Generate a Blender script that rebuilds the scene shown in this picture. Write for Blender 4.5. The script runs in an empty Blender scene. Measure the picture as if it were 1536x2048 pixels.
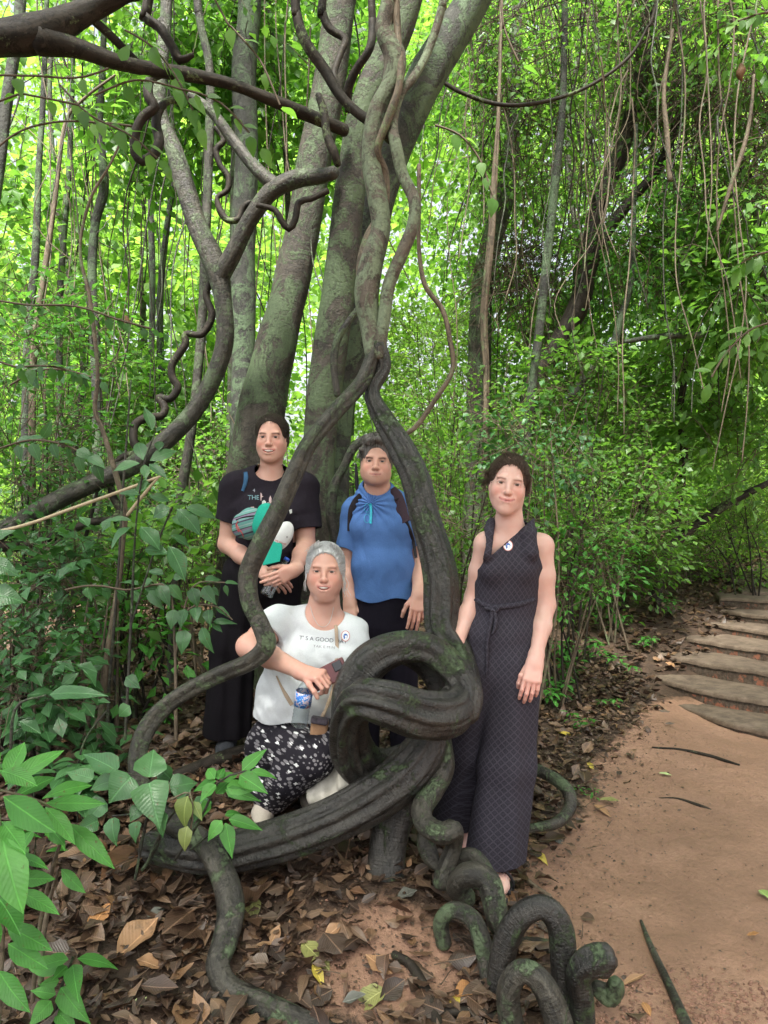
import bpy, math, random
import numpy as np
from mathutils import Vector
import openvdb as vdb

# ------------------------------------------------------------------ camera, sky, sun, exposure
sc = bpy.context.scene
col = sc.collection
CAMZ = 1.5
cam_d = bpy.data.cameras.new('camera'); cam = bpy.data.objects.new('camera', cam_d); col.objects.link(cam)
cam_d.sensor_fit = 'HORIZONTAL'; cam_d.sensor_width = 36; cam_d.lens = 36
cam.location = (0, 0, CAMZ); cam.rotation_euler = (math.radians(90), 0, 0)
cam_d.clip_start = 0.05; cam_d.clip_end = 500
sc.camera = cam

SUN_EL, SUN_AZ = 60, 195      # azimuth measured from +Y (ahead of the camera) towards +X
w = bpy.data.worlds.new('World'); sc.world = w; w.use_nodes = True
nt = w.node_tree; nt.nodes.clear()
sky = nt.nodes.new('ShaderNodeTexSky'); sky.sky_type = 'NISHITA'; sky.sun_disc = False
sky.sun_elevation = math.radians(SUN_EL); sky.sun_rotation = math.radians(SUN_AZ)
sky.air_density = 1.0; sky.dust_density = 6.0; sky.ozone_density = 1.0
hs = nt.nodes.new('ShaderNodeHueSaturation'); hs.inputs['Saturation'].default_value = 0.30
bg = nt.nodes.new('ShaderNodeBackground'); bg.inputs['Strength'].default_value = 0.125
wo = nt.nodes.new('ShaderNodeOutputWorld')
nt.links.new(sky.outputs[0], hs.inputs['Color']); nt.links.new(hs.outputs[0], bg.inputs[0]); nt.links.new(bg.outputs[0], wo.inputs[0])
sd = bpy.data.lights.new('sun', 'SUN'); sun = bpy.data.objects.new('sun', sd); col.objects.link(sun)
sd.energy = 4.8; sd.angle = math.radians(12); sd.color = (1, 0.96, 0.88)
_d = Vector((math.sin(math.radians(SUN_AZ))*math.cos(math.radians(SUN_EL)), math.cos(math.radians(SUN_AZ))*math.cos(math.radians(SUN_EL)), math.sin(math.radians(SUN_EL))))
sun.rotation_euler = _d.to_track_quat('Z', 'Y').to_euler()
sc.view_settings.view_transform = 'Standard'; sc.view_settings.look = 'None'
sc.view_settings.exposure = 1.75; sc.view_settings.gamma = 1
sc.render.engine = 'CYCLES'
cy = sc.cycles
cy.max_bounces = 7; cy.diffuse_bounces = 4; cy.glossy_bounces = 3; cy.transmission_bounces = 6; cy.transparent_max_bounces = 8
cy.caustics_reflective = False; cy.caustics_refractive = False
cy.sample_clamp_indirect = 4
cy.use_denoising = True

# ------------------------------------------------------------------ helpers
F = 1536.0
def P(px, py, Y): return np.array(((px-768)/F*Y, Y, CAMZ-(py-1024)/F*Y))
def rng(s): return np.random.default_rng(s)
def norm(v): return v/np.maximum(np.linalg.norm(v, axis=-1, keepdims=True), 1e-9)

def tag(o, label=None, cat=None, group=None, kind=None):
    if label: o['label'] = label
    if cat: o['category'] = cat
    if group: o['group'] = group
    if kind: o['kind'] = kind
    return o
def empty(name, loc):
    o = bpy.data.objects.new(name, None); o.location = tuple(float(v) for v in loc); o.empty_display_size = 0.1
    col.objects.link(o); return o
def mesh(name, v, f, mat=None, parent=None, uv=None, attrs=None, smooth=True, mats=None, mi=None):
    """v (n,3) world coordinates, f an int array (m,4)/(m,3) or a list of such arrays; the mesh origin goes to the base of the thing."""
    v = np.asarray(v, dtype=np.float32)
    fs = f if isinstance(f, list) else [f]
    fs = [np.asarray(a, dtype=np.int32) for a in fs if len(a)]
    if parent is not None: org = np.array(parent['_org'] if '_org' in parent else parent.location, dtype=np.float32)
    else: org = np.array((v[:,0].mean(), v[:,1].mean(), v[:,2].min()), dtype=np.float32)
    me = bpy.data.meshes.new(name)
    me.vertices.add(len(v)); me.vertices.foreach_set('co', (v-org).ravel())
    loops = np.concatenate([a.ravel() for a in fs]); tot = np.concatenate([np.full(len(a), a.shape[1], np.int32) for a in fs])
    me.loops.add(len(loops)); me.loops.foreach_set('vertex_index', loops)
    me.polygons.add(len(tot)); me.polygons.foreach_set('loop_start', np.concatenate(([0], np.cumsum(tot)[:-1])).astype(np.int32))
    me.polygons.foreach_set('loop_total', tot)
    if smooth: me.polygons.foreach_set('use_smooth', np.ones(len(tot), dtype=bool))
    if mats:
        for m_ in mats: me.materials.append(m_)
        me.polygons.foreach_set('material_index', np.asarray(mi, dtype=np.int32))
    elif mat: me.materials.append(mat)
    if uv is not None:
        l = me.uv_layers.new(name='UVMap'); l.data.foreach_set('uv', np.asarray(uv, dtype=np.float32)[loops].ravel())
    for k, a in (attrs or {}).items():
        a = np.asarray(a, dtype=np.float32)
        if a.ndim == 1: at = me.attributes.new(k, 'FLOAT', 'POINT'); at.data.foreach_set('value', a)
        else:
            at = me.attributes.new(k, 'FLOAT_COLOR', 'POINT')
            at.data.foreach_set('color', np.concatenate([a, np.ones((len(a), 1), np.float32)], 1).ravel())
    me.update(); me.validate()
    o = bpy.data.objects.new(name, me); col.objects.link(o)
    if parent is not None: o.parent = parent; o['_org'] = [float(t) for t in org]
    else: o.location = tuple(float(t) for t in org); o['_org'] = [float(t) for t in org]
    return o
def merge(parts):
    """parts: list of (v, f, uv) -> one (v, f, uv)"""
    V, Fc, U, n = [], [], [], 0
    for p in parts:
        V.append(p[0]); Fc.append(np.asarray(p[1])+n); n += len(p[0])
        U.append(p[2] if len(p) > 2 and p[2] is not None else np.zeros((len(p[0]), 2)))
    return np.concatenate(V), np.concatenate(Fc), np.concatenate(U)

def catmull(p, step):
    p = np.asarray(p, float)
    q = np.vstack([2*p[0]-p[1], p, 2*p[-1]-p[-2]])
    out = []
    for i in range(1, len(q)-2):
        a, b, c, d = q[i-1], q[i], q[i+1], q[i+2]
        n = max(2, int(np.linalg.norm((c-b)[:3])/step))
        t = np.linspace(0, 1, n, endpoint=False)[:, None]
        out.append(0.5*((2*b)+(-a+c)*t+(2*a-5*b+4*c-d)*t**2+(-a+3*b-3*c+d)*t**3))
    out.append(q[-2][None])
    return np.vstack(out)

def sinoise(x, seed, octs=4, base=1.0):
    """smooth 1-to-3-dimensional noise from random sine waves; x (...,d)"""
    r = rng(seed); x = np.asarray(x, float)
    if x.ndim == 1: x = x[:, None]
    s = 0; f = base
    for o in range(octs):
        for k in range(3):
            d = r.normal(size=x.shape[-1]); d /= np.linalg.norm(d)+1e-9
            s = s+np.sin((x@d)*f*r.uniform(.7, 1.4)+r.uniform(0, 6.28))/(1.6**o)
        f *= 2.1
    return s/4.5

def tube(pts, seg=16, step=.03, ribs=0, rib=0., twist=0., bump=0., seed=0, cap=True, flat=1.0, pinch=0):
    """pts: (n,4) x y z r. Returns v, f, uv of a bark-covered limb with fluted ribs that twist along it."""
    c = catmull(pts, step); xyz, R = c[:, :3], np.maximum(c[:, 3], .0008)
    n = len(xyz)
    T = norm(np.gradient(xyz, axis=0))
    N = np.zeros_like(T)
    a = np.array((0, 1, 0.)) if abs(T[0][1]) < .9 else np.array((1, 0, 0.))
    N[0] = norm(np.cross(T[0], np.cross(a, T[0])))
    for i in range(1, n):
        v = N[i-1]-T[i]*np.dot(N[i-1], T[i]); N[i] = v/(np.linalg.norm(v)+1e-9)
    B = np.cross(T, N)
    s = np.concatenate(([0], np.cumsum(np.linalg.norm(np.diff(xyz, axis=0), axis=1))))
    th = np.linspace(0, 2*np.pi, seg, endpoint=False)[None, :]
    S = s[:, None]
    rr = np.ones((n, seg))
    if ribs:
        ph = ribs*th+twist*S+1.2*np.sin(S*3+seed)
        w_ = np.abs(np.cos(ph/2))**.55
        rr = rr*(1+rib*(w_-.75)+.35*rib*np.cos((ribs-1)*th-twist*.6*S+seed))
    if bump:
        rr = rr*(1+bump*sinoise(np.stack([np.cos(th)+0*S, np.sin(th)+0*S, S*4+0*th], -1), seed+5, 3, 1.7))
    rr = rr*R[:, None]
    v = xyz[:, None, :]+N[:, None, :]*(np.cos(th)*rr)[..., None]+B[:, None, :]*(np.sin(th)*rr*flat)[..., None]
    # close the seam with its own column so the texture does not smear
    v = np.concatenate([v, v[:, :1]], 1); m = seg+1
    uv = np.stack([np.broadcast_to(np.linspace(0, 1, m)[None, :]*2*np.pi*R.mean(), (n, m)), np.broadcast_to(S, (n, m))], -1)
    v = v.reshape(-1, 3); uv = uv.reshape(-1, 2)
    i = np.arange(n-1)[:, None]*m+np.arange(seg)[None, :]
    f = np.stack([i, i+1, i+m+1, i+m], -1).reshape(-1, 4)
    if cap:
        for e, (k, sg) in enumerate(((0, -1), (n-1, 1))):
            c0 = len(v); tip = xyz[k]+T[k]*sg*R[k]*.6
            rim = v[k*m:(k+1)*m]; mid = (rim-xyz[k])*.72+xyz[k]+T[k]*sg*R[k]*.42
            v = np.vstack([v, mid, tip[None]]); uv = np.vstack([uv, uv[k*m:(k+1)*m], uv[k*m][None]])
            j = np.arange(seg)
            a_, b_ = k*m+j, k*m+j+1
            q1 = np.stack([a_, b_, c0+j+1, c0+j], -1); q2 = np.stack([c0+j, c0+j+1, np.full(seg, c0+m), np.full(seg, c0+m)], -1)
            if e == 0: q1 = q1[:, ::-1]; q2 = q2[:, ::-1]
            f = np.vstack([f, q1]); 
            f = np.vstack([f, q2])
    return v, f, uv
def fix_f(f):
    """split degenerate quads into triangles"""
    f = np.asarray(f)
    if f.shape[1] == 3: return [f]
    d = (f[:, 2] == f[:, 3]); e = (f[:, 0] == f[:, 1])
    return [f[~d & ~e], f[d][:, :3], f[e][:, 1:]]
def PX(lst, dY=0.):
    """(px, py, Y, r_px) -> (x, y, z, r); a limb that leaves the frame at the top or left goes on growing"""
    lst = [tuple(q) for q in lst]
    for e in (0, -1):
        a, n = lst[e], lst[1 if e == 0 else -2]
        if -200 < a[1] < -15 or a[0] < -15 and a[1] < 1100:
            d = np.array([a[0]-n[0], a[1]-n[1]], float); d *= 520/(np.linalg.norm(d)+1e-6)
            if a[1] < -15: d[1] = -abs(d[1])-120
            q = (a[0]+d[0], a[1]+d[1], a[2]+.05, a[3]*.8); lst = [q]+lst if e == 0 else lst+[q]
    return np.array([[*P(a, b, c+dY), r/F*(c+dY)] for a, b, c, r in lst])

# ------------------------------------------------------------------ node materials
class NB:
    def __init__(s, name):
        s.m = bpy.data.materials.new(name); s.m.use_nodes = True; s.t = s.m.node_tree; s.t.nodes.clear()
        s.out = s.t.nodes.new('ShaderNodeOutputMaterial')
    def n(s, typ, **kw):
        nd = s.t.nodes.new(typ)
        for k, v in kw.items():
            if k.startswith('i_'):
                key = k[2:].replace('_', ' '); key = int(key) if key.isdigit() else key
                s.set(nd.inputs[key], v)
            else: setattr(nd, k, v)
        return nd
    def set(s, sock, v):
        if isinstance(v, bpy.types.NodeSocket): s.t.links.new(v, sock)
        elif isinstance(v, bpy.types.Node): s.t.links.new(v.outputs[0], sock)
        else:
            if hasattr(sock.default_value, '__len__') and not hasattr(v, '__len__'): v = (v,)*len(sock.default_value)
            if hasattr(sock.default_value, '__len__') and len(sock.default_value) == 4 and len(v) == 3: v = (*v, 1)
            sock.default_value = v
    def noise(s, vec, scale, detail=4, rough=.55, dist=0., out=0):
        nd = s.n('ShaderNodeTexNoise', i_Scale=scale, i_Detail=detail, i_Roughness=rough, i_Distortion=dist)
        if vec is not None: s.set(nd.inputs['Vector'], vec)
        return nd.outputs[out]
    def ramp(s, fac, stops, interp='LINEAR'):
        nd = s.n('ShaderNodeValToRGB'); nd.color_ramp.interpolation = interp
        el = nd.color_ramp.elements
        while len(el) < len(stops): el.new(.5)
        for e, (p, c) in zip(el, stops): e.position = p; e.color = (*c, 1) if hasattr(c, '__len__') else (c, c, c, 1)
        s.set(nd.inputs[0], fac); return nd.outputs[0]
    def mix(s, fac, a, b, mode='MIX'):
        nd = s.n('ShaderNodeMix', data_type='RGBA', blend_type=mode)
        s.set(nd.inputs[0], fac); s.set(nd.inputs[6], a); s.set(nd.inputs[7], b); return nd.outputs[2]
    def math(s, op, a, b=0., c=0., clamp=False):
        nd = s.n('ShaderNodeMath', operation=op, use_clamp=clamp)
        s.set(nd.inputs[0], a); s.set(nd.inputs[1], b)
        if op in ('MULTIPLY_ADD', 'SMOOTH_MIN', 'COMPARE', 'WRAP'): s.set(nd.inputs[2], c)
        return nd.outputs[0]
    def map(s, vec, scale, loc=(0, 0, 0), rot=(0, 0, 0)):
        nd = s.n('ShaderNodeMapping'); s.set(nd.inputs[0], vec); nd.inputs['Scale'].default_value = scale
        nd.inputs['Location'].default_value = loc; nd.inputs['Rotation'].default_value = rot; return nd.outputs[0]
    def bump(s, h, strength=.3, dist=.01, normal=None):
        nd = s.n('ShaderNodeBump', i_Strength=strength, i_Distance=dist); s.set(nd.inputs['Height'], h)
        if normal is not None: s.set(nd.inputs['Normal'], normal)
        return nd.outputs[0]
    def attr(s, name, out=0): return s.n('ShaderNodeAttribute', attribute_name=name).outputs[out]
    def pos(s): return s.n('ShaderNodeNewGeometry').outputs['Position']
    def uv(s): return s.n('ShaderNodeTexCoord').outputs['UV']
    def sep(s, v): return s.n('ShaderNodeSeparateXYZ', i_0=v).outputs
    def princ(s, color, rough=.6, normal=None, spec=.5, sss=0., sssr=(1, .3, .15), sscale=.01, metal=0., trans=0., ior=None, coat=0., sheen=0.):
        nd = s.n('ShaderNodeBsdfPrincipled'); s.set(nd.inputs['Base Color'], color); s.set(nd.inputs['Roughness'], rough)
        nd.inputs['Specular IOR Level'].default_value = spec; nd.inputs['Metallic'].default_value = metal
        nd.inputs['Transmission Weight'].default_value = trans; nd.inputs['Coat Weight'].default_value = coat
        nd.inputs['Sheen Weight'].default_value = sheen
        if ior: nd.inputs['IOR'].default_value = ior
        if sss: nd.inputs['Subsurface Weight'].default_value = sss; nd.inputs['Subsurface Radius'].default_value = sssr; nd.inputs['Subsurface Scale'].default_value = sscale
        if normal is not None: s.set(nd.inputs['Normal'], normal)
        return nd.outputs[0]
    def done(s, surf): s.t.links.new(surf, s.out.inputs[0]); return s.m

def mat_plain(name, c, rough=.6, spec=.5, nscale=40, var=.12, bump=.15, bdist=.002, metal=0., coat=0., sheen=0.):
    b = NB(name); p = b.pos(); n = b.noise(p, nscale, 5, .6)
    cc = b.ramp(n, [(.3, tuple(x*(1-var) for x in c)), (.7, tuple(min(1, x*(1+var)) for x in c))])
    return b.done(b.princ(cc, rough, b.bump(n, bump, bdist), spec, metal=metal, coat=coat, sheen=sheen))

def mat_bark(name, dark, mid, light, lichen=(.16, .22, .10), lich=.5, rough=.55, along=6, across=34, bstr=.6, bdist=.006, rings=0., spot=2.2, spec=.4):
    """bark: streaks that run along the limb (UV in metres), blotches and lichen patches with edges of their own"""
    b = NB(name); uv = b.uv(); p = b.pos()
    st = b.noise(b.map(uv, (across, along, 1)), 1.0, 6, .62, .3)
    fine = b.noise(p, 75, 6, .72)
    med = b.noise(b.map(uv, (across*.8, along*3.2, 1)), 1.0, 6, .7, .8)
    blot = b.noise(p, spot*1.6, 5, .6, .4)
    c = b.ramp(st, [(.28, dark), (.5, mid), (.78, light)])
    c = b.mix(b.ramp(blot, [(.42, 0.), (.62, .65)]), c, b.ramp(fine, [(.3, mid), (.75, light)]))
    c = b.mix(b.ramp(med, [(.50, 0.), (.57, .7), (.62, .0)]), c, tuple(x*.35 for x in dark))
    c = b.mix(b.ramp(b.noise(p, 22, 6, .75, .5), [(.56, 0.), (.64, .6)]), c, light)
    lm = b.noise(p, spot*2.3, 8, .78, .8, 0)
    lfac = b.ramp(b.math('ADD', lm, b.math('MULTIPLY', fine, .22)), [(.70-.16*lich, 0.), (.76-.16*lich, .85)])
    c = b.mix(lfac, c, b.ramp(fine, [(.35, tuple(x*.55 for x in lichen)), (.65, lichen)]))
    h = b.math('ADD', b.math('ADD', b.math('MULTIPLY', st, .6), b.math('MULTIPLY', med, .6)), b.math('MULTIPLY', fine, .5))
    if rings:
        wv = b.n('ShaderNodeTexNoise', i_Scale=1.0, i_Detail=3.0, i_Roughness=.5); b.set(wv.inputs['Vector'], b.map(uv, (9, 120, 1)))
        h = b.math('ADD', h, b.math('MULTIPLY', wv.outputs[0], rings))
    h = b.math('ADD', h, b.math('MULTIPLY', lfac, .25))
    rg = b.ramp(fine, [(.3, rough-.14), (.7, rough+.16)])
    return b.done(b.princ(c, rg, b.bump(h, bstr, bdist), spec))

def mat_leaf(name, cols, trans=.45, rough=.42, spec=.5, veins=True, tcol=None, dry=False, tmul=1.6, spots=False):
    """cols: ramp over the leaf's own random value; uv.x across (0..1, .5 the midrib), uv.y along"""
    b = NB(name); r = b.attr('rnd', 2); uv = b.uv(); o = b.sep(uv); p = b.pos()
    n = len(cols)
    c = b.ramp(r, [(i/(n-1), k) for i, k in enumerate(cols)])
    fine = b.noise(p, 60, 3, .6)
    c = b.mix(b.math('MULTIPLY', fine, .5), c, tuple(x*.6 for x in cols[n//2]))
    ax = b.math('ABSOLUTE', b.math('SUBTRACT', o[0], .5))
    nrm = None
    if veins:
        midr = b.ramp(ax, [(.012, 1.), (.035, 0.)])
        side = b.math('SINE', b.math('MULTIPLY', b.math('SUBTRACT', o[1], b.math('MULTIPLY', ax, .55)), 78.))
        sv = b.ramp(side, [(.90, 0.), (1., .22)])
        vf = b.math('MAXIMUM', midr, sv)
        c = b.mix(b.math('MULTIPLY', vf, .5), c, tuple(min(1, x*1.9+.02) for x in cols[n//2]))
        nrm = b.bump(b.math('ADD', b.math('SUBTRACT', b.math('MULTIPLY', side, .12), b.math('MULTIPLY', midr, .6)), b.math('MULTIPLY', b.noise(p, 45, 3, .6), .8)), .45, .004)
    if spots:
        sp = b.noise(p, 55, 4, .65); c = b.mix(b.ramp(sp, [(.63, 0.), (.68, .8)]), c, (.10, .075, .02)); big = b.noise(p, 9, 3, .6); c = b.mix(b.ramp(big, [(.4, 0.), (.7, .45)]), c, tuple(x*.5 for x in cols[0]))
    if dry:
        sp = b.noise(p, 25, 6, .7)
        c = b.mix(b.ramp(sp, [(.52, 0.), (.66, .75)]), c, tuple(x*.35 for x in cols[n//2]))
    pr = b.princ(c, rough, nrm, spec)
    if trans <= 0: return b.done(pr)
    tc = b.mix(1., c, tcol or (tmul, tmul*1.05, tmul*.5), 'MULTIPLY')
    tr = b.n('ShaderNodeBsdfTranslucent'); b.set(tr.inputs[0], tc)
    ms = b.n('ShaderNodeMixShader'); ms.inputs[0].default_value = trans
    b.t.links.new(pr, ms.inputs[1]); b.t.links.new(tr.outputs[0], ms.inputs[2])
    return b.done(ms.outputs[0])

# ------------------------------------------------------------------ leaves
PROF = {'oval': [0.03, .62, .96, 1.0, .78, .40, .0], 'lance': [.03, .5, .85, 1.0, .85, .5, .0], 'ovate': [.05, .9, 1.0, .86, .6, .28, .0], 'heart': [.35, 1.0, .98, .82, .55, .24, 0.]}
def leaves(pos, dr, up, L, W, rnd, seed=0, nst=7, curl=.25, fold=.25, prof='oval', wav=.0):
    """N leaves as one vertex block. pos base point, dr growth direction, up the upper side's normal."""
    r = rng(seed); N = len(pos); dr = norm(dr); side = norm(np.cross(dr, up)); up = np.cross(side, dr)
    L = np.broadcast_to(L, (N,)).astype(float); W = np.broadcast_to(W, (N,)).astype(float)
    t = np.linspace(0, 1, nst); pr = np.interp(t, np.linspace(0, 1, 7), PROF[prof])
    cu = (np.asarray(curl)*r.uniform(.4, 1.6, N)) if np.isscalar(curl) else curl
    fo = fold*r.uniform(.3, 1.7, N)
    ang = cu[:, None]*t[None]*1.5
    along = np.cumsum(np.cos(ang), 1)/nst; down = -np.cumsum(np.sin(ang), 1)/nst
    mid = pos[:, None]+dr[:, None]*(along*L[:, None])[..., None]+up[:, None]*(down*L[:, None])[..., None]
    hw = pr[None]*W[:, None]*.5
    wv = wav*np.sin(t[None]*r.uniform(8, 16, (N, 1))+r.uniform(0, 6, (N, 1)))*hw if wav else 0*hw
    lift = hw*np.sin(fo)[:, None]
    a = mid-side[:, None]*(hw*np.cos(fo)[:, None])[..., None]+up[:, None]*(lift+wv)[..., None]
    c = mid+side[:, None]*(hw*np.cos(fo)[:, None])[..., None]+up[:, None]*(lift-wv)[..., None]
    v = np.stack([a, mid, c], 2)                      # N,nst,3,3
    uv = np.zeros((N, nst, 3, 2)); uv[..., 0] = np.stack([.5-pr*.5, 0*pr+.5, .5+pr*.5], -1)[None]; uv[..., 1] = t[None, :, None]
    k = np.arange(nst-1)[:, None]*3+np.arange(2)[None]
    q = np.stack([k, k+1, k+4, k+3], -1).reshape(-1, 4)
    f = (q[None]+(np.arange(N)*nst*3)[:, None, None]).reshape(-1, 4)
    rn = np.repeat(np.asarray(rnd), nst*3)
    return v.reshape(-1, 3), f, uv.reshape(-1, 2), rn
def leafmesh(name, blocks, mat, parent=None, mats=None):
    V, Fc, U, R, n = [], [], [], [], 0; mi = []
    for bi, b in enumerate(blocks):
        V.append(b[0]); Fc.append(b[1]+n); U.append(b[2]); R.append(b[3]); n += len(b[0]); mi.append(np.full(len(b[1]), b[4] if len(b) > 4 else 0))
    kw = dict(mats=mats, mi=np.concatenate(mi)) if mats else dict(mat=mat)
    return mesh(name, np.concatenate(V), np.concatenate(Fc), parent=parent, uv=np.concatenate(U), attrs={'rnd': np.concatenate(R)}, **kw)
def stemtube(pts, r0, r1, seg=5, step=.05):
    pts = np.asarray(pts, float); rr = np.linspace(r0, r1, len(pts))[:, None]
    return tube(np.hstack([pts, rr]), seg=seg, step=step, cap=False)
# ------------------------------------------------------------------ the lie of the land
_cp = [(.8, 2.25, 0), (1.5, 2.3, 0), (2.5, 2.4, 0), (1.2, 3.2, .0), (2.2, 3.6, .01), (1.5, 4.2, .03), (2.3, 4.6, .05), (3.2, 4.6, .06), (3.5, 3.2, .02),
       (.62, 2.6, .03), (.45, 2.95, .04), (.75, 3.4, .04), (1.0, 3.9, .06), (1.35, 4.7, .08), (1.6, 5.2, .12),
       (.99, 4.6, .12), (1.4, 6.5, .36), (2.3, 8.5, .64), (3.0, 8.2, .68), (2.75, 7.7, .6), (1.95, 6.2, .22), (1.8, 5.6, .12), (4.2, 8.8, .75), (4.6, 6.5, .20), (4.5, 5.2, .05), (5.5, 8.4, .6), (2.6, 5.2, .05), (2.9, 5.7, .12), (3.1, 6.15, .2), (3.4, 6.6, .28), (3.8, 7.05, .36), (4.0, 7.5, .45), (2.0, 6.9, .42), (2.3, 7.3, .52),
       (-1.2, 3.75, .31), (-2.0, 5.6, .42), (-1.7, 8.3, .53), (-1.25, 2.85, .24), (-.95, 2.15, .10), (-.25, 2.22, .02), (-.38, 2.3, .04),
       (.01, 2.78, .20), (.2, 2.65, .14), (.45, 2.25, .03), (-.5, 3.15, .24), (-.8, 3.7, .32), (0, 3.8, .17), (-.35, 2.7, .17), (.35, 4.4, .18), (-.2, 2.5, .1),
       (-3, 3, .35), (-3, 6, .5), (-4, 10, .65), (0, 10, .6), (.2, 6.5, .42), (4, 12, .9), (-6, 4, .5), (-8, 14, .9), (8, 14, 1.0), (0, 16, .9), (0, 1, .0), (-1.5, 1, .08), (2.5, 1, 0),
       (-12, 25, 1.2), (12, 25, 1.2), (0, 30, 1.2), (-2.2, 1.8, .2), (6.5, 3.5, .08), (7, 6, .5)]
_cp = np.array(_cp, float)
def _tps(d): d = np.maximum(d, 1e-6); return d*d*np.log(d)
_n = len(_cp); _K = _tps(np.linalg.norm(_cp[:, None, :2]-_cp[None, :, :2], axis=-1))+np.eye(_n)*.02
_A = np.zeros((_n+3, _n+3)); _A[:_n, :_n] = _K; _A[:_n, _n] = 1; _A[:_n, _n+1:] = _cp[:, :2]; _A[_n:, :_n] = _A[:_n, _n:].T
_w = np.linalg.solve(_A, np.concatenate([_cp[:, 2], np.zeros(3)]))
def gz(x, y):
    x = np.asarray(x, float); y = np.asarray(y, float); sh = np.broadcast(x, y).shape
    x = np.broadcast_to(x, sh).ravel(); y = np.broadcast_to(y, sh).ravel()
    xc = np.clip(x, -11, 11); yc = np.clip(y, .5, 28)
    out = np.zeros(len(xc))
    for i in range(0, len(xc), 20000):
        s = slice(i, i+20000)
        d = np.hypot(xc[s, None]-_cp[None, :, 0], yc[s, None]-_cp[None, :, 1])
        out[s] = _tps(d)@_w[:_n]+_w[_n]+_w[_n+1]*xc[s]+_w[_n+2]*yc[s]
    return out.reshape(sh)
def G(px, py):
    """the ground point seen at a pixel"""
    Y = np.linspace(1.6, 30, 1400); z = CAMZ-(py-1024)/F*Y; g = gz((px-768)/F*Y, Y)
    i = np.argmax(z <= g); return np.array(((px-768)/F*Y[i], Y[i], g[i]))
# path edge (left side) in world x as a function of y
_pb = np.array([G(*q)[:2] for q in ((1190, 2046), (1120, 1960), (1050, 1870), (1020, 1770), (1085, 1690), (1150, 1620), (1200, 1530), (1265, 1450), (1300, 1395))])
_pb = _pb[np.argsort(_pb[:, 1])]
def pathd(x, y):
    """signed distance-like value: positive on the path"""
    return x-np.interp(y, _pb[:, 1], _pb[:, 0], left=_pb[0, 0]-.05)
xs = np.concatenate([-np.geomspace(60, 3.2, 30), np.arange(-3.1, 4.6, .03), np.geomspace(4.7, 60, 30)])
ys = np.concatenate([np.linspace(-6, 1.4, 16), np.arange(1.45, 9, .03), np.geomspace(9.1, 120, 60)])
GX, GY = np.meshgrid(xs, ys)
GZ = gz(GX, GY)
_pd = pathd(GX, GY)+.07*sinoise(np.stack([GX, GY], -1), 3, 4, 6)
_m = np.clip(_pd/.25+.5, 0, 1)*np.clip((5.9-GY)/.4, 0, 1)
_near = np.clip((10-GY)/3, 0, 1)
GZ = GZ+_near*((1-_m)*.018*sinoise(np.stack([GX, GY], -1), 11, 5, 5)+_m*.006*sinoise(np.stack([GX, GY], -1), 12, 4, 6)+_m*.0035*sinoise(np.stack([GX, GY], -1), 15, 3, 38))
_clay = np.clip(_m+.9*np.exp(-(((GX-.0)/.33)**2+((GY-2.42)/.26)**2)), 0, 1)
nx, ny = len(xs), len(ys)
gv = np.stack([GX, GY, GZ], -1).reshape(-1, 3)
gi = (np.arange(ny-1)[:, None]*nx+np.arange(nx-1)[None]).ravel()
gf = np.stack([gi, gi+1, gi+nx+1, gi+nx], -1)
isp = (_m.ravel()[gf].mean(1) > .5)

b = NB('ground_soil'); p = b.pos(); cl = b.attr('clay', 2)
n1 = b.noise(p, 3.2, 6, .6); n2 = b.noise(p, 42, 6, .72); n3 = b.noise(p, 170, 3, .6); n4 = b.noise(p, 14, 6, .7, .5)
vor = b.n('ShaderNodeTexVoronoi', i_Scale=95.0); b.set(vor.inputs['Vector'], b.mix(.05, p, b.noise(p, 30, 2, .5, out=1)))
soil = b.ramp(n4, [(.3, (.030, .020, .014)), (.55, (.065, .040, .026)), (.8, (.12, .075, .048))])
clay = b.ramp(n1, [(.25, (.27, .15, .095)), (.5, (.385, .222, .145)), (.75, (.47, .29, .20))])
clay = b.mix(b.ramp(n2, [(.30, .0), (.66, .75)]), clay, (.24, .135, .09))
clay = b.mix(b.ramp(n4, [(.60, 0.), (.74, .55)]), clay, (.13, .085, .062))
clay = b.mix(b.ramp(n3, [(.66, 0.), (.74, .7)]), clay, (.07, .045, .035))
fac = b.ramp(b.math('ADD', cl, b.math('MULTIPLY', b.math('SUBTRACT', n4, .5), .9)), [(.35, 0.), (.62, 1.)])
clay = b.mix(b.ramp(b.noise(p, 1.6, 5, .65, .5), [(.40, 0.), (.62, .55)]), clay, (.20, .115, .075))
c = b.mix(fac, soil, clay)
h = b.math('ADD', b.math('MULTIPLY', n2, .8), b.math('ADD', b.math('MULTIPLY', n4, .9), b.math('MULTIPLY', n3, .25)))
M_ground = b.done(b.princ(c, b.ramp(n1, [(.3, .55), (.7, .85)]), b.bump(h, .9, .012), .35))
for nm, fc in (('ground', gf[~isp]), ('path', gf[isp])):
    used = np.unique(fc); re = np.full(len(gv), -1); re[used] = np.arange(len(used))
    o = mesh(nm, gv[used], re[fc], M_ground, attrs={'clay': _clay.ravel()[used]})
    tag(o, kind='structure')

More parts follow.
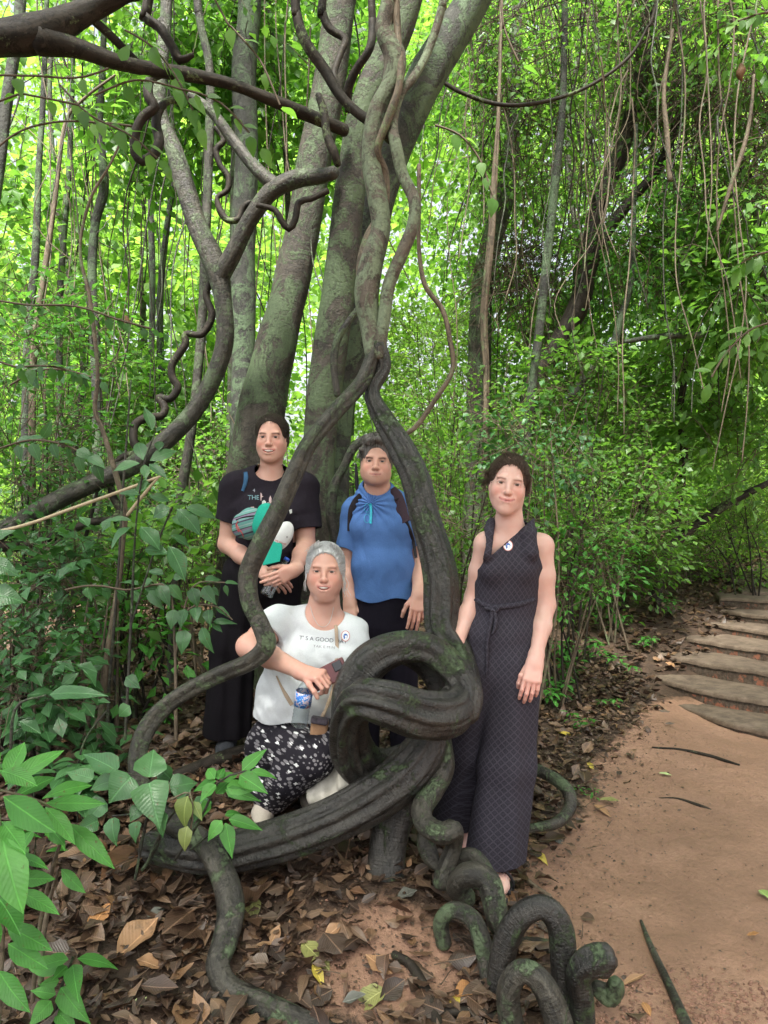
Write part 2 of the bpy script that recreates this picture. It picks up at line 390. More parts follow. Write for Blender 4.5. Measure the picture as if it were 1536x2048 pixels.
# ------------------------------------------------------------------ steps: cement treads on brick risers, curving round at the left
b = NB('step_cement'); p = b.pos(); n1 = b.noise(p, 9, 6, .7); n2 = b.noise(p, 60, 5, .7)
c = b.ramp(n1, [(.25, (.055, .040, .029)), (.5, (.14, .103, .075)), (.75, (.22, .168, .125))])
c = b.mix(b.ramp(n2, [(.55, 0.), (.75, .5)]), c, (.08, .065, .05))
M_cement = b.done(b.princ(c, .85, b.bump(b.math('ADD', n1, b.math('MULTIPLY', n2, .5)), .8, .012), .3))
b = NB('step_brick'); p = b.pos(); uv = b.uv(); n1 = b.noise(p, 12, 5, .7)
br = b.n('ShaderNodeTexBrick', i_Scale=1.0, i_Mortar_Size=.006, i_Brick_Width=.19, i_Row_Height=.055, i_Mortar_Smooth=.3); b.set(br.inputs['Vector'], b.mix(.02, uv, b.noise(uv, 8, 3, .6, out=1)))
b.set(br.inputs['Color1'], (.33, .13, .075)); b.set(br.inputs['Color2'], (.24, .10, .065)); b.set(br.inputs['Mortar'], (.10, .085, .07))
c = b.mix(b.ramp(n1, [(.38, 0.), (.46, .95)]), br.outputs[0], b.ramp(b.noise(p, 40, 5, .7), [(.3, (.035, .028, .022)), (.5, (.085, .068, .052)), (.75, (.17, .14, .11))]))
M_brick = b.done(b.princ(c, .9, b.bump(b.math('ADD', b.math('MULTIPLY', br.outputs[1], -.6), n1), .8, .012), .2))
_steps = [ # pixels of the front top edge, left to right; depth of the front edge on the right
    ([(1288, 1372), (1320, 1397), (1390, 1422), (1460, 1446), (1536, 1463)], 4.90),
    ([(1290, 1345), (1335, 1362), (1395, 1378), (1460, 1391), (1536, 1402)], 5.30),
    ([(1312, 1306), (1345, 1312), (1400, 1324), (1465, 1335), (1536, 1345)], 5.72),
    ([(1375, 1276), (1400, 1280), (1450, 1288), (1536, 1300)], 6.15),
    ([(1388, 1241), (1420, 1246), (1470, 1254), (1536, 1264)], 6.60),
    ([(1418, 1217), (1450, 1221), (1490, 1227), (1536, 1232)], 7.05),
    ([(1440, 1195), (1480, 1197), (1536, 1200)], 7.45),
    ([(1485, 1184), (1536, 1185)], 7.90)]
st = empty('stairway', (2.9, 4.9, .02)); tag(st, 'curved flight of worn cement steps with brick risers climbing at the path end', 'steps')
for i, (px, Y0) in enumerate(_steps):
    zt = CAMZ-(px[-1][1]-1024)/F*Y0
    e = np.array([((a-768)/F*((CAMZ-zt)*F/(q-1024)), (CAMZ-zt)*F/(q-1024)) for a, q in px])
    d = e[-1]-e[-2]; e = np.vstack([e, e[-1]+d/np.linalg.norm(d)*np.array([.8, .8]), e[-1]+d/np.linalg.norm(d)*2.2])
    e4 = catmull(np.hstack([e, np.zeros((len(e), 2))]), .03)[:, :2]; n = len(e4)
    s = np.concatenate(([0], np.cumsum(np.linalg.norm(np.diff(e4, axis=0), axis=1))))
    jag = .010*sinoise(s*1., 40+i, 5, 5)+.006*sinoise(s*1., 60+i, 3, 40)
    fr = e4.copy(); fr[:, 1] += jag
    back = fr+np.array([.28, .95]); ztop = zt+.006*sinoise(s, 80+i, 4, 6)
    lip = fr+np.array([0, .018]); nrows = [np.c_[fr, ztop-.030-.008*np.abs(sinoise(s, 70+i, 3, 22))], np.c_[fr, ztop-.012], np.c_[lip, ztop]]
    for k in np.linspace(.06, .95, 7): nrows.append(np.c_[fr+np.array([.28, .95])*k/.95, ztop+.004*sinoise(np.c_[fr*1.0, s*0+k], 90+i, 3, 9)])
    V = np.vstack(nrows); m_ = len(nrows); ii = (np.arange(m_-1)[:, None]*n+np.arange(n-1)[None]).ravel()
    f = np.stack([ii, ii+1, ii+n+1, ii+n], -1)
    # left end wall of the slab
    LB = len(V); endl = np.vstack([r[0] for r in nrows[1:]]); low = endl.copy(); low[:, 2] -= .10
    V = np.vstack([V, low]); ne = len(endl)
    fe = np.array([[(k+1)*n, (k+2)*n, LB+k+1, LB+k] for k in range(ne-1)]) if ne > 1 else np.zeros((0, 4), int)
    stp = mesh('step', V, np.vstack([f, fe]), M_cement, st)
    rb = fr+np.array([0.004, .010])+np.stack([0*s, .006*sinoise(s, 55+i, 4, 18)], 1); zb = zt-.26
    V2 = np.vstack([np.c_[rb, np.full(n, zb)], np.c_[rb, ztop-.024]]); j = np.arange(n-1)
    uv = np.vstack([np.c_[s, np.zeros(n)], np.c_[s, np.full(n, .17)]])
    mesh('riser', V2, np.stack([j, j+1, j+n+1, j+n], -1), M_brick, stp, uv=uv)
# ------------------------------------------------------------------ bark materials
M_knot = mat_bark('bark_wet_liana', (.005, .0045, .004), (.019, .017, .014), (.068, .062, .052), lichen=(.06, .10, .035), lich=.34, rough=.34, along=3, across=26, bstr=1., bdist=.012, rings=.35, spot=2.6, spec=.6)
M_lian = mat_bark('bark_mossy_liana', (.008, .007, .006), (.032, .029, .022), (.115, .105, .083), lichen=(.105, .15, .075), lich=.5, rough=.48, along=4, across=30, bstr=1., bdist=.010, rings=.3, spot=3.0)
M_pale = mat_bark('bark_lichened_liana', (.035, .028, .022), (.09, .072, .054), (.19, .17, .135), lichen=(.20, .25, .155), lich=.85, rough=.75, along=4, across=30, bstr=.9, bdist=.008, rings=.4, spot=3.2)
M_dark = mat_bark('bark_dark_liana', (.006, .005, .004), (.020, .016, .012), (.060, .048, .036), lich=.12, rough=.68, spec=.22, along=4, across=30, bstr=.7, bdist=.005, rings=.3)
M_brn = mat_bark('bark_brown_liana', (.04, .03, .02), (.11, .083, .055), (.24, .19, .135), lich=.2, rough=.7, along=4, across=40, bstr=.7, bdist=.004)
M_tree = mat_bark('bark_smooth_tree', (.012, .010, .008), (.036, .029, .021), (.085, .075, .057), lichen=(.085, .13, .06), lich=.75, rough=.68, along=5, across=18, bstr=1., bdist=.012, rings=.15, spot=1.6)
M_tree2 = mat_bark('bark_grey_tree', (.012, .012, .010), (.032, .033, .028), (.085, .087, .072), lichen=(.11, .17, .09), lich=.7, rough=.72, along=5, across=18, bstr=1., bdist=.012, spot=1.8)

def build(name, label, cat, parts, group=None):
    """parts: list of (child name or None for the main mesh, list of limb dicts, material)"""
    main = parts[0]
    def mk(limbs): 
        pieces = [tube(**l) for l in limbs]; v, f, uv = merge(pieces); return v, fix_f(f), uv
    v, f, uv = mk(main[1])
    if len(parts) == 1:
        o = mesh(name, v, f, main[2], uv=uv); tag(o, label, cat, group); return o
    r = empty(name, (v[:, 0].mean(), v[:, 1].mean(), v[:, 2].min())); tag(r, label, cat, group)
    for nm, limbs, m_ in parts:
        v, f, uv = mk(limbs); mesh(nm, v, f, m_, r, uv=uv)
    return r
def L(px, **k):
    d = dict(pts=PX(px), seg=20, step=.02, bump=.05); d.update(k); return d

# the great knotted liana
def th(pts, f): return [(a, b_, c, r*f) for a, b_, c, r in pts]
A = [(748, 700, 3.36, 19), (722, 765, 3.3, 21), (665, 828, 3.2, 22), (615, 890, 3.12, 23), (582, 960, 3.08, 24), (556, 1020, 3.05, 25), (518, 1095, 3.0, 27), (497, 1150, 3.0, 27), (501, 1205, 2.98, 26),
     (522, 1252, 2.96, 26), (532, 1290, 2.95, 28), (500, 1322, 2.95, 25), (430, 1352, 2.95, 23), (355, 1393, 2.95, 23), (303, 1440, 2.94, 25), (277, 1495, 2.9, 25), (275, 1550, 2.86, 24), (300, 1610, 2.8, 25),
     (350, 1650, 2.72, 27), (405, 1685, 2.64, 31), (445, 1745, 2.57, 36), (463, 1815, 2.5, 38), (452, 1880, 2.43, 36), (436, 1935, 2.36, 33), (462, 1980, 2.31, 33), (530, 2012, 2.26, 33), (620, 2052, 2.2, 32), (720, 2100, 2.12, 32), (860, 2130, 2.05, 30)]
B = [(757, 690, 3.36, 20), (768, 735, 3.36, 17), (745, 785, 3.34, 17), (768, 840, 3.30, 25), (803, 900, 3.25, 31), (832, 965, 3.2, 34), (848, 1030, 3.16, 34), (868, 1095, 3.12, 37), (884, 1160, 3.08, 40), (884, 1215, 3.06, 40),
     (886, 1262, 3.02, 38), (912, 1310, 2.97, 38), (925, 1365, 2.88, 38)]
S1 = [(922, 1335, 2.92, 38), (925, 1385, 2.82, 44), (900, 1425, 2.72, 53), (840, 1430, 2.64, 57), (775, 1408, 2.60, 52), (722, 1402, 2.63, 45), (698, 1448, 2.74, 44), (708, 1508, 2.86, 52), (752, 1545, 2.95, 54), (815, 1525, 3.0, 46), (855, 1480, 3.0, 40)]
S2 = [(698, 1440, 2.86, 48), (704, 1378, 2.86, 50), (738, 1324, 2.86, 48), (794, 1296, 2.86, 42), (856, 1298, 2.86, 38), (905, 1335, 2.83, 38), (938, 1385, 2.78, 36), (930, 1430, 2.74, 36)]
S3 = [(772, 1305, 2.97, 22), (822, 1312, 3.0, 26), (862, 1345, 3.02, 27), (888, 1400, 3.0, 28), (890, 1450, 2.95, 30)]
S4 = [(868, 1450, 2.84, 40), (852, 1500, 2.82, 48), (812, 1550, 2.80, 53), (750, 1595, 2.78, 52), (680, 1633, 2.76, 49), (600, 1665, 2.74, 47), (510, 1692, 2.71, 45), (430, 1708, 2.69, 42), (360, 1703, 2.7, 38), (300, 1690, 2.74, 34)]
S5 = [(828, 1530, 2.9, 44), (800, 1600, 2.89, 44), (780, 1665, 2.86, 42), (772, 1730, 2.82, 42), (772, 1785, 2.78, 50)]
K = dict(seg=40, step=.012, ribs=5, rib=.26, twist=4.5, bump=.05)
kn = build('knotted_liana', 'huge dark ribbed liana tied in a knot with two long arms framing the group', 'liana', [
    ('arm', [L(th(A, .72), seg=28, step=.015, ribs=4, rib=.20, twist=2.0, bump=.10, seed=3)], M_lian),
    ('arm', [L(th(B, .82), seg=60, step=.012, ribs=7, rib=.24, twist=2.4, bump=.06, seed=4)], M_knot),
    ('loop', [L(th(S1, .82), seed=5, **dict(K, ribs=9, rib=.20, twist=2.2, seg=72))], M_knot),
    ('loop', [L(th(S2, .78), seed=7, **dict(K, ribs=6, rib=.2, twist=2, seg=56))], M_knot),
    ('loop', [L(th(S3, .85), seed=9, **dict(K, ribs=3, rib=.12))], M_knot),
    ('trunk', [L(th(S4, .86), seed=11, **dict(K, ribs=9, twist=1.3, rib=.17, seg=72))], M_knot),
    ('trunk', [L(th(S5, .88), seed=13, **dict(K, ribs=4, rib=.10, twist=1))], M_knot)])
R = dict(seg=32, step=.010, ribs=5, rib=.13, twist=3, bump=.10)
sp = build('coiled_liana', 'chain of dark coils and arches spiralling down to the path at the knot', 'liana', [
    ('coil', [L(th([(878, 1480, 2.86, 30), (886, 1535, 2.82, 28), (868, 1580, 2.76, 24), (845, 1615, 2.7, 24), (852, 1650, 2.64, 25), (884, 1668, 2.6, 27), (905, 1662, 2.62, 25), (908, 1690, 2.66, 20), (892, 1735, 2.66, 22), (884, 1770, 2.64, 23)], .84), seed=21, **R)], M_lian),
    ('coil', [L(th([(862, 1640, 2.74, 16), (852, 1680, 2.72, 22), (862, 1715, 2.7, 20), (880, 1738, 2.68, 10)], .84), seed=22, **R)], M_lian),
    ('coil', [L(th([(905, 1718, 2.72, 18), (945, 1712, 2.70, 20), (972, 1745, 2.66, 20), (985, 1790, 2.6, 18)], .84), seed=23, **R)], M_lian),
    ('coil', [L(th([(935, 1800, 2.60, 22), (915, 1772, 2.58, 26), (938, 1750, 2.54, 27), (975, 1762, 2.52, 27), (990, 1810, 2.48, 26), (1000, 1850, 2.46, 24), (1030, 1880, 2.48, 20)], .84), seed=24, **R)], M_lian),
    ('coil', [L(th([(888, 1890, 2.46, 18), (882, 1845, 2.46, 19), (906, 1820, 2.45, 20), (945, 1838, 2.43, 22), (966, 1890, 2.40, 24), (978, 1950, 2.37, 24), (985, 2000, 2.33, 24)], .84), seed=25, **R)], M_lian),
    ('coil', [L(th([(995, 2060, 2.32, 28), (998, 1960, 2.31, 30), (1012, 1880, 2.3, 30), (1045, 1828, 2.28, 29), (1088, 1814, 2.27, 29), (1120, 1850, 2.26, 30), (1128, 1920, 2.26, 30), (1130, 1990, 2.26, 28), (1135, 2040, 2.26, 26)], .84), seed=26, **R)], M_knot),
    ('coil', [L(th([(1035, 2110, 2.16, 30), (1018, 2030, 2.15, 28), (1018, 1975, 2.14, 27), (1045, 1942, 2.13, 27), (1082, 1965, 2.12, 29), (1112, 2030, 2.1, 32), (1130, 2110, 2.08, 34)], .84), seed=27, **R)], M_lian),
    ('coil', [L(th([(1168, 2090, 2.22, 28), (1165, 2010, 2.22, 29), (1158, 1950, 2.2, 30), (1185, 1922, 2.18, 36), (1210, 1920, 2.19, 37)], .84), seed=28, **R)], M_knot),
    ('coil', [L(th([(1190, 1975, 2.26, 18), (1215, 1990, 2.26, 25), (1228, 1985, 2.25, 24), (1232, 1965, 2.24, 18)], .84), seed=29, **R)], M_lian)])
# the plaited stem rising from the crossing
U1 = [(748, 712, 3.36, 20), (740, 650, 3.40, 23), (735, 585, 3.42, 29), (745, 520, 3.44, 27), (762, 455, 3.45, 22), (754, 390, 3.47, 22), (743, 330, 3.5, 20), (745, 270, 3.5, 20), (757, 215, 3.5, 19), (784, 165, 3.5, 21), (790, 110, 3.5, 23), (768, 60, 3.5, 18), (778, 0, 3.5, 17), (782, -80, 3.5, 17)]
U2 = [(758, 715, 3.35, 17), (768, 640, 3.37, 18), (778, 570, 3.4, 19), (803, 510, 3.4, 19), (826, 450, 3.4, 18), (828, 400, 3.42, 17), (806, 350, 3.45, 16), (794, 300, 3.45, 16), (786, 250, 3.48, 14), (800, 190, 3.5, 13), (830, 150, 3.55, 12), (857, 100, 3.6, 11), (882, 20, 3.6, 11), (892, -60, 3.6, 11)]
U3 = [(735, 600, 3.47, 20), (728, 540, 3.47, 20), (738, 480, 3.5, 16), (765, 420, 3.53, 12), (770, 350, 3.52, 10), (755, 300, 3.47, 9), (775, 240, 3.45, 10), (800, 160, 3.46, 9), (795, 60, 3.5, 9), (790, -60, 3.5, 9)]
build('plaited_liana', 'pale lichened pair of lianas plaited round each other up to the canopy', 'liana', [
    ('stem', [L(th(U1, .9), seg=28, ribs=3, rib=.16, twist=3, bump=.08, seed=31)], M_pale),
    ('stem', [L(th(U2, .74), seg=24, ribs=3, rib=.14, twist=2, bump=.08, seed=32)], M_pale),
    ('stem', [L(th(U3, .85), seg=18, ribs=2, rib=.1, twist=2, bump=.06, seed=33)], M_brn)])
# dark climbers about the trunks
def one(name, label, pts, m_=M_dark, cat='liana', group=None, **k): return build(name, label, cat, [(name, [L(th(pts, .68 if 'path behind' in label else .85), **dict(dict(seg=14, step=.025), **k))], m_)], group)
one('climbing_liana', 'dark liana dropping from the upper left and crossing the plaited stem', [(588, -40, 3.6, 11), (594, 30, 3.6, 12), (612, 85, 3.6, 13), (650, 140, 3.62, 13), (680, 190, 3.62, 12), (715, 225, 3.62, 12), (752, 250, 3.63, 14), (782, 278, 3.66, 13), (795, 290, 3.72, 10)], ribs=2, rib=.1, twist=4)
one('climbing_liana', 'short dark liana bowing down to the highest knob of the plaited stem', [(742, -30, 3.7, 9), (745, 40, 3.7, 10), (740, 95, 3.65, 10), (712, 140, 3.68, 10), (696, 180, 3.72, 11), (697, 222, 3.76, 9)])
one('climbing_liana', 'dark liana hooking right at the top between two grey trunks', [(646, -30, 4.0, 10), (644, 20, 4.0, 10), (660, 58, 4.0, 10), (690, 78, 4.0, 9), (680, 110, 3.98, 8), (668, 150, 3.95, 8), (680, 190, 3.9, 7)])
one('climbing_liana', 'dark forked spur climbing the left side of the main trunk', [(637, 190, 4.1, 8), (648, 225, 4.1, 10), (654, 270, 4.1, 10), (668, 305, 4.1, 11), (676, 330, 4.12, 8)])
one('climbing_liana', 'small dark corkscrew liana under the bowed mossy branch', [(655, 382, 4.3, 8), (622, 398, 4.3, 7), (598, 405, 4.3, 8), (590, 440, 4.3, 8), (578, 458, 4.3, 8), (562, 440, 4.3, 8), (550, 420, 4.3, 7), (515, 410, 4.3, 6)])
one('climbing_liana', 'dark twisting liana behind the man with a mossy crook above his head', [(770, 868, 4.0, 7), (735, 876, 4.0, 10), (708, 895, 4.0, 11), (690, 930, 4.0, 10), (668, 975, 4.0, 12), (662, 1030, 4.0, 13), (672, 1085, 4.0, 12), (668, 1150, 4.0, 12), (672, 1230, 4.0, 13), (668, 1330, 4.0, 14)], M_lian)
one('climbing_liana', 'thin brown liana bowing right of the plaited stem above the man', [(838, 330, 3.8, 5), (838, 420, 3.8, 5), (838, 500, 3.8, 5), (850, 570, 3.8, 6), (885, 620, 3.8, 6), (900, 680, 3.8, 6), (905, 740, 3.8, 6), (870, 800, 3.8, 6), (835, 850, 3.8, 6), (810, 870, 3.8, 5)], M_brn)
one('climbing_liana', 'thin curved liana left of the crossing beside the main trunk', [(730, 600, 3.9, 6), (700, 640, 3.9, 8), (675, 680, 3.9, 9), (668, 730, 3.9, 9), (675, 790, 3.9, 8)], M_lian)
one('climbing_liana', 'mossy bare stem looping out onto the path behind the woman in the dress', [(1000, 1508, 3.5, 18), (1055, 1532, 3.42, 18), (1100, 1552, 3.34, 18), (1135, 1580, 3.26, 19), (1140, 1615, 3.2, 19), (1115, 1645, 3.12, 17), (1075, 1655, 3.08, 14), (1045, 1660, 3.06, 12)], M_lian)
# ------------------------------------------------------------------ leaf materials
ML_far = mat_leaf('leaf_far', [(.09, .19, .045), (.14, .27, .06), (.21, .35, .09), (.29, .43, .14)], trans=.55, rough=.6, veins=False, tmul=1.9)
ML_mid = mat_leaf('leaf_mid', [(.05, .13, .025), (.085, .20, .04), (.13, .27, .06), (.19, .34, .09)], trans=.5, rough=.42, veins=False, tmul=2.0)
ML_dark = mat_leaf('leaf_dark', [(.04, .12, .025), (.06, .17, .035), (.085, .22, .05)], trans=.48, rough=.34, veins=False, tmul=1.8)
ML_pale = mat_leaf('leaf_pale', [(.04, .12, .04), (.065, .18, .06), (.10, .24, .085)], trans=.3, rough=.33, veins=True, tmul=1.5, spots=True)
ML_fresh = mat_leaf('leaf_fresh', [(.05, .19, .03), (.08, .28, .045), (.13, .38, .075)], trans=.32, rough=.45, spec=.35, spots=True, veins=True, tmul=1.6)
ML_dry = mat_leaf('leaf_dry_hanging', [(.16, .08, .035), (.28, .15, .07), (.4, .24, .13)], trans=.25, rough=.7, veins=False)
M_twig = mat_plain('twig_wood', (.085, .06, .038), .75)

def twigs(C, D, tl, k, LL, WW, seed, droop=.25, nst=3, spread=1.0, **kw):
    """k leaves set alternately along each twig (origins C, directions D)"""
    r = rng(seed); n = len(C); D = norm(D)
    s = norm(np.cross(D, r.normal(size=(n, 3))*.35+np.array([0, 0, 1.])))
    j = np.arange(k); sg = np.where(j % 2 == 0, 1., -1.)
    tlen = tl*r.uniform(.6, 1.3, n)
    base = C[:, None]+D[:, None]*(tlen[:, None]*(j+.4)[None]/k)[..., None]+np.array([0, 0, -1.])*(tlen[:, None]*.22*((j/k)**2)[None])[..., None]
    last = (j == k-1)
    d = D[:, None]*np.where(last, 1.4, .65)[None, :, None]+s[:, None]*(sg*np.where(last, .15, spread))[None, :, None]+np.array([0, 0, -droop])+r.normal(size=(n, k, 3))*.28
    up = np.array([0, 0, 1.])+r.normal(size=(n, k, 3))*.38
    lr = r.uniform(.65, 1.25, (n, k))
    rnd = np.clip(np.repeat(r.uniform(0, 1, n)[:, None], k, 1)*.6+r.uniform(0, .4, (n, k)), 0, 1)
    return leaves(base.reshape(-1, 3), d.reshape(-1, 3), up.reshape(-1, 3), (LL*lr).ravel(), (WW*lr).ravel(), rnd.ravel(), seed+1, nst=nst, **kw)
def blobpts(blobs, n, seed, thr=-.15, shell=.35, f=1.6):
    """points in ellipsoid blobs [(centre, radii)], thinned by noise so the crown has gaps"""
    r = rng(seed); vol = np.array([np.prod(b_[1])**.75 for b_ in blobs]); vol /= vol.sum(); out = []
    for (c, rad), q in zip(blobs, vol):
        m = int(n*q*2.6)+8; u = norm(r.normal(size=(m, 3)))*(r.uniform(shell**3, 1, m)**(1/3))[:, None]
        p_ = np.array(c)+u*np.array(rad)
        k = sinoise(p_, seed+7, 3, f*2.2) > thr
        out.append(p_[k][:int(n*q)+1])
    return np.vstack(out)
def blob(px, py, Y, rx, ry=None, rz=None):
    return (P(px, py, Y), (rx, ry or rx, rz or rx))

def tree(name, label, cat, trunk, tm, blobs, nt_, lm, LL, WW, k=5, tl=.3, seed=0, group=None, thr=-.15, nst=3, droop=.3, limbs=(), prof='oval', tk=None):
    trunk = rooted(trunk); b0 = trunk[0]; r = empty(name, (b0[0], b0[1], b0[2])); tag(r, label, cat, group)
    kw = dict(seg=14, step=.06, bump=.08); kw.update(tk or {})
    v, f, uv = merge([tube(trunk, seed=seed, **kw)]+[tube(l, seed=seed+i+1, **dict(kw, seg=9)) for i, l in enumerate(limbs)])
    mesh('trunk', v, fix_f(f), tm, r, uv=uv)
    if blobs:
        C = blobpts(blobs, nt_, seed+50, thr); rr = rng(seed+51)
        cen = np.array([b_[0] for b_ in blobs]); nb = cen[np.argmin(np.linalg.norm(C[:, None]-cen[None], axis=-1), 1)]
        D = norm(C-nb)*.7+rr.normal(size=C.shape)*.5
        lv = twigs(C, D, tl, k, LL, WW, seed+52, droop, nst, prof=prof)
        bl = [(*lv, 0)]
        q = C[::3]; D2 = norm(D[::3])
        sv, sf, su = twigstems(q, D2, tl*1.2, .003+.0006*LL*20)
        mats = [lm, M_twig]
        bl.append((sv, sf, su, np.zeros(len(sv)), 1))
        leafmesh('crown', bl, None, r, mats=mats)
    return r
def twigstems(C, D, l, r_):
    """thin three-sided twigs as one block"""
    n = len(C); D = norm(D); a = norm(np.cross(D, np.array([.3, .2, 1.]))); b_ = np.cross(D, a)
    T0 = C-D*l*.3; T1 = C+D*l*.5; T2 = C+D*l+np.array([0, 0, -l*.22])
    rows = []
    for T, q in ((T0, 1.), (T1, .7), (T2, .3)):
        for an in (0, 2.09, 4.19): rows.append(T+(a*math.cos(an)+b_*math.sin(an))*r_*q)
    V = np.stack(rows, 1).reshape(-1, 3)
    q = np.array([[i*3+j, i*3+(j+1) % 3, i*3+3+(j+1) % 3, i*3+3+j] for i in range(2) for j in range(3)])
    f = (q[None]+(np.arange(n)*9)[:, None, None]).reshape(-1, 4)
    return V, f, np.zeros((len(V), 2))

def rooted(t):
    """carry a trunk on down into the ground"""
    t = np.asarray(t, float); b_ = t[0]
    if b_[2] > CAMZ+.6 or b_[0] < -1.6 and b_[1] < 4.35: return t
    g = float(gz(b_[0], b_[1]))
    if b_[2] < g: return t
    q = t[0].copy(); q[2] = g-.12; q[3] = b_[3]*1.25; q[0] -= (t[1][0]-t[0][0])*.25
    return np.vstack([q, t])
# ------------------------------------------------------------------ far woods, beyond counting
r_ = rng(100)
def farwood():
    n = 26000
    Y = r_.uniform(13, 34, n); X = r_.uniform(-.75, .75, n)*Y; Z = r_.uniform(0, 1, n)**.85*(.85*Y+1)+.8
    C = np.stack([X, Y, Z], 1)
    k = sinoise(C, 9, 4, .7) > -.02-.3*(Z < 5); C = C[k]
    return twigs(C, rng(5).normal(size=C.shape), .8, 6, .34, .17, 8, .35, 2 and 3)
def backwood():
    n = 9000; Y = r_.uniform(30, 44, n); X = r_.uniform(-.72, .72, n)*Y; Z = r_.uniform(0, 1, n)*(.78*Y+3)+.5
    C = np.stack([X, Y, Z], 1); t = X/Y; e = (Z-CAMZ)/Y
    hole = sinoise(np.stack([t*9, e*9], 1), 19, 3, 1.)-.25*(e < .12)-.10*(t < -.1); C = C[hole < .02-.25*(e > .22)]
    return twigs(C, rng(6).normal(size=C.shape), 1.8, 6, .85, .5, 18, .35, 3)
o = leafmesh('distant_woods', [farwood(), backwood()], ML_far); tag(o, kind='stuff')

def T(lst, **k): return PX(lst)
# ------------------------------------------------------------------ trees of the group behind the people
tree('forest_tree', 'thick brown trunk rising straight behind the plaited liana', 'tree', PX([(612, 1230, 4.45, 48.6), (620, 1130, 4.45, 43.7), (628, 1040, 4.45, 40.5), (636, 920, 4.45, 33.8), (648, 790, 4.45, 34.5), (668, 650, 4.45, 34.5), (686, 520, 4.45, 33.1), (696, 420, 4.45, 31.0), (706, 330, 4.45, 29.6), (725, 230, 4.45, 29.6), (765, 130, 4.45, 31.0), (800, 50, 4.45, 29.6), (825, -60, 4.45, 29.6), (850, -300, 4.5, 28.2), (860, -700, 4.5, 22.5)]), M_tree,
     [((.3, 4.6, 7.6), (2.4, 1.8, 1.0))], 450, ML_mid, .13, .055, seed=1, tk=dict(seg=28, bump=.06, ribs=3, rib=.05))
tree('forest_tree', 'smooth grey trunk leaning away to the upper right', 'tree', PX([(668, 900, 4.75, 32.0), (700, 700, 4.75, 33.6), (722, 560, 4.75, 33.6), (748, 430, 4.75, 33.6), (776, 330, 4.75, 35.2), (812, 240, 4.75, 36.8), (855, 150, 4.75, 37.6), (900, 75, 4.75, 36.0), (940, 10, 4.75, 34.4), (975, -60, 4.75, 33.6), (1100, -300, 4.9, 30.4), (1200, -700, 5, 24.0)]), M_tree2,
     [((2.4, 5.2, 7.6), (1.8, 1.5, .9))], 350, ML_mid, .13, .055, seed=2, tk=dict(seg=28, bump=.06))
tree('forest_tree', 'grey brown trunk standing behind the woman in the black shirt', 'tree', PX([(492, 1120, 5.1, 58.0), (500, 1000, 5.1, 54.0), (512, 900, 5.1, 51.0), (530, 790, 5.1, 45.5), (552, 690, 5.1, 40.0), (572, 610, 5.1, 37.1), (590, 530, 5.1, 36.7), (610, 440, 5.1, 33.5), (625, 340, 5.1, 33.5), (645, 240, 5.1, 33.5), (662, 140, 5.1, 32.8), (678, 20, 5.1, 31.2), (690, -100, 5.1, 29.6), (700, -600, 5.1, 23.4)]), M_tree,
     [((-.8, 5.6, 8.0), (1.8, 1.5, .9))], 350, ML_mid, .13, .055, seed=3, tk=dict(seg=28, bump=.06))
tree('forest_tree', 'slim straight grey trunk just left of the leaning brown one', 'tree', PX([(478, 1150, 6, 26.2), (482, 900, 6, 23.8), (488, 700, 6, 23.0), (486, 500, 6, 24.6), (494, 300, 6, 23.0), (488, 150, 6, 24.6), (500, 0, 6, 23.0), (505, -300, 6, 19.7)]), M_tree2,
     [blob(430, -150, 6.2, 1.3), blob(300, -20, 6.6, .9)], 420, ML_mid, .12, .06, seed=4, tk=dict(seg=20))
bt = [(-50, 1090, 4.3, 30), (40, 1042, 4.35, 27), (110, 1003, 4.4, 27), (200, 960, 4.45, 27), (275, 925, 4.5, 28), (345, 868, 4.55, 27), (392, 815, 4.6, 26), (428, 752, 4.6, 26), (450, 680, 4.6, 26), (446, 600, 4.6, 26), (432, 535, 4.6, 27), (395, 455, 4.6, 24), (372, 380, 4.6, 23), (350, 305, 4.6, 21), (322, 235, 4.6, 18), (318, 170, 4.6, 17), (330, 60, 4.6, 14), (335, -60, 4.6, 14)]
tree('bowed_tree', 'mossy trunk bowed low across the left then curving upward and forking', 'tree', PX(th(bt[:10], .66)+th(bt[10:], .82)), M_lian, [], 0, None, 0, 0, seed=5, tk=dict(seg=24, bump=.08, ribs=3, rib=.1, twist=1, step=.03),
     limbs=[PX([(436, 560, 4.6, 20), (470, 500, 4.55, 18), (500, 440, 4.5, 17), (540, 385, 4.45, 18), (590, 358, 4.4, 19), (640, 352, 4.35, 16), (668, 345, 4.3, 14)]), PX([(552, 372, 4.45, 16), (520, 345, 4.45, 14), (470, 285, 4.5, 12), (425, 225, 4.5, 11), (380, 190, 4.5, 8)])])
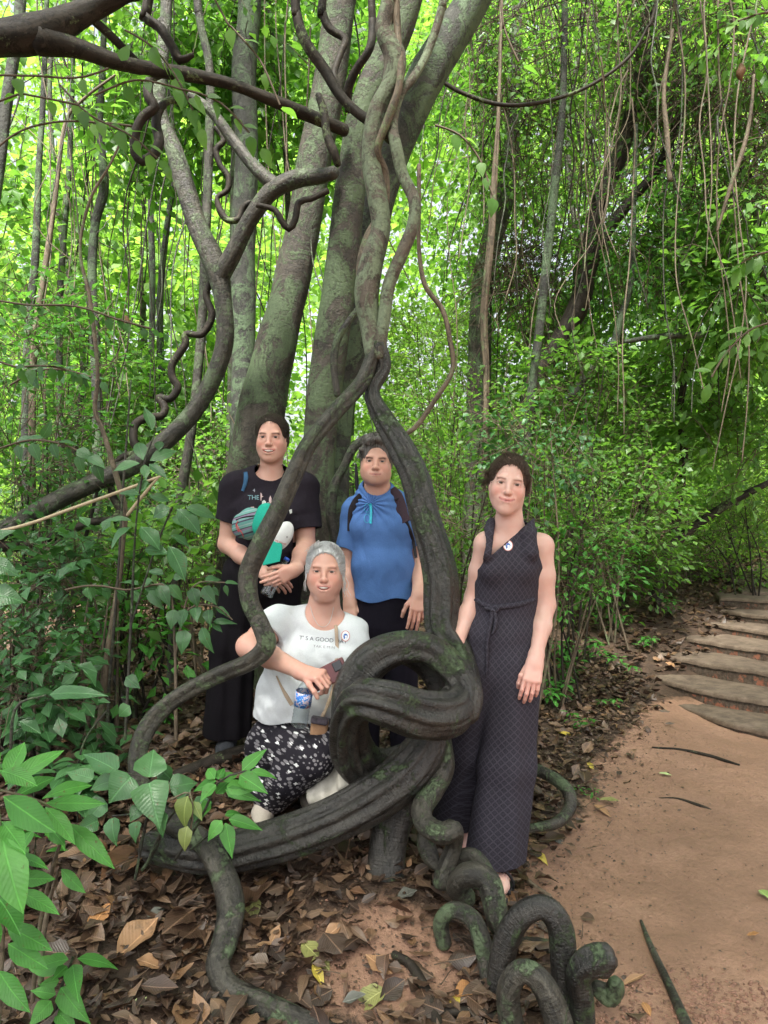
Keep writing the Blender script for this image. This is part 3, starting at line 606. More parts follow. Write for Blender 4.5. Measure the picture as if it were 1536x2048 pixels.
tree('fallen_limb', 'heavy black limb with a ragged fork jutting in at the top left corner', 'branch', PX([(-120, 85, 3.5, 36.1), (0, 78, 3.5, 34.4), (70, 68, 3.5, 36.1), (130, 45, 3.55, 29.2), (190, 15, 3.6, 22.4), (250, -15, 3.6, 18.9), (330, -60, 3.65, 15.5)]), M_dark, [], 0, None, 0, 0, seed=6, tk=dict(seg=24, bump=.16, ribs=4, rib=.15, step=.03),
     limbs=[PX([(80, 80, 3.5, 30), (150, 95, 3.55, 20), (230, 122, 3.6, 16), (300, 138, 3.7, 15), (380, 150, 3.8, 14), (465, 170, 3.9, 12), (540, 200, 4.0, 12), (632, 238, 4.2, 12), (690, 262, 4.3, 12)]), PX([(175, 30, 3.6, 9), (220, 70, 3.65, 9), (250, 100, 3.7, 8), (275, 125, 3.75, 7)]), PX([(300, -30, 3.8, 10), (290, 30, 3.8, 10), (320, 55, 3.8, 10), (345, 95, 3.8, 9), (360, 120, 3.8, 9), (385, 110, 3.8, 5)])])
one('looping_liana', 'black liana hook hanging below the top left limb', [(372, 140, 4.0, 9), (340, 142, 4.0, 10), (300, 160, 3.95, 11), (298, 195, 3.92, 12), (310, 215, 3.92, 12), (285, 235, 3.92, 11), (270, 270, 3.92, 11), (270, 305, 3.92, 11), (285, 322, 3.92, 12), (305, 312, 3.92, 12), (318, 285, 3.95, 12), (312, 240, 4.0, 11), (330, 205, 4.05, 9), (365, 198, 4.1, 8)], M_dark)
one('looping_liana', 'serpentine dark liana twisting down left of the bowed trunk', [(425, 560, 4.7, 8), (412, 590, 4.7, 8), (424, 630, 4.7, 9), (405, 668, 4.7, 8), (372, 668, 4.7, 8), (370, 690, 4.7, 9), (345, 728, 4.7, 9), (345, 755, 4.7, 9), (356, 775, 4.7, 9), (340, 798, 4.7, 9), (318, 795, 4.7, 9), (330, 815, 4.68, 9), (322, 832, 4.65, 9), (295, 835, 4.6, 10), (270, 850, 4.55, 10), (268, 885, 4.5, 10), (280, 905, 4.5, 10), (245, 915, 4.5, 9), (222, 945, 4.5, 9), (225, 990, 4.5, 9), (240, 1020, 4.5, 10), (225, 1040, 4.5, 10), (180, 1045, 4.45, 10), (110, 1072, 4.4, 11), (40, 1092, 4.35, 12), (-40, 1092, 4.3, 12)], M_dark, step=.015)
one('looping_liana', 'thin dark liana squiggling between the forked grey trunks', [(432, 255, 5.0, 6), (448, 280, 5.0, 7), (432, 300, 5.0, 8), (440, 330, 5.0, 7), (456, 352, 5.0, 7), (455, 380, 5.0, 7), (435, 395, 5.0, 6), (440, 420, 5.0, 8), (455, 440, 5.0, 8), (478, 438, 5.0, 8), (486, 415, 5.0, 8), (500, 405, 5.0, 7)], M_dark)

# ------------------------------------------------------------------ saplings and slim trunks on the left
def rootpx(pts):
    a, b_, Y, q = pts[0]; g = float(gz((a-768)/F*Y, Y)); yy = 1024+(CAMZ-g)/Y*F
    return pts if yy < b_+6 or b_ < 900 else [(a-2, yy+12, Y, q*1.2)]+pts
G1 = 'slim trunks in the thicket on the left'
_sap = [
 ('dark straight sapling trunk between the bowed trunk and the woman in black', [(343, 1375, 5.0, 14), (350, 1200, 5.0, 13), (362, 1000, 5.0, 13), (384, 850, 5.0, 12), (404, 650, 5.0, 12), (410, 500, 5.0, 12), (416, 350, 5.0, 12), (420, 150, 5.0, 11), (400, 40, 5.0, 10), (390, -60, 5.0, 10)], M_lian),
 ('pale smooth sapling with a swollen kink, third trunk from the left edge', [(196, 1260, 6.4, 14), (195, 950, 6.4, 12), (190, 700, 6.4, 12), (184, 560, 6.4, 12), (190, 450, 6.4, 11), (208, 370, 6.4, 12), (200, 250, 6.4, 9), (205, 150, 6.4, 8), (210, -40, 6.4, 7)], M_tree2),
 ('pale slender trunk at far left beside a twisting brown stem', [(50, 1160, 5.8, 11), (50, 850, 5.8, 10), (58, 640, 5.8, 10), (70, 520, 5.8, 10), (78, 330, 5.8, 8), (86, 200, 5.8, 7), (95, -40, 5.8, 6)], M_tree2),
 ('brown stem leaning right across the pale slender trunk', [(66, 1160, 5.5, 11), (64, 960, 5.5, 10), (68, 700, 5.5, 9), (90, 540, 5.5, 8), (110, 400, 5.5, 6), (130, 250, 5.5, 5), (165, 200, 5.5, 4), (230, 150, 5.5, 3)], M_brn),
 ('grey trunk edge at the upper left corner below the black limb', [(-20, 480, 4.8, 12), (0, 330, 4.8, 13), (14, 200, 4.8, 14), (35, 60, 4.8, 14), (45, -60, 4.8, 14)], M_tree2),
 ('crooked tan stem standing in front of the bowed trunk', [(196, 1500, 3.7, 8), (206, 1400, 3.7, 9), (216, 1300, 3.7, 8), (236, 1180, 3.7, 8), (246, 1080, 3.7, 7), (250, 1020, 3.7, 7), (235, 960, 3.7, 7), (206, 862, 3.7, 6), (190, 820, 3.7, 6), (195, 740, 3.7, 5), (180, 600, 3.7, 5), (160, 500, 3.7, 4), (180, 400, 3.7, 4), (222, 325, 3.7, 3), (256, 250, 3.7, 3)], M_brn),
 ('thin greenish stem rising beside the crooked tan one', [(214, 1500, 3.66, 4), (218, 1380, 3.66, 4), (226, 1280, 3.66, 4), (236, 1150, 3.66, 3), (246, 980, 3.66, 3), (262, 760, 3.66, 2)], M_lian),
 ('mossy green pole leaning down to the right at the left', [(85, 1080, 4.8, 9), (150, 1165, 4.7, 10), (190, 1235, 4.6, 10), (213, 1290, 4.5, 10), (235, 1370, 4.4, 10), (262, 1420, 4.3, 9), (292, 1455, 4.2, 8)], M_lian),
 ('blackish thin stem slanting up left of the mossy pole', [(95, 1470, 4.2, 5), (108, 1370, 4.3, 6), (130, 1270, 4.4, 6), (148, 1180, 4.5, 6), (175, 1060, 4.6, 5), (200, 960, 4.7, 4)], M_dark),
 ('slim trunk with vines between the bowed trunk and grey trunk, right of fork', [(455, 1000, 6.8, 9), (462, 760, 6.8, 9), (465, 560, 6.8, 8), (468, 300, 6.8, 8), (470, 0, 6.8, 7)], M_tree),
 ('faint thin trunk seen through leaves left of the dark sapling', [(300, 1200, 8.5, 8), (296, 900, 8.5, 8), (305, 600, 8.5, 8), (300, 300, 8.5, 7), (310, -40, 8.5, 6)], M_tree2),
 ('leaning thin trunk far behind, over the pale kinked sapling', [(130, 1150, 8.0, 8), (150, 900, 8.0, 8), (165, 700, 8.0, 7), (120, 450, 8.0, 7), (100, 200, 8.0, 6), (110, -40, 8.0, 6)], M_tree)]
for i, (lb, pts, m_) in enumerate(_sap):
    one('sapling_trunk', lb, rootpx(th(pts, .92)), m_, 'sapling', G1, seed=200+i, bump=.1)
one('fallen_stick', 'pale dead stick propped from lower left up to the crooked tan stem', [(-10, 1065, 3.5, 4), (60, 1047, 3.5, 4), (150, 1015, 3.5, 4), (240, 983, 3.5, 4), (320, 953, 3.5, 3)], mat_plain('dead_wood', (.42, .34, .22), .8), 'stick')
one('fallen_stick', 'short dead stick forking up beside the crooked tan stem', [(255, 1030, 3.55, 4), (285, 992, 3.52, 4), (316, 955, 3.5, 3)], bpy.data.materials['dead_wood'], 'stick')

# ------------------------------------------------------------------ trees and tangle on the right
tree('forest_tree', 'dark crooked trunk climbing through the tangle above the woman in the dress', 'tree', PX([(1040, 1000, 7.0, 20), (1050, 860, 7.0, 18), (1072, 760, 7.0, 19), (1115, 690, 7.0, 20), (1158, 610, 7.0, 20), (1172, 545, 7.0, 19), (1195, 420, 7.0, 17), (1240, 310, 7.0, 16), (1262, 230, 7.0, 15), (1290, 100, 7.0, 15), (1300, -60, 7.0, 14)]), M_dark,
     [blob(1300, 60, 7.2, 1.2, 1, .9), blob(1130, 120, 7.4, .9), blob(1420, 230, 7.0, .8), blob(1200, 380, 7.3, .7)], 650, ML_mid, .11, .045, seed=11, limbs=[PX([(1172, 560, 7, 14), (1210, 470, 7, 12), (1262, 400, 7, 11), (1320, 330, 7, 9), (1370, 200, 7, 8)])])
tree('forest_tree', 'pale straight thin trunk just right of the climbing root column', 'tree', PX([(1050, 960, 6.2, 10), (1058, 830, 6.2, 9), (1080, 650, 6.2, 9), (1096, 500, 6.2, 9), (1112, 350, 6.2, 8), (1126, 200, 6.2, 7), (1130, -40, 6.2, 6)]), M_tree2, [blob(1080, 60, 6.4, .8), blob(1010, 250, 6.6, .6)], 320, ML_mid, .09, .04, seed=12)
tree('forest_tree', 'shadowy vine wrapped trunk behind the man shoulder side', 'tree', PX([(950, 1080, 7.8, 26), (955, 900, 7.8, 24), (958, 760, 7.8, 24), (962, 600, 7.8, 22), (980, 500, 7.8, 22), (1008, 400, 7.8, 20), (1022, 300, 7.8, 16), (1030, 100, 7.8, 12), (1040, -60, 7.8, 10)]), M_tree, [blob(960, 470, 8.0, .7), blob(900, 330, 8.2, .8), blob(940, 130, 8.0, .9)], 650, ML_mid, .09, .04, seed=13)
tree('forest_tree', 'small dark tree with a low branch reaching right above the stairway', 'tree', PX([(1312, 1190, 7.6, 12), (1326, 1130, 7.6, 11), (1346, 1075, 7.6, 10), (1358, 1000, 7.6, 8), (1368, 900, 7.6, 8), (1360, 820, 7.6, 7), (1380, 700, 7.6, 6), (1390, 560, 7.6, 5)]), M_dark,
     [blob(1400, 720, 7.6, .75), blob(1310, 640, 7.8, .65), blob(1480, 900, 7.4, .8, .7, .5), blob(1400, 560, 7.6, .7), blob(1540, 780, 7.4, .7)], 1000, ML_mid, .15, .055, seed=14, limbs=[PX([(1338, 1095, 7.6, 10), (1400, 1045, 7.6, 9), (1470, 1000, 7.6, 8), (1545, 962, 7.6, 6)])], prof='lance', k=6)
tree('forest_tree', 'twin dark stems in the shrubs midway to the stairway', 'tree', PX([(1278, 1090, 9.0, 7), (1280, 980, 9.0, 7), (1284, 880, 9.0, 6), (1260, 760, 9.0, 5)]), M_dark, [blob(1250, 780, 9.0, .8), blob(1180, 850, 8.8, .7)], 700, ML_mid, .10, .045, seed=15, limbs=[PX([(1290, 1090, 9, 6), (1294, 960, 9, 6), (1320, 850, 9, 5)])])
tree('forest_tree', 'slanting grey pole crossing the shrubs from lower left to upper right', 'tree', PX([(1140, 800, 6.6, 7), (1180, 740, 6.6, 8), (1225, 690, 6.6, 8), (1240, 640, 6.6, 7), (1262, 560, 6.6, 6), (1268, 400, 6.6, 5), (1272, 250, 6.6, 4)]), M_tree2, [blob(1290, 480, 6.8, .6)], 260, ML_dark, .085, .035, seed=16)
tree('forest_tree', 'leafy young tree at the right edge with long drooping leaves', 'tree', PX([(1560, 1180, 6.6, 8), (1550, 950, 6.6, 8), (1545, 700, 6.6, 7), (1520, 500, 6.6, 6), (1500, 350, 6.6, 4)]), M_tree,
     [blob(1500, 560, 6.4, .6), blob(1540, 420, 6.4, .5), blob(1530, 60, 6.0, .5), blob(1440, 640, 6.8, .5)], 420, ML_mid, .17, .06, seed=17, prof='lance', k=6)
one('long_branch', 'long bare branch sagging across the upper right tangle', [(880, 160, 5.4, 5), (925, 186, 5.4, 5), (1000, 209, 5.4, 5), (1080, 205, 5.4, 5), (1170, 176, 5.4, 4), (1250, 122, 5.4, 4), (1292, 60, 5.4, 3), (1325, -30, 5.4, 4)], M_dark, 'branch')
one('long_branch', 'broken brown branch end hanging at the upper right', [(1508, 150, 5.0, 3), (1502, 220, 5.0, 4), (1490, 285, 5.0, 5), (1462, 370, 5.0, 5), (1434, 462, 5.0, 3)], M_brn, 'branch')
one('long_branch', 'short level grey branch stub above the small dark tree', [(1250, 683, 6.5, 5), (1320, 673, 6.5, 7), (1402, 670, 6.5, 8)], M_tree2, 'branch')
one('long_branch', 'hanging brown branch splinter in the middle of the upper right tangle', [(1345, 60, 5.6, 4), (1328, 180, 5.6, 5), (1334, 270, 5.6, 6), (1340, 360, 5.6, 6)], M_brn, 'branch')
one('root_column', 'bundle of tan climbing roots hanging straight beside the leaning trunk', [(968, 980, 5.7, 6), (972, 760, 5.7, 7), (968, 640, 5.7, 8), (978, 520, 5.7, 8), (985, 430, 5.7, 8), (990, 330, 5.7, 6), (998, 200, 5.7, 4), (1004, -40, 5.7, 4)], M_brn, 'roots', ribs=4, rib=.4, twist=5, seg=24)
o = bpy.context.scene.objects[-1]
r_ = rng(77)
# fine lianas: the curtain on the right, a thinner scatter on the left
def hang(px, Y, py0, py1, wob, r0, seed, slant=0):
    q = rng(seed); n = 9; t = np.linspace(0, 1, n)
    x = px+slant*t+np.cumsum(q.normal(size=n))*wob*.45+wob*np.sin(t*q.uniform(3, 9)+q.uniform(0, 6)); y = py0+(py1-py0)*t
    return [(a, b_, Y+.15*math.sin(3*k+seed), max(1.2, r0*(1-.4*k))) for a, b_, k in zip(x, y, t)]
for i in range(120):
    px = r_.uniform(900, 1530) if r_.random() > .25 else r_.uniform(1150, 1500); Y = r_.uniform(5.2, 9)
    if Y < 6.3 and 930 < px < 1100: Y += 1.2
    y1 = r_.uniform(280, 950); o = one('hanging_liana', 'thin brown liana hanging among others in the tangled curtain on the right', hang(px, Y, -60+r_.uniform(0, 300)*(r_.random() > .6), y1, r_.uniform(6, 26), r_.uniform(1.1, 2.5), 300+i, r_.uniform(-110, 110)), [M_brn, M_dark, M_brn, M_lian][i % 4], 'liana', 'thin lianas in the right hand tangle', seg=6, step=.07, bump=0)
for i in range(60):
    px = r_.uniform(-10, 700); Y = r_.uniform(4.8, 8.5)
    o = one('thin_liana', 'thin liana or twig strung loosely through the thicket on the left', hang(px, Y, -60+r_.uniform(0, 500)*(r_.random() > .5), r_.uniform(500, 1230), r_.uniform(6, 30), r_.uniform(1.1, 2.4), 500+i, r_.uniform(-160, 160)), [M_brn, M_dark, M_lian][i % 3], 'liana', 'thin lianas in the left hand thicket', seg=6, step=.07, bump=0)
# tangle: dense wiry twigs and small leaves filling the upper right, beyond counting
def tangle():
    C = blobpts([blob(1330, 100, 6.8, 1.9, 1.0, .8), blob(1440, 330, 6.4, 1.0, .7, .6), blob(1180, 260, 7.3, 1.2, .8, .7), blob(1000, 620, 7.6, .6, .6, .7), blob(1250, 520, 8.0, 1.2, .8, .6)], 1400, 61, .05, .1)
    D = rng(62).normal(size=C.shape)*np.array([.8, .8, .5])+np.array([0, 0, -.55])
    return C, D
C, D = tangle(); lv = twigs(C, D, .3, 5, .075, .022, 63, .5, 3, prof='lance'); sv, sf, su = twigstems(C, D, .55, .0045); sv2, sf2, su2 = twigstems(C+.1, -D+np.array([.5, 0, .2]), .6, .004)
o = leafmesh('vine_tangle', [(*lv, 0), (sv, sf, su, np.zeros(len(sv)), 1), (sv2, sf2, su2, np.zeros(len(sv2)), 1)], None, mats=[ML_dark, M_twig]); tag(o, kind='stuff')

# unseen trees added beside and behind the camera to keep sun off the clearing
tree('added_shade_tree', 'unseen tree added left of the camera to shade the clearing', 'tree', np.array([[-3.6, -.6, -.1, .16], [-3.5, -.7, 3, .14], [-3.0, -.6, 6.2, .10], [-2.4, -.4, 7.2, .06]]), M_tree, [((-2.2, -.7, 7.0), (3.0, 2.6, .8))], 1500, ML_mid, .24, .12, seed=20, thr=-.6, tl=.5, k=6)
tree('added_shade_tree', 'unseen tree added right of the camera to shade the path', 'tree', np.array([[5.2, -.8, -.1, .16], [5.0, -.8, 3, .14], [4.2, -.5, 6.2, .10], [3.2, -.2, 7.2, .06]]), M_tree2, [((2.8, -.1, 7.0), (3.4, 3.2, .8))], 1800, ML_mid, .24, .12, seed=22, thr=-.6, tl=.5, k=6)
# ------------------------------------------------------------------ background trees whose crowns fill the view
_bg = [
 ('bright green tree filling the top left behind the black limb', 120, 6.9, [(100, 260, 1.0), (230, 60, .9), (40, 500, .8)], .15, .075, ML_mid, 700),
 ('broad leaved tree whose pale leaves hang beside the slim grey trunk', 560, 7.2, [(560, 120, .9), (420, 60, .8), (600, 300, .6), (380, 230, .6)], .16, .08, ML_mid, 800),
 ('sunlit yellow green tree far behind the bowed trunk', 300, 10.5, [(300, 640, 1.3), (200, 480, 1.3), (420, 560, 1.0), (120, 720, 1.2)], .21, .11, ML_far, 1000),
 ('yellow green tree seen in the gap above the long bare branch', 985, 11.0, [(1000, 110, 1.4), (920, 230, 1.2), (1100, 300, 1.0)], .21, .11, ML_far, 800),
 ('light green tree right of centre with leaves between hanging lianas', 1150, 9.5, [(1080, 520, 1.0), (1200, 640, 1.1), (1330, 480, .9), (1120, 720, .9)], .14, .065, ML_mid, 1200),
 ('light tree beyond the stairway at the right edge', 1480, 10.5, [(1480, 560, 1.3), (1400, 760, 1.2), (1520, 860, 1.0), (1500, 320, 1.0)], .19, .09, ML_far, 1100),
 ('tree behind the dark sapling with mid green drooping leaves', 330, 8.2, [(330, 860, .9), (180, 800, .9), (440, 780, .6), (60, 760, .9)], .14, .07, ML_mid, 950),
 ('tall tree over the forked grey trunks at the top', 700, 8.8, [(620, 40, 1.1), (760, 150, .7), (880, 60, .8)], .16, .08, ML_mid, 700)]
for i, (lb, px, Y, bl, LL, WW, m_, n) in enumerate(_bg):
    tr = [(px+25*math.sin(i), 1150, Y, 13), (px, 900, Y, 12), (px+18*math.sin(i*2.), 600, Y, 11), (px+20*math.cos(i), 300, Y, 9), (px+30*math.cos(i*3.), -60, Y, 7)]
    g0 = gz((px-768)/F*Y, Y); tr[0] = (tr[0][0], 1024+(CAMZ-float(g0))/Y*F+20, Y, 14)
    tree('background_tree', lb, 'tree', PX(th(tr, .6)), [M_tree2, M_tree, M_lian][i % 3], [blob(a, b_, Y+.2*math.sin(a), r0, r0, r0*.8) for a, b_, r0 in bl], n, m_, LL, WW, seed=400+i*3, group='trees in the forest behind the people', k=5, tl=.38)
# ------------------------------------------------------------------ understorey shrubs
def shrub(name, label, px, py, Y, rad, n, LL, WW, m_, seed, group=None, k=6, tl=.26, prof='oval', ns=5, flat=.8, thr=-.2, nst=3, droop=.3, cat='shrub'):
    c = P(px, py, Y); g = float(gz(c[0], c[1])); r = empty(name, (c[0], c[1], g)); tag(r, label, cat, group); q = rng(seed)
    st = []
    for i in range(ns):
        b0 = np.array([c[0]+q.uniform(-.12, .12), c[1]+q.uniform(-.12, .12), g-.05]); e = c+q.uniform(-1, 1, 3)*np.array([rad*.7, rad*.5, rad*flat*.6])
        mid = (b0+e)/2+q.uniform(-.1, .1, 3); st.append(stemtube([b0, mid, e], .010, .004, 6, .08))
    v, f, uv = merge(st); mesh('stem', v, fix_f(f), M_brn if seed % 2 else M_dark, r, uv=uv)
    C = blobpts([(c, (rad, rad*.8, rad*flat))], n, seed+1, thr, .3, 2.2); C = C[C[:, 2] > gz(C[:, 0], C[:, 1])+.05]
    D = norm(C-c-np.array([0, 0, -rad*.5]))*.8+q.normal(size=C.shape)*.45
    lv = twigs(C, D, tl, k, LL, WW, seed+2, droop, nst, prof=prof); tw = twigstems(C, D, tl*1.1, .0028)
    leafmesh('foliage', [(*lv, 0), (*tw, np.zeros(len(tw[0])), 1)], None, r, mats=[m_, M_twig])
GR = 'shrubs of the forest undergrowth'
_sh = [ # right of the crossing and behind the woman in the dress
 ('bright leafy shrub between the man and the woman in the dress', 925, 1000, 4.9, .42, 130, .075, .034, ML_mid),
 ('shrub with pale broad leaves above the head of the woman in the dress', 1070, 880, 5.2, .36, 100, .085, .042, ML_pale),
 ('shrub directly behind the bare shoulder of the woman in the dress', 1140, 1010, 5.4, .50, 190, .075, .032, ML_mid),
 ('low feathery shrub at the elbow of the woman in the dress', 1130, 1130, 5.3, .38, 150, .085, .028, ML_fresh),
 ('shrub left of the dress over the bank beneath hanging roots', 930, 860, 5.8, .5, 180, .07, .032, ML_mid),
 ('dense shrub over the middle of the leafy bank', 1230, 1000, 6.6, .6, 230, .095, .042, ML_mid),
 ('low bright shrub on top of the bank left of the small dark tree', 1245, 1120, 7.0, .5, 200, .10, .042, ML_mid),
 ('round shrub with small leaves halfway up the tangle on the right', 1180, 860, 7.0, .65, 260, .09, .04, ML_mid),
 ('tall thin leaved shrub above the top steps', 1460, 1090, 8.6, .7, 300, .10, .04, ML_far),
 ('sunlit shrub in the gap over the stairway', 1400, 990, 9.6, .9, 380, .10, .045, ML_far),
 ('mid green shrub right of the low dark branch', 1500, 1040, 7.9, .5, 170, .10, .035, ML_mid),
 ('low shrub hugging the top of the bank before the stairway', 1370, 1150, 8.4, .45, 220, .07, .03, ML_mid),
 ('yellow green shrub far behind the woman in the dress', 1080, 780, 9.5, 1.0, 450, .10, .05, ML_far),
 ('yellow green shrub far behind the man', 880, 780, 9.8, .9, 420, .10, .05, ML_far),
 ('shrub glowing green right of the crossing stems', 860, 700, 8.2, .6, 260, .085, .04, ML_far),
 ('shrub behind the waist of the man', 900, 1120, 5.6, .4, 120, .085, .038, ML_mid),
 ('shrub showing between the man and the brown trunk', 690, 1010, 5.7, .4, 150, .085, .04, ML_mid),
 # left
 ('shrub behind the shoulder of the woman in black', 420, 930, 6.2, .45, 170, .085, .04, ML_mid),
 ('sunlit yellow green shrub in the gap left of the bowed trunk', 290, 850, 9.0, .9, 420, .11, .055, ML_far),
 ('shrub with grey green leaves under the bowed trunk', 180, 1010, 5.3, .5, 190, .095, .04, ML_pale),
 ('dense shrub at the left edge with small dark glossy leaves', 30, 880, 4.6, .5, 220, .075, .034, ML_dark),
 ('tall leafy shrub over the left edge beside the pale slender trunk', 60, 700, 5.0, .55, 200, .09, .035, ML_dark),
 ('low bright shrub beneath the lower dark liana on the left', 160, 1120, 5.6, .5, 230, .08, .036, ML_mid),
 ('low shrub at the left edge with pale leaves by the mossy pole', 40, 1150, 4.3, .36, 120, .085, .035, ML_pale),
 ('knee high shrub with light leaflets at the left edge', 45, 1300, 3.6, .26, 70, .09, .036, ML_pale),
 ('small bright shrub behind the mossy green pole', 250, 1180, 6.6, .4, 190, .07, .03, ML_fresh),
 ('shrub of small leaves between mossy pole and dark sapling', 320, 1110, 5.8, .4, 150, .075, .034, ML_mid),
 ('far low shrub on the leaf strewn floor at left', 110, 1190, 7.5, .6, 300, .08, .04, ML_mid),
 ('distant shrub behind the legs of the dark sapling', 400, 1100, 8.2, .6, 280, .085, .04, ML_far),
 ('distant light shrub at the left horizon', 60, 1050, 9.2, .9, 400, .09, .045, ML_far),
 ('distant shrub between the slim trunks at left', 200, 1040, 10.5, 1.1, 450, .10, .05, ML_far),
 ('distant shrub behind the woman in black', 470, 1010, 10.0, 1.0, 350, .10, .05, ML_far),
 ('distant shrub behind the man', 760, 950, 10.0, 1.0, 380, .10, .05, ML_far),
 ('distant shrub beyond the bank', 1150, 950, 11.0, 1.2, 500, .11, .05, ML_far),
 ('distant shrub beyond the top of the stairway', 1530, 960, 12.0, 1.2, 500, .12, .055, ML_far)]
_sh += [
 ('broad leaved shrub under the crooked tan stem', 190, 1180, 3.9, .30, 60, .14, .065, ML_pale),
 ('mid green broad leaved shrub between tan stem and dark sapling', 300, 1150, 4.3, .26, 50, .13, .06, ML_mid),
 ('broad leaved shrub beside the elbow of the woman in black', 400, 1060, 4.8, .26, 50, .13, .06, ML_mid),
 ('leafy clump low on the floor left of the dark sapling', 260, 1270, 4.2, .20, 36, .12, .055, ML_fresh), ('leafy clump low at far left under the propped stick', 60, 1380, 3.4, .20, 30, .13, .06, ML_pale),
 ('light green shrub showing at the foot of the slanting grey pole', 1150, 760, 6.3, .36, 90, .11, .05, ML_mid)]
for i, (lb, px, py, Y, rad, n, LL, WW, m_) in enumerate(_sh): shrub('shrub', lb, px, py, Y, rad, n, LL, WW, m_, 700+i*5, GR)
# a continuous belt of undergrowth farther back, beyond counting
q_ = rng(900); n = 6500; X = q_.uniform(-11, 11, n); Yb = q_.uniform(9.5, 17, n); Zb = gz(X, Yb)+q_.uniform(0, 1, n)**1.5*(2.6)
C = np.stack([X, Yb, Zb], 1); C = C[sinoise(C, 901, 3, 1.3) > -.35]
o = leafmesh('undergrowth', [twigs(C, q_.normal(size=C.shape)+np.array([0, 0, .5]), .5, 6, .15, .065, 902, .3, 3)], ML_far); tag(o, kind='stuff')

# ------------------------------------------------------------------ seedlings on the bank and the forest floor
def seedling(label, px, py, h, n, LL, WW, m_, seed, group='seedlings growing out of the leaf litter', tiers=3, cat='seedling', prof='oval'):
    g = G(px, py); r = empty('seedling', g); tag(r, label, cat, group); q = rng(seed); bl = []; st = []
    for s in range(n):
        b0 = g+np.array([q.uniform(-.09, .09), q.uniform(-.06, .06), -.02]); b0[2] = float(gz(b0[0], b0[1]))-.02
        hh = h*q.uniform(.6, 1.1); top = b0+np.array([q.uniform(-.3, .3)*hh, q.uniform(-.3, .1)*hh, hh]); mid = (b0+top)/2+q.uniform(-.02, .02, 3); st.append(stemtube([b0, mid, top], .003, .0018, 5, .05))
        for t in range(tiers):
            k = 5 if t == tiers-1 else 2; z = b0+(top-b0)*(.4+.6*(t+1)/tiers); a0 = q.uniform(0, 6.28)
            an = a0+np.arange(k)*2*np.pi/k+q.uniform(-.3, .3, k); d = np.stack([np.cos(an), np.sin(an), q.uniform(-.25, .35, k)], 1)
            sz = q.uniform(.7, 1.2, k); bl.append((*leaves(np.repeat(z[None], k, 0)+d*.01, d, np.tile([0, 0, 1.], (k, 1)), LL*sz, WW*sz, q.uniform(0, 1, k), seed+t+s*7, 7, .35, .22, prof), 0))
    v, f, uv = merge(st); mesh('stem', v, fix_f(f), bpy.data.materials['bark_mossy_liana'], r, uv=uv); leafmesh('foliage', [x[:4] for x in bl], m_, r)
_sd = [('clump of green seedlings on the bank by the hip of the woman in the dress', 1120, 1330, .22, 5, .085, .034, ML_fresh), ('spreading seedlings in the middle of the leafy bank', 1180, 1325, .20, 6, .08, .032, ML_fresh),
 ('seedlings on the bank nearest the lowest steps', 1245, 1350, .16, 3, .075, .03, ML_fresh), ('small seedlings beside the hand of the woman in the dress', 1110, 1420, .18, 4, .085, .036, ML_fresh),
 ('single seedling below the bank patch', 1225, 1420, .10, 2, .055, .024, ML_fresh), ('feathery seedlings high on the bank', 1330, 1235, .22, 4, .085, .03, ML_fresh), ('seedlings at the top of the bank behind the woman', 1180, 1190, .30, 5, .11, .035, ML_pale),
 ('tuft of tiny leaves beside the bare looping stem on the path edge', 1150, 1590, .09, 3, .035, .014, ML_fresh), ('seedling on the upper bank under the dark tree', 1290, 1165, .28, 4, .10, .035, ML_pale),
 ('pale seedlings on the floor at far left', 60, 1330, .22, 4, .09, .035, ML_pale), ('seedlings under the bowed trunk by the mossy pole', 160, 1270, .22, 5, .08, .035, ML_fresh), ('seedling beside the foot of the dark sapling', 300, 1340, .2, 3, .08, .04, ML_pale),
 ('small seedling in litter left of the crooked tan stem', 150, 1400, .18, 3, .085, .04, ML_fresh), ('rosette seedlings behind the big foreground leaves', 60, 1455, .2, 4, .1, .045, ML_pale), ('seedling before the curving arm of the liana', 330, 1450, .13, 3, .09, .045, ML_fresh),
 ('far seedlings on the brown forest floor at left', 230, 1210, .3, 5, .09, .04, ML_fresh), ('pale seedlings beneath the fork of sticks', 110, 1225, .3, 5, .09, .04, ML_pale), ('seedling beside the skirt of the black trousers', 410, 1290, .25, 3, .09, .035, ML_fresh),
 ('seedlings at the left edge under the mossy pole', 30, 1250, .3, 5, .10, .035, ML_pale), ('seedlings behind the right woman at path side', 1085, 1395, .2, 3, .08, .034, ML_fresh), ('bright seedling on bank crest below the hanging roots', 1040, 1190, .35, 4, .1, .036, ML_mid)]
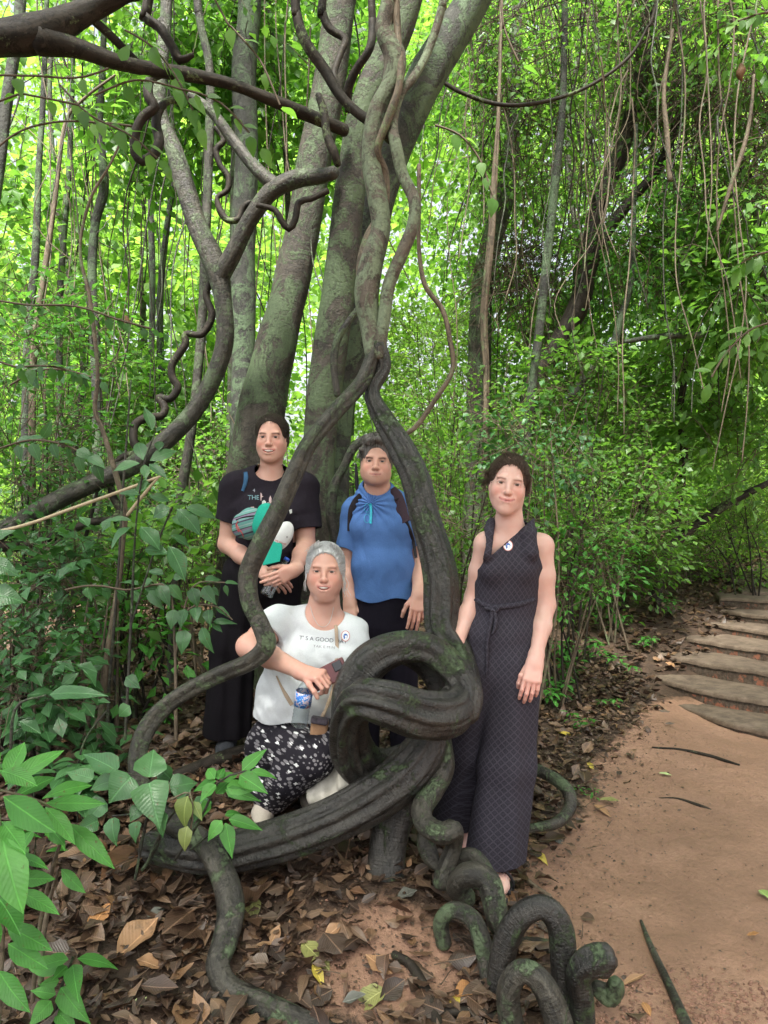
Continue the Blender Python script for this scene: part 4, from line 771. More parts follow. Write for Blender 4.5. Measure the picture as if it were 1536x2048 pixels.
_sd += [('green seedlings spreading over the upper bank by the bushes', 1215, 1265, .22, 5, .08, .03, ML_fresh), ('low seedlings on the bank near the curved step ends', 1290, 1300, .16, 4, .07, .028, ML_fresh), ('seedlings in the litter right behind the dress', 1130, 1375, .22, 5, .09, .035, ML_fresh), ('seedlings half way up the bank against the bushes', 1150, 1260, .25, 5, .09, .034, ML_mid), ('pale seedlings at the foot of the bushes on the bank', 1240, 1215, .25, 5, .09, .034, ML_pale), ('small seedlings low on the bank above the bare looping stem', 1170, 1460, .12, 3, .06, .026, ML_fresh), ('leafy seedlings crowding behind the long glossy leaves at lower left', 60, 1620, .34, 4, .13, .055, ML_pale), ('dark seedlings between the long glossy leaves and the heart shaped ones', 150, 1640, .28, 4, .12, .055, ML_pale), ('seedlings low at the left edge under the glossy leaves', 30, 1800, .24, 4, .12, .05, ML_fresh), ('seedlings behind the heart shaped leaves', 210, 1560, .26, 4, .11, .05, ML_pale), ('seedlings crowding the left edge beneath the broad dull leaf', 40, 1500, .36, 5, .12, .05, ML_pale), ('short seedlings left of the liana arm', 160, 1480, .2, 4, .1, .045, ML_pale)]
for i, (lb, px, py, h, n, LL, WW, m_) in enumerate(_sd): seedling(lb, px, py, h, n, LL, WW, m_, 1000+i*11)

# ------------------------------------------------------------------ near plants, leaf by leaf
def plant(label, stems, lvs, m_, seed, prof='ovate', name='broadleaf_plant', cat='plant', group=None, curl=.42, fold=.24, wav=.10):
    """stems: lists of (px,py,Y,r_px); lvs: (base px, base py, tip px, tip py, width px, Y base, Y tip - Y base)"""
    q = rng(seed); v, f, uv = merge([tube(PX(s), seg=7, step=.03, cap=False) for s in stems])
    r = empty(name, (v[:, 0].mean(), v[:, 1].mean(), v[:, 2].min())); tag(r, label, cat, group)
    mesh('stem', v, fix_f(f), M_brn if seed % 2 else bpy.data.materials['bark_mossy_liana'], r, uv=uv)
    B_ = np.array([P(a, b_, Y) for a, b_, _, _, _, Y, _ in lvs]); T_ = np.array([P(c, d, Y+dY) for _, _, c, d, _, Y, dY in lvs])
    W_ = np.array([x[4]/F*x[5] for x in lvs]); D = T_-B_; Ln = np.linalg.norm(D, axis=1)*1.06
    up = np.tile([0, -.85, .75], (len(D), 1))+q.normal(size=D.shape)*.22
    lv = leaves(B_, D+np.array([0, 0, .12])*Ln[:, None], up, Ln, W_*1.08, q.uniform(0, 1, len(D)), seed, 13, curl, fold, prof, wav)
    leafmesh('foliage', [lv], m_, r)
plant('light green plant with long glossy leaves filling the lower left edge', [[(60, 2060, 2.15, 5), (80, 1850, 2.15, 4), (110, 1720, 2.12, 4), (130, 1645, 2.1, 3), (85, 1605, 2.05, 3), (0, 1580, 2.0, 3)], [(-5, 2060, 2.0, 6), (5, 1850, 2.0, 5), (0, 1665, 1.95, 4), (-10, 1560, 1.95, 3)], [(82, 2040, 2.2, 6), (84, 1900, 2.2, 6), (100, 1800, 2.2, 4), (118, 1740, 2.16, 3)]],
 [(0, 1588, 88, 1674, 52, 2.0, -.12), (75, 1602, 188, 1560, 30, 2.05, .06), (0, 1576, 126, 1506, 36, 2.0, .08), (8, 1572, 48, 1486, 42, 2.02, .1), (84, 1606, 190, 1624, 30, 2.05, -.08), (86, 1612, 136, 1666, 32, 2.05, -.1), (130, 1642, 201, 1728, 38, 2.1, -.12), (2, 1662, 24, 1806, 66, 1.92, -.15), (28, 1712, 80, 1732, 22, 2.0, -.1), (26, 1758, 97, 1768, 30, 2.0, -.05), (30, 1778, 99, 1826, 30, 2.0, -.1), (-8, 1790, 36, 1862, 52, 1.95, -.1), (10, 1850, 73, 1897, 38, 2.0, -.1), (12, 1885, 70, 1938, 40, 2.0, -.1), (-5, 1936, 32, 2024, 42, 1.95, -.1), (100, 1655, 122, 1688, 26, 2.1, -.05), (128, 1660, 100, 1680, 22, 2.1, -.03), (-5, 1540, 60, 1566, 34, 2.02, -.05), (20, 1600, 110, 1556, 34, 2.04, .08), (0, 1640, 40, 1700, 40, 1.98, -.12), (60, 1690, 20, 1745, 30, 2.05, -.1), (120, 1735, 155, 1790, 26, 2.15, -.1), (5, 1500, -20, 1560, 30, 2.1, 0), (0, 1830, -20, 1900, 40, 1.9, 0)], ML_fresh, 1301, 'lance')
plant('young bright green plant with opposite leaves at the bottom left corner', [[(112, 2060, 2.12, 4), (118, 1990, 2.1, 4), (135, 1945, 2.08, 3), (146, 1915, 2.06, 3)]],
 [(143, 1918, 67, 1936, 30, 2.06, -.03), (147, 1917, 242, 1929, 26, 2.06, .03), (145, 1925, 151, 1999, 36, 2.06, -.1), (138, 1936, 28, 1942, 38, 2.07, .03), (118, 1970, 162, 2050, 42, 2.08, -.08), (106, 1998, 62, 2052, 34, 2.09, -.06), (122, 1960, 78, 1976, 20, 2.08, -.02), (116, 1990, 60, 1985, 26, 2.1, 0), (136, 1930, 108, 1960, 22, 2.07, -.05), (110, 2020, 150, 2070, 30, 2.1, -.05)], ML_fresh, 1302)
plant('plant with wide heart shaped leaves, one holed and yellow spotted, left of the liana', [[(270, 1760, 2.66, 3), (285, 1680, 2.65, 3), (300, 1600, 2.62, 3), (297, 1560, 2.6, 2), (262, 1548, 2.6, 2), (236, 1545, 2.6, 2)], [(290, 1735, 2.66, 3), (330, 1650, 2.62, 3), (378, 1585, 2.6, 2)], [(284, 1740, 2.68, 3), (320, 1680, 2.64, 2), (300, 1630, 2.6, 2), (225, 1632, 2.6, 2)]],
 [(297, 1560, 308, 1496, 62, 2.6, .1), (266, 1550, 220, 1603, 66, 2.6, -.08), (297, 1560, 311, 1646, 70, 2.6, -.12), (240, 1545, 163, 1513, 46, 2.6, .08), (335, 1577, 397, 1566, 44, 2.6, .02), (415, 1592, 388, 1638, 34, 2.6, -.08), (225, 1632, 221, 1691, 34, 2.55, -.06), (275, 1640, 261, 1683, 28, 2.55, -.05), (325, 1618, 317, 1676, 26, 2.56, -.05), (282, 1612, 260, 1642, 28, 2.58, -.04), (236, 1560, 172, 1580, 40, 2.66, 0), (215, 1600, 170, 1640, 44, 2.7, -.05), (345, 1560, 300, 1530, 36, 2.7, 0), (350, 1600, 385, 1560, 36, 2.7, .03), (190, 1560, 130, 1548, 34, 2.7, .03), (200, 1640, 150, 1668, 34, 2.6, -.06)], ML_pale, 1304, 'heart')
plant('mottled yellowing leaf and a bright leaf hanging over the bend of the liana', [[(372, 1700, 2.5, 2), (384, 1640, 2.5, 2), (380, 1586, 2.5, 2), (340, 1600, 2.55, 2)]], [(378, 1586, 352, 1664, 42, 2.5, -.04), (376, 1648, 362, 1705, 29, 2.48, -.04), (384, 1600, 402, 1640, 20, 2.52, -.03)], mat_leaf('leaf_yellowing', [(.16, .24, .06), (.24, .28, .09), (.13, .30, .05)], trans=.3), 1305)
plant('fresh green plant with pointed leaves in front of the crouching woman', [[(350, 1720, 2.6, 3), (400, 1640, 2.55, 3), (437, 1565, 2.5, 2), (478, 1546, 2.5, 2), (495, 1542, 2.5, 1.5)], [(380, 1700, 2.6, 2), (430, 1660, 2.55, 2), (447, 1636, 2.5, 2)]],
 [(435, 1567, 401, 1603, 32, 2.5, -.04), (437, 1560, 383, 1586, 22, 2.5, .02), (432, 1560, 407, 1535, 24, 2.5, .05), (435, 1562, 446, 1529, 22, 2.5, .05), (440, 1563, 478, 1543, 26, 2.5, .04), (480, 1545, 534, 1501, 28, 2.5, .05), (496, 1543, 558, 1552, 16, 2.5, .0), (475, 1548, 528, 1588, 36, 2.5, -.06), (448, 1572, 511, 1588, 30, 2.5, -.03), (445, 1578, 513, 1606, 24, 2.5, -.05), (447, 1638, 414, 1681, 27, 2.5, -.04), (450, 1640, 461, 1714, 29, 2.5, -.05), (452, 1637, 521, 1661, 27, 2.5, -.02), (446, 1632, 490, 1624, 16, 2.5, .03), (425, 1600, 395, 1640, 26, 2.55, -.02), (430, 1590, 460, 1560, 24, 2.53, .04)], ML_fresh, 1306)
plant('slender branch of soft drooping leaves in front of the black trousers', [[(352, 1480, 3.3, 4), (350, 1300, 3.3, 3), (338, 1180, 3.3, 2), (290, 1170, 3.3, 2)], [(350, 1310, 3.3, 3), (375, 1220, 3.3, 2), (430, 1212, 3.3, 2), (465, 1240, 3.3, 1.5)], [(350, 1300, 3.3, 2), (385, 1175, 3.3, 2), (450, 1165, 3.3, 1.5)]],
 [(298, 1178, 317, 1220, 24, 3.3, -.05), (316, 1168, 337, 1209, 27, 3.3, -.05), (280, 1172, 240, 1160, 20, 3.3, 0), (308, 1160, 272, 1176, 20, 3.3, 0), (336, 1167, 364, 1204, 22, 3.3, 0), (350, 1216, 340, 1255, 26, 3.3, -.05), (372, 1216, 356, 1252, 28, 3.3, -.05), (383, 1173, 393, 1211, 25, 3.3, -.05), (404, 1172, 425, 1208, 26, 3.3, -.05), (409, 1168, 447, 1149, 25, 3.3, .05), (420, 1175, 437, 1192, 15, 3.3, 0), (447, 1166, 478, 1162, 13, 3.3, 0), (450, 1168, 454, 1192, 11, 3.3, 0), (428, 1214, 463, 1237, 17, 3.3, 0), (417, 1217, 415, 1248, 23, 3.3, -.05), (390, 1212, 393, 1243, 24, 3.3, -.05), (422, 1243, 472, 1248, 15, 3.3, 0), (423, 1246, 444, 1264, 15, 3.3, 0), (372, 1256, 360, 1305, 30, 3.3, -.06), (403, 1250, 413, 1307, 24, 3.3, -.06), (330, 1150, 290, 1140, 18, 3.35, 0), (345, 1160, 372, 1145, 18, 3.35, 0)], ML_pale, 1307)
plant('whorled plant with long soft leaves in front of the bowed trunk', [[(250, 1480, 3.2, 3), (262, 1250, 3.2, 3), (272, 1050, 3.15, 2), (289, 928, 3.1, 2), (310, 866, 3.1, 1.5)], [(262, 1250, 3.2, 2), (310, 1100, 3.15, 2), (345, 1014, 3.1, 2)]],
 [(288, 925, 268, 868, 25, 3.1, .05), (306, 866, 290, 814, 23, 3.1, .05), (312, 865, 333, 846, 20, 3.1, .05), (295, 924, 354, 899, 25, 3.1, .03), (284, 926, 226, 940, 23, 3.1, -.03), (289, 927, 291, 956, 18, 3.1, -.05), (295, 926, 329, 955, 19, 3.1, -.05), (318, 905, 318, 872, 18, 3.12, .03), (343, 1015, 304, 1032, 31, 3.1, -.03), (350, 1015, 397, 1060, 35, 3.1, -.06), (366, 1012, 431, 1036, 25, 3.1, 0), (339, 1034, 384, 1052, 24, 3.12, 0), (267, 1051, 217, 1090, 35, 3.1, -.06), (278, 1051, 316, 1092, 35, 3.1, -.06), (335, 1088, 370, 1152, 37, 3.05, -.06), (286, 1098, 332, 1106, 30, 3.1, -.03), (268, 1042, 206, 1040, 17, 3.1, 0), (283, 990, 238, 988, 19, 3.1, 0), (294, 990, 339, 1003, 17, 3.1, 0), (338, 1070, 380, 1090, 22, 3.1, 0), (300, 960, 270, 985, 20, 3.12, 0)], ML_pale, 1308, 'oval')
plant('large grey green arrow shaped leaf on a long stalk at the left', [[(20, 1560, 3.0, 3), (30, 1420, 3.0, 3), (92, 1390, 3.0, 2)], [(150, 1560, 3.05, 2), (170, 1480, 3.05, 2), (215, 1420, 3.05, 2)]], [(90, 1390, 207, 1391, 40, 3.0, -.02), (262, 1410, 235, 1436, 28, 3.05, -.02), (250, 1352, 275, 1378, 26, 3.1, -.02)], ML_pale, 1310, 'ovate', fold=.1)
plant('broad dull leaf cut off by the left edge', [[(-30, 1500, 2.9, 3), (-30, 1250, 2.9, 3), (-28, 1190, 2.9, 2)]], [(-28, 1188, 38, 1200, 50, 2.9, -.03), (-25, 1120, 30, 1150, 34, 2.9, -.03), (-20, 1080, 25, 1060, 24, 2.9, 0)], ML_pale, 1311, 'ovate', fold=.1)
# sprays that hang across the upper left, close to the camera
def spray(label, path, n, Ll, Wp, Y, m_, seed, droop=.5, prof='ovate'):
    q = rng(seed); c = catmull(PX([(a, b_, Y, 2.2) for a, b_ in path]), .02); ix = np.linspace(4, len(c)-1, n).astype(int); T_ = norm(np.gradient(c[:, :3], axis=0))[ix]
    r = empty('leafy_spray', c[-1][:3]); tag(r, label, 'twig', 'leafy sprays hanging at the left')
    v, f, uv = tube(c[::4], seg=5, step=.05, cap=False); mesh('stem', v, fix_f(f), M_twig, r, uv=uv)
    sg = np.where(np.arange(n) % 2 == 0, 1., -1.)[:, None]
    d = T_*.7+sg*np.array([[.1, .15, .75]])+np.array([0, -.1, -droop])+q.normal(size=(n, 3))*.22
    up = np.tile([.1, -.6, .8], (n, 1))+q.normal(size=(n, 3))*.3; s_ = q.uniform(.75, 1.2, n)
    leafmesh('foliage', [leaves(c[ix, :3], d, up, Ll/F*Y*s_, Wp/F*Y*s_, q.uniform(0, 1, n), seed, 7, .3, .15, prof)], m_, r)
spray('backlit spray of oval leaves below the black limb at top left', [(-20, 150), (80, 152), (160, 155), (240, 128)], 11, 46, 24, 2.9, ML_mid, 1401)
spray('backlit spray crossing in front of the slim grey trunk', [(190, 190), (270, 160), (350, 175), (440, 205), (520, 290)], 15, 46, 22, 3.0, ML_mid, 1402)
spray('arching spray of small dark leaves across the left thicket', [(-10, 600), (60, 610), (150, 612), (240, 640), (330, 665)], 18, 28, 16, 3.6, ML_dark, 1403, 1.)
spray('arching green sprig at upper left with long curved stem', [(-10, 300), (40, 262), (120, 243), (210, 246), (290, 255)], 9, 32, 14, 3.6, ML_mid, 1404)
spray('row of grey green leaves under the bowed trunk at lower left', [(130, 1180), (190, 1170), (250, 1180), (330, 1165)], 12, 30, 20, 3.4, ML_pale, 1405, 1.)
spray('dark spray low against the left edge', [(-10, 720), (40, 735), (90, 730), (150, 745)], 12, 34, 18, 3.4, ML_dark, 1406, .6)
spray('grey green spray left of the tan stem', [(20, 770), (80, 740), (140, 742), (200, 760)], 12, 34, 16, 3.8, ML_pale, 1407, .5)
spray('hanging spray near the upper right edge', [(1560, 20), (1510, 30), (1470, 45)], 8, 40, 18, 4.5, ML_mid, 1408, .4)
spray('long leaved spray reaching in from the right edge', [(1560, 500), (1510, 510), (1470, 535)], 9, 46, 18, 4.6, ML_mid, 1409, .5, 'lance')
spray('leafy spray hanging over the fork of the bowed trunk', [(250, 60), (300, 90), (350, 150), (400, 250)], 12, 50, 25, 3.1, ML_mid, 1410, .6)
spray('bright leafy twig at the top between the slim grey trunk and leaning trunk', [(420, -20), (470, 60), (520, 120), (560, 210)], 13, 46, 24, 3.8, ML_mid, 1411, .6)
spray('leafy twig drooping below the middle of the black limb', [(120, 170), (180, 230), (260, 270), (330, 330)], 12, 44, 22, 3.2, ML_mid, 1412, .6)
spray('leafy twig across the upper left corner', [(-20, 210), (40, 190), (110, 200), (180, 215)], 11, 46, 24, 3.0, ML_mid, 1413, .5)
spray('leafy twig right of the leaning trunk at the top', [(870, 250), (920, 270), (960, 320), (985, 390)], 10, 40, 22, 4.6, ML_mid, 1414, .5)
spray('leafy twig hanging before the long bare branch', [(1000, -20), (1010, 60), (1040, 130)], 9, 40, 18, 4.6, ML_mid, 1415, .5)
spray('drooping leafy twig at the right edge above head height', [(1560, 640), (1500, 660), (1450, 710), (1420, 760)], 12, 44, 18, 4.8, ML_mid, 1416, .6, 'lance')
spray('grey green spray in front of the bowed trunk at left', [(-10, 900), (60, 880), (130, 890), (190, 920)], 12, 46, 22, 3.4, ML_pale, 1417, .6)
one('dead_leaf', 'curled tan dead leaf caught in the tangle near the upper right edge', [(1482, 128, 4.6, 3), (1483, 140, 4.6, 10), (1480, 150, 4.6, 9), (1484, 163, 4.6, 1)], ML_dry, 'leaf')
one('dead_leaf', 'brown curled dead leaf hanging in the thicket at left', [(252, 632, 3.9, 3), (255, 645, 3.9, 8), (250, 655, 3.9, 7), (246, 665, 3.9, 1)], ML_dry, 'leaf')

# ------------------------------------------------------------------ leaf litter
LIT = [(.013, .009, .008), (.025, .016, .012), (.055, .032, .021), (.105, .055, .032), (.05, .042, .036), (.15, .085, .048), (.085, .064, .048), (.23, .14, .08), (.025, .019, .016), (.28, .155, .075)]
M_litter = mat_leaf('leaf_litter', LIT, trans=0, rough=.42, veins=True, dry=True, spec=.55)
q_ = rng(1500)
def litter(n, x0, x1, y0, y1, s0, s1, seed, prof='oval'):
    q = rng(seed); x = q.uniform(x0, x1, n); y = q.uniform(y0, y1, n); pdv = pathd(x, y)
    keep = (pdv < q.normal(size=n)*.10-.02) | (y > 6.2)
    bare = np.exp(-(((x-.03)/.33)**2+((y-2.45)/.24)**2)); keep &= q.uniform(0, 1, n) > bare*.9
    st_ = (x > np.interp(y, [4.7, 6.2, 7.9], [2.5, 2.45, 3.8])) & (y > 4.6) & (y < 8.3); keep &= ~(st_ & (q.uniform(0, 1, n) > .03))
    keep &= np.abs(x/y) < .60
    x, y = x[keep], y[keep]; m = len(x); z = gz(x, y)+q.uniform(.004, .034, m)
    an = q.uniform(0, 6.28, m); d = np.stack([np.cos(an), np.sin(an), q.normal(size=m)*.15], 1); up = np.stack([q.normal(size=m)*.30, q.normal(size=m)*.30, np.ones(m)], 1)
    up[q.uniform(0, 1, m) < .4, 2] *= -1
    LL = q.uniform(s0, s1, m)*(1+.5*(q.uniform(0, 1, m) > .9)); return leaves(np.stack([x, y, z], 1), d, up, LL, LL*q.uniform(.28, .66, m), q.uniform(0, 1, m)**1.25, seed+1, 7 if y1 < 4 else 5, q.uniform(-.5, .7, m)*np.where(q.uniform(0, 1, m) > .85, 1.8, .8), .34, prof, .2)
bl = [litter(4200, -2.2, 1.6, 1.7, 3.6, .045, .12, 1501), litter(5200, -2.2, 1.6, 1.7, 3.6, .025, .06, 1505, 'lance'), litter(1500, -2.2, 1.6, 1.7, 3.6, .06, .13, 1506, 'ovate'), litter(11000, -3.2, 3, 3.4, 6.2, .05, .10, 1502), litter(9000, -3.2, 3, 3.4, 6.2, .03, .07, 1507, 'lance'), litter(15000, -5.5, 5.5, 6, 10.5, .06, .12, 1503), litter(7000, -7, 7, 10, 16, .1, .2, 1504)]
# crumbs and broken bits
def crumbs(n, seed):
    q = rng(seed); x = q.uniform(-1.6, 1.9, n); y = q.uniform(1.8, 5.2, n); pdv = pathd(x, y); k = (pdv < q.exponential(.20, n)*1.0); x, y = x[k], y[k]; m = len(x)
    an = q.uniform(0, 6.28, m); d = np.stack([np.cos(an), np.sin(an), 0*an], 1); LL = q.uniform(.008, .03, m)
    return leaves(np.stack([x, y, gz(x, y)+q.uniform(.002, .012, m)], 1), d, np.stack([q.normal(size=m)*.4, q.normal(size=m)*.4, np.ones(m)], 1), LL, LL*q.uniform(.15, .6, m), q.uniform(0, .75, m), seed, 3, .2, .2)
bl.append(crumbs(30000, 1510))
_q = rng(1511); n = 2600; x = _q.uniform(.4, 3., n); y = _q.uniform(2.1, 5.2, n); an = _q.uniform(0, 6.28, n); LL = _q.uniform(.004, .017, n)*(1+1.5*(_q.uniform(0, 1, n) > .97))
bl.append(leaves(np.stack([x, y, gz(x, y)+.006], 1), np.stack([np.cos(an), np.sin(an), 0*an], 1), np.stack([_q.normal(size=n)*.3, _q.normal(size=n)*.3, np.ones(n)], 1), LL, LL*_q.uniform(.2, .7, n), _q.uniform(0, .6, n), 1512, 3, .2, .2))
n = 700; x = q_.uniform(-2, 1.7, n); y = q_.uniform(1.8, 6, n); k = pathd(x, y) < q_.exponential(.12, n)-.02; x, y = x[k], y[k]
an = q_.uniform(0, 3.14, len(x)); tw = twigstems(np.stack([x, y, gz(x, y)+.02], 1), np.stack([np.cos(an), np.sin(an), 0*an+.06], 1), .10, .0022)
o = leafmesh('leaf_litter', [(*b_, 0) for b_ in bl]+[(*tw, np.zeros(len(tw[0])), 1)], None, mats=[M_litter, M_twig]); tag(o, kind='stuff')
# single fallen leaves that stand out
M_fall = {}
for k, c in dict(tan=(.36, .20, .10), yellow=(.55, .42, .07), brown=(.15, .075, .038), green=(.30, .42, .12), grey=(.12, .12, .10), olive=(.27, .27, .09), lime=(.42, .52, .22), dark=(.045, .03, .024), orange=(.42, .2, .075)).items():
    M_fall[k] = mat_leaf('fallen_leaf_'+k, [tuple(x*.8 for x in c), c], trans=0, rough=.45, dry=k not in ('green', 'lime'), spec=.5)
_fl = [('tan', 225, 1938, 318, 1862, 58, 'large tan fallen leaf near the lower left of the litter'), ('tan', 268, 1935, 325, 1945, 26, 'narrow tan leaf lying under the large one'), ('olive', 500, 1795, 510, 1845, 34, 'spotted olive yellow leaf right of the liana bend'), ('orange', 172, 1872, 222, 1820, 40, 'orange brown leaf with black holes at lower left'),
 ('brown', 362, 1948, 408, 1875, 40, 'red brown pointed leaf left of the liana loop'), ('yellow', 622, 1943, 650, 1980, 22, 'small clean yellow leaf on the bare soil'), ('lime', 262, 2040, 294, 2018, 18, 'bright lime yellow leaf by the bottom edge at left'), ('brown', 212, 2038, 272, 1985, 46, 'dark red brown leaf beside the lime one'),
 ('olive', 598, 1893, 662, 1952, 36, 'long olive brown leaf beside the yellow one'), ('tan', 645, 1890, 688, 1870, 44, 'light brown pointed leaf at the centre of the litter'), ('brown', 695, 1790, 732, 1802, 22, 'oval plum coloured leaf on the soil below the post'), ('dark', 660, 1788, 684, 1815, 20, 'oval dark leaf left of the plum coloured one'),
 ('grey', 790, 1808, 835, 1795, 22, 'grey crumpled leaf on the bare soil'), ('orange', 905, 2010, 965, 1985, 50, 'broad orange leaf near the foot of the arches'), ('yellow', 900, 2040, 920, 2000, 20, 'curled yellow leaf leaning on the broad orange leaf'), ('grey', 680, 2022, 735, 2012, 22, 'shiny grey leaf near the bottom edge'),
 ('yellow', 1065, 1708, 1097, 1732, 13, 'yellow leaf on the path right of the sandal'), ('green', 1515, 1790, 1545, 1810, 18, 'pale green curved leaf at the right edge of the path'), ('orange', 1490, 1878, 1522, 1885, 10, 'small orange oval leaf on the path at right'), ('grey', 1085, 1678, 1140, 1690, 14, 'grey green leaf below the bare looping stem'),
 ('tan', 1185, 1615, 1222, 1638, 12, 'narrow tan leaf at the path edge'), ('olive', 1195, 1603, 1240, 1616, 12, 'narrow olive leaf just above the tan one'), ('tan', 1240, 1985, 1292, 1960, 12, 'tan leaf leaning on the dark stick'), ('orange', 1284, 2018, 1302, 2040, 18, 'small orange heart leaf among pebbles'), ('yellow', 1115, 1468, 1142, 1482, 14, 'pale yellow leaf on the lower bank'),
 ('yellow', 1172, 1528, 1190, 1545, 8, 'tiny yellow leaf where bank meets path'), ('lime', 1315, 1552, 1345, 1556, 7, 'tiny lime leaf in the middle of the path'), ('tan', 1330, 1335, 1350, 1345, 12, 'tan leaf resting on the second step'), ('yellow', 1375, 1330, 1386, 1342, 6, 'yellow leaf against the third riser'), ('tan', 1045, 1880, 1082, 1888, 14, 'tan leaf showing through the largest arch'),
 ('brown', 300, 1700, 200, 1790, 90, 'very large crumpled brown leaf left of the liana fork'), ('brown', 300, 1790, 345, 1720, 40, 'curled brown leaf beside the very large one'), ('dark', 350, 1740, 370, 1800, 30, 'blackish wet leaf close to the liana'), ('grey', 290, 1855, 332, 1838, 26, 'grey green decayed leaf above the large tan leaf'), ('orange', 240, 1760, 275, 1738, 26, 'small orange leaf under the hanging bright leaves'),
 ('brown', 20, 1985, 90, 2010, 40, 'brown leaf beneath the corner plant'), ('tan', 540, 1900, 560, 1870, 26, 'tan folded leaf right of the loop'), ('dark', 530, 1890, 570, 1935, 38, 'black crinkled leaf at centre left'), ('olive', 780, 1985, 700, 2030, 60, 'large mottled olive leaf sunk in the soil'), ('tan', 790, 1960, 730, 1935, 34, 'tan torn leaf above the sunk olive leaf')]
for i, (k, a, b_, c, d, wpx, lb) in enumerate(_fl):
    p0, p1 = G(a, b_), G(c, d); p0[2] += .012; p1[2] += .02; Ln = np.linalg.norm(p1-p0); Wd = wpx/F*p0[1]*(1.0 if abs(c-a) < abs(d-b_) else 1.5)
    Wd = min(Wd, Ln*.62)
    if i in (27,): p0[2] += .03
    lf = leaves(p0[None], (p1-p0)[None], np.array([[.05, -.15, 1.]]), Ln, Wd, np.array([.5+.4*math.sin(i)]), 1600+i, 11, .25 if i % 3 else -.2, .28, 'oval', .12)
    o = leafmesh('fallen_leaf', [lf], M_fall[k]); tag(o, lb, 'leaf', 'fallen leaves lying loose on the litter and path')
# sticks, roots and stones on the path
def ground_tube(name, label, cat, pts, m_, lift=.3, **k):
    q = []
    for a, b_, r0 in pts: g = G(a, b_); rr = r0/F*g[1]; q.append([g[0], g[1], g[2]+rr*lift, rr])
    v, f, uv = tube(np.array(q), **dict(dict(seg=12, step=.02, bump=.12), **k)); o = mesh(name, v, fix_f(f), m_, uv=uv); tag(o, label, cat); return o
ground_tube('fallen_stick', 'straight dark stick lying by the arches at the bottom of the path', 'stick', [(1282, 1845, 3), (1300, 1895, 6), (1325, 1955, 8), (1350, 2010, 10), (1378, 2075, 12)], M_lian, .8)
ground_tube('surface_root', 'black curved root crossing the soil left of the arches', 'root', [(788, 1920, 8), (822, 1942, 10), (850, 1985, 11), (868, 2030, 12), (880, 2080, 12)], M_dark, .5)
ground_tube('surface_root', 'dark root end running along the bottom edge to the arches', 'root', [(840, 2046, 7), (900, 2036, 10), (960, 2036, 11), (1010, 2046, 12)], M_dark, .5)
ground_tube('surface_root', 'long thin root crossing the path below the steps', 'root', [(1305, 1496, 2), (1360, 1502, 3), (1420, 1515, 4), (1478, 1532, 3)], M_dark, .3)
ground_tube('surface_root', 'short thin root in the middle of the path', 'root', [(1318, 1598, 1.5), (1355, 1600, 3), (1400, 1616, 4), (1422, 1622, 2)], M_dark, .3)
ground_tube('surface_root', 'pale root running from the sandal along the path edge', 'root', [(1010, 1725, 4), (1040, 1752, 6), (1070, 1778, 6), (1100, 1795, 5)], M_brn, .3)
ground_tube('surface_root', 'dark low root behind the legs of the crouching woman', 'root', [(350, 1560, 12), (400, 1545, 16), (450, 1530, 18), (520, 1510, 18)], M_dark, .6)
ground_tube('fallen_stick', 'grey rotten log piece behind the biggest arch', 'stick', [(1035, 1888, 9), (1075, 1900, 14), (1110, 1905, 13)], M_dark, .6)
def stones(cx, n, sx, sy, s0, s1, seed, cond=None):
    q = rng(seed); x = cx[0]+q.normal(size=n)*sx; y = cx[1]+q.normal(size=n)*sy; s = q.uniform(s0, s1, n)
    u = np.array([(math.cos(a)*math.cos(e), math.sin(a)*math.cos(e), math.sin(e)) for e in (-.6, .6) for a in np.arange(6)*math.pi/3+(.5 if e > 0 else 0)]+[(0, 0, -1), (0, 0, 1)])
    F_ = [(i, (i+1) % 6, 6+i) for i in range(6)]+[((i+1) % 6, 6+(i+1) % 6, 6+i) for i in range(6)]+[(6+i, 6+(i+1) % 6, 13) for i in range(6)]
    V = u[None]*s[:, None, None]*q.uniform(.7, 1.3, (n, 14, 1))*q.uniform(.6, 1.3, (n, 1, 3))*np.array([1, 1, .7])+np.stack([x, y, gz(x, y)+s*.3], 1)[:, None]
    return V.reshape(-1, 3), (np.array(F_)[None]+(np.arange(n)*14)[:, None, None]).reshape(-1, 3)
v1, f1 = stones(G(1360, 2010), 900, .16, .09, .003, .008, 1701); v2, f2 = stones((1.5, 3.1), 260, .7, .8, .001, .004, 1702); v3, f3 = stones(G(700, 1960), 260, .4, .25, .002, .006, 1703)
o = mesh('gravel', np.vstack([v1, v2, v3]), np.vstack([f1, f2+len(v1), f3+len(v1)+len(v2)]), mat_plain('gravel_stone', (.20, .105, .07), .8, var=.5, nscale=18)); tag(o, kind='stuff')
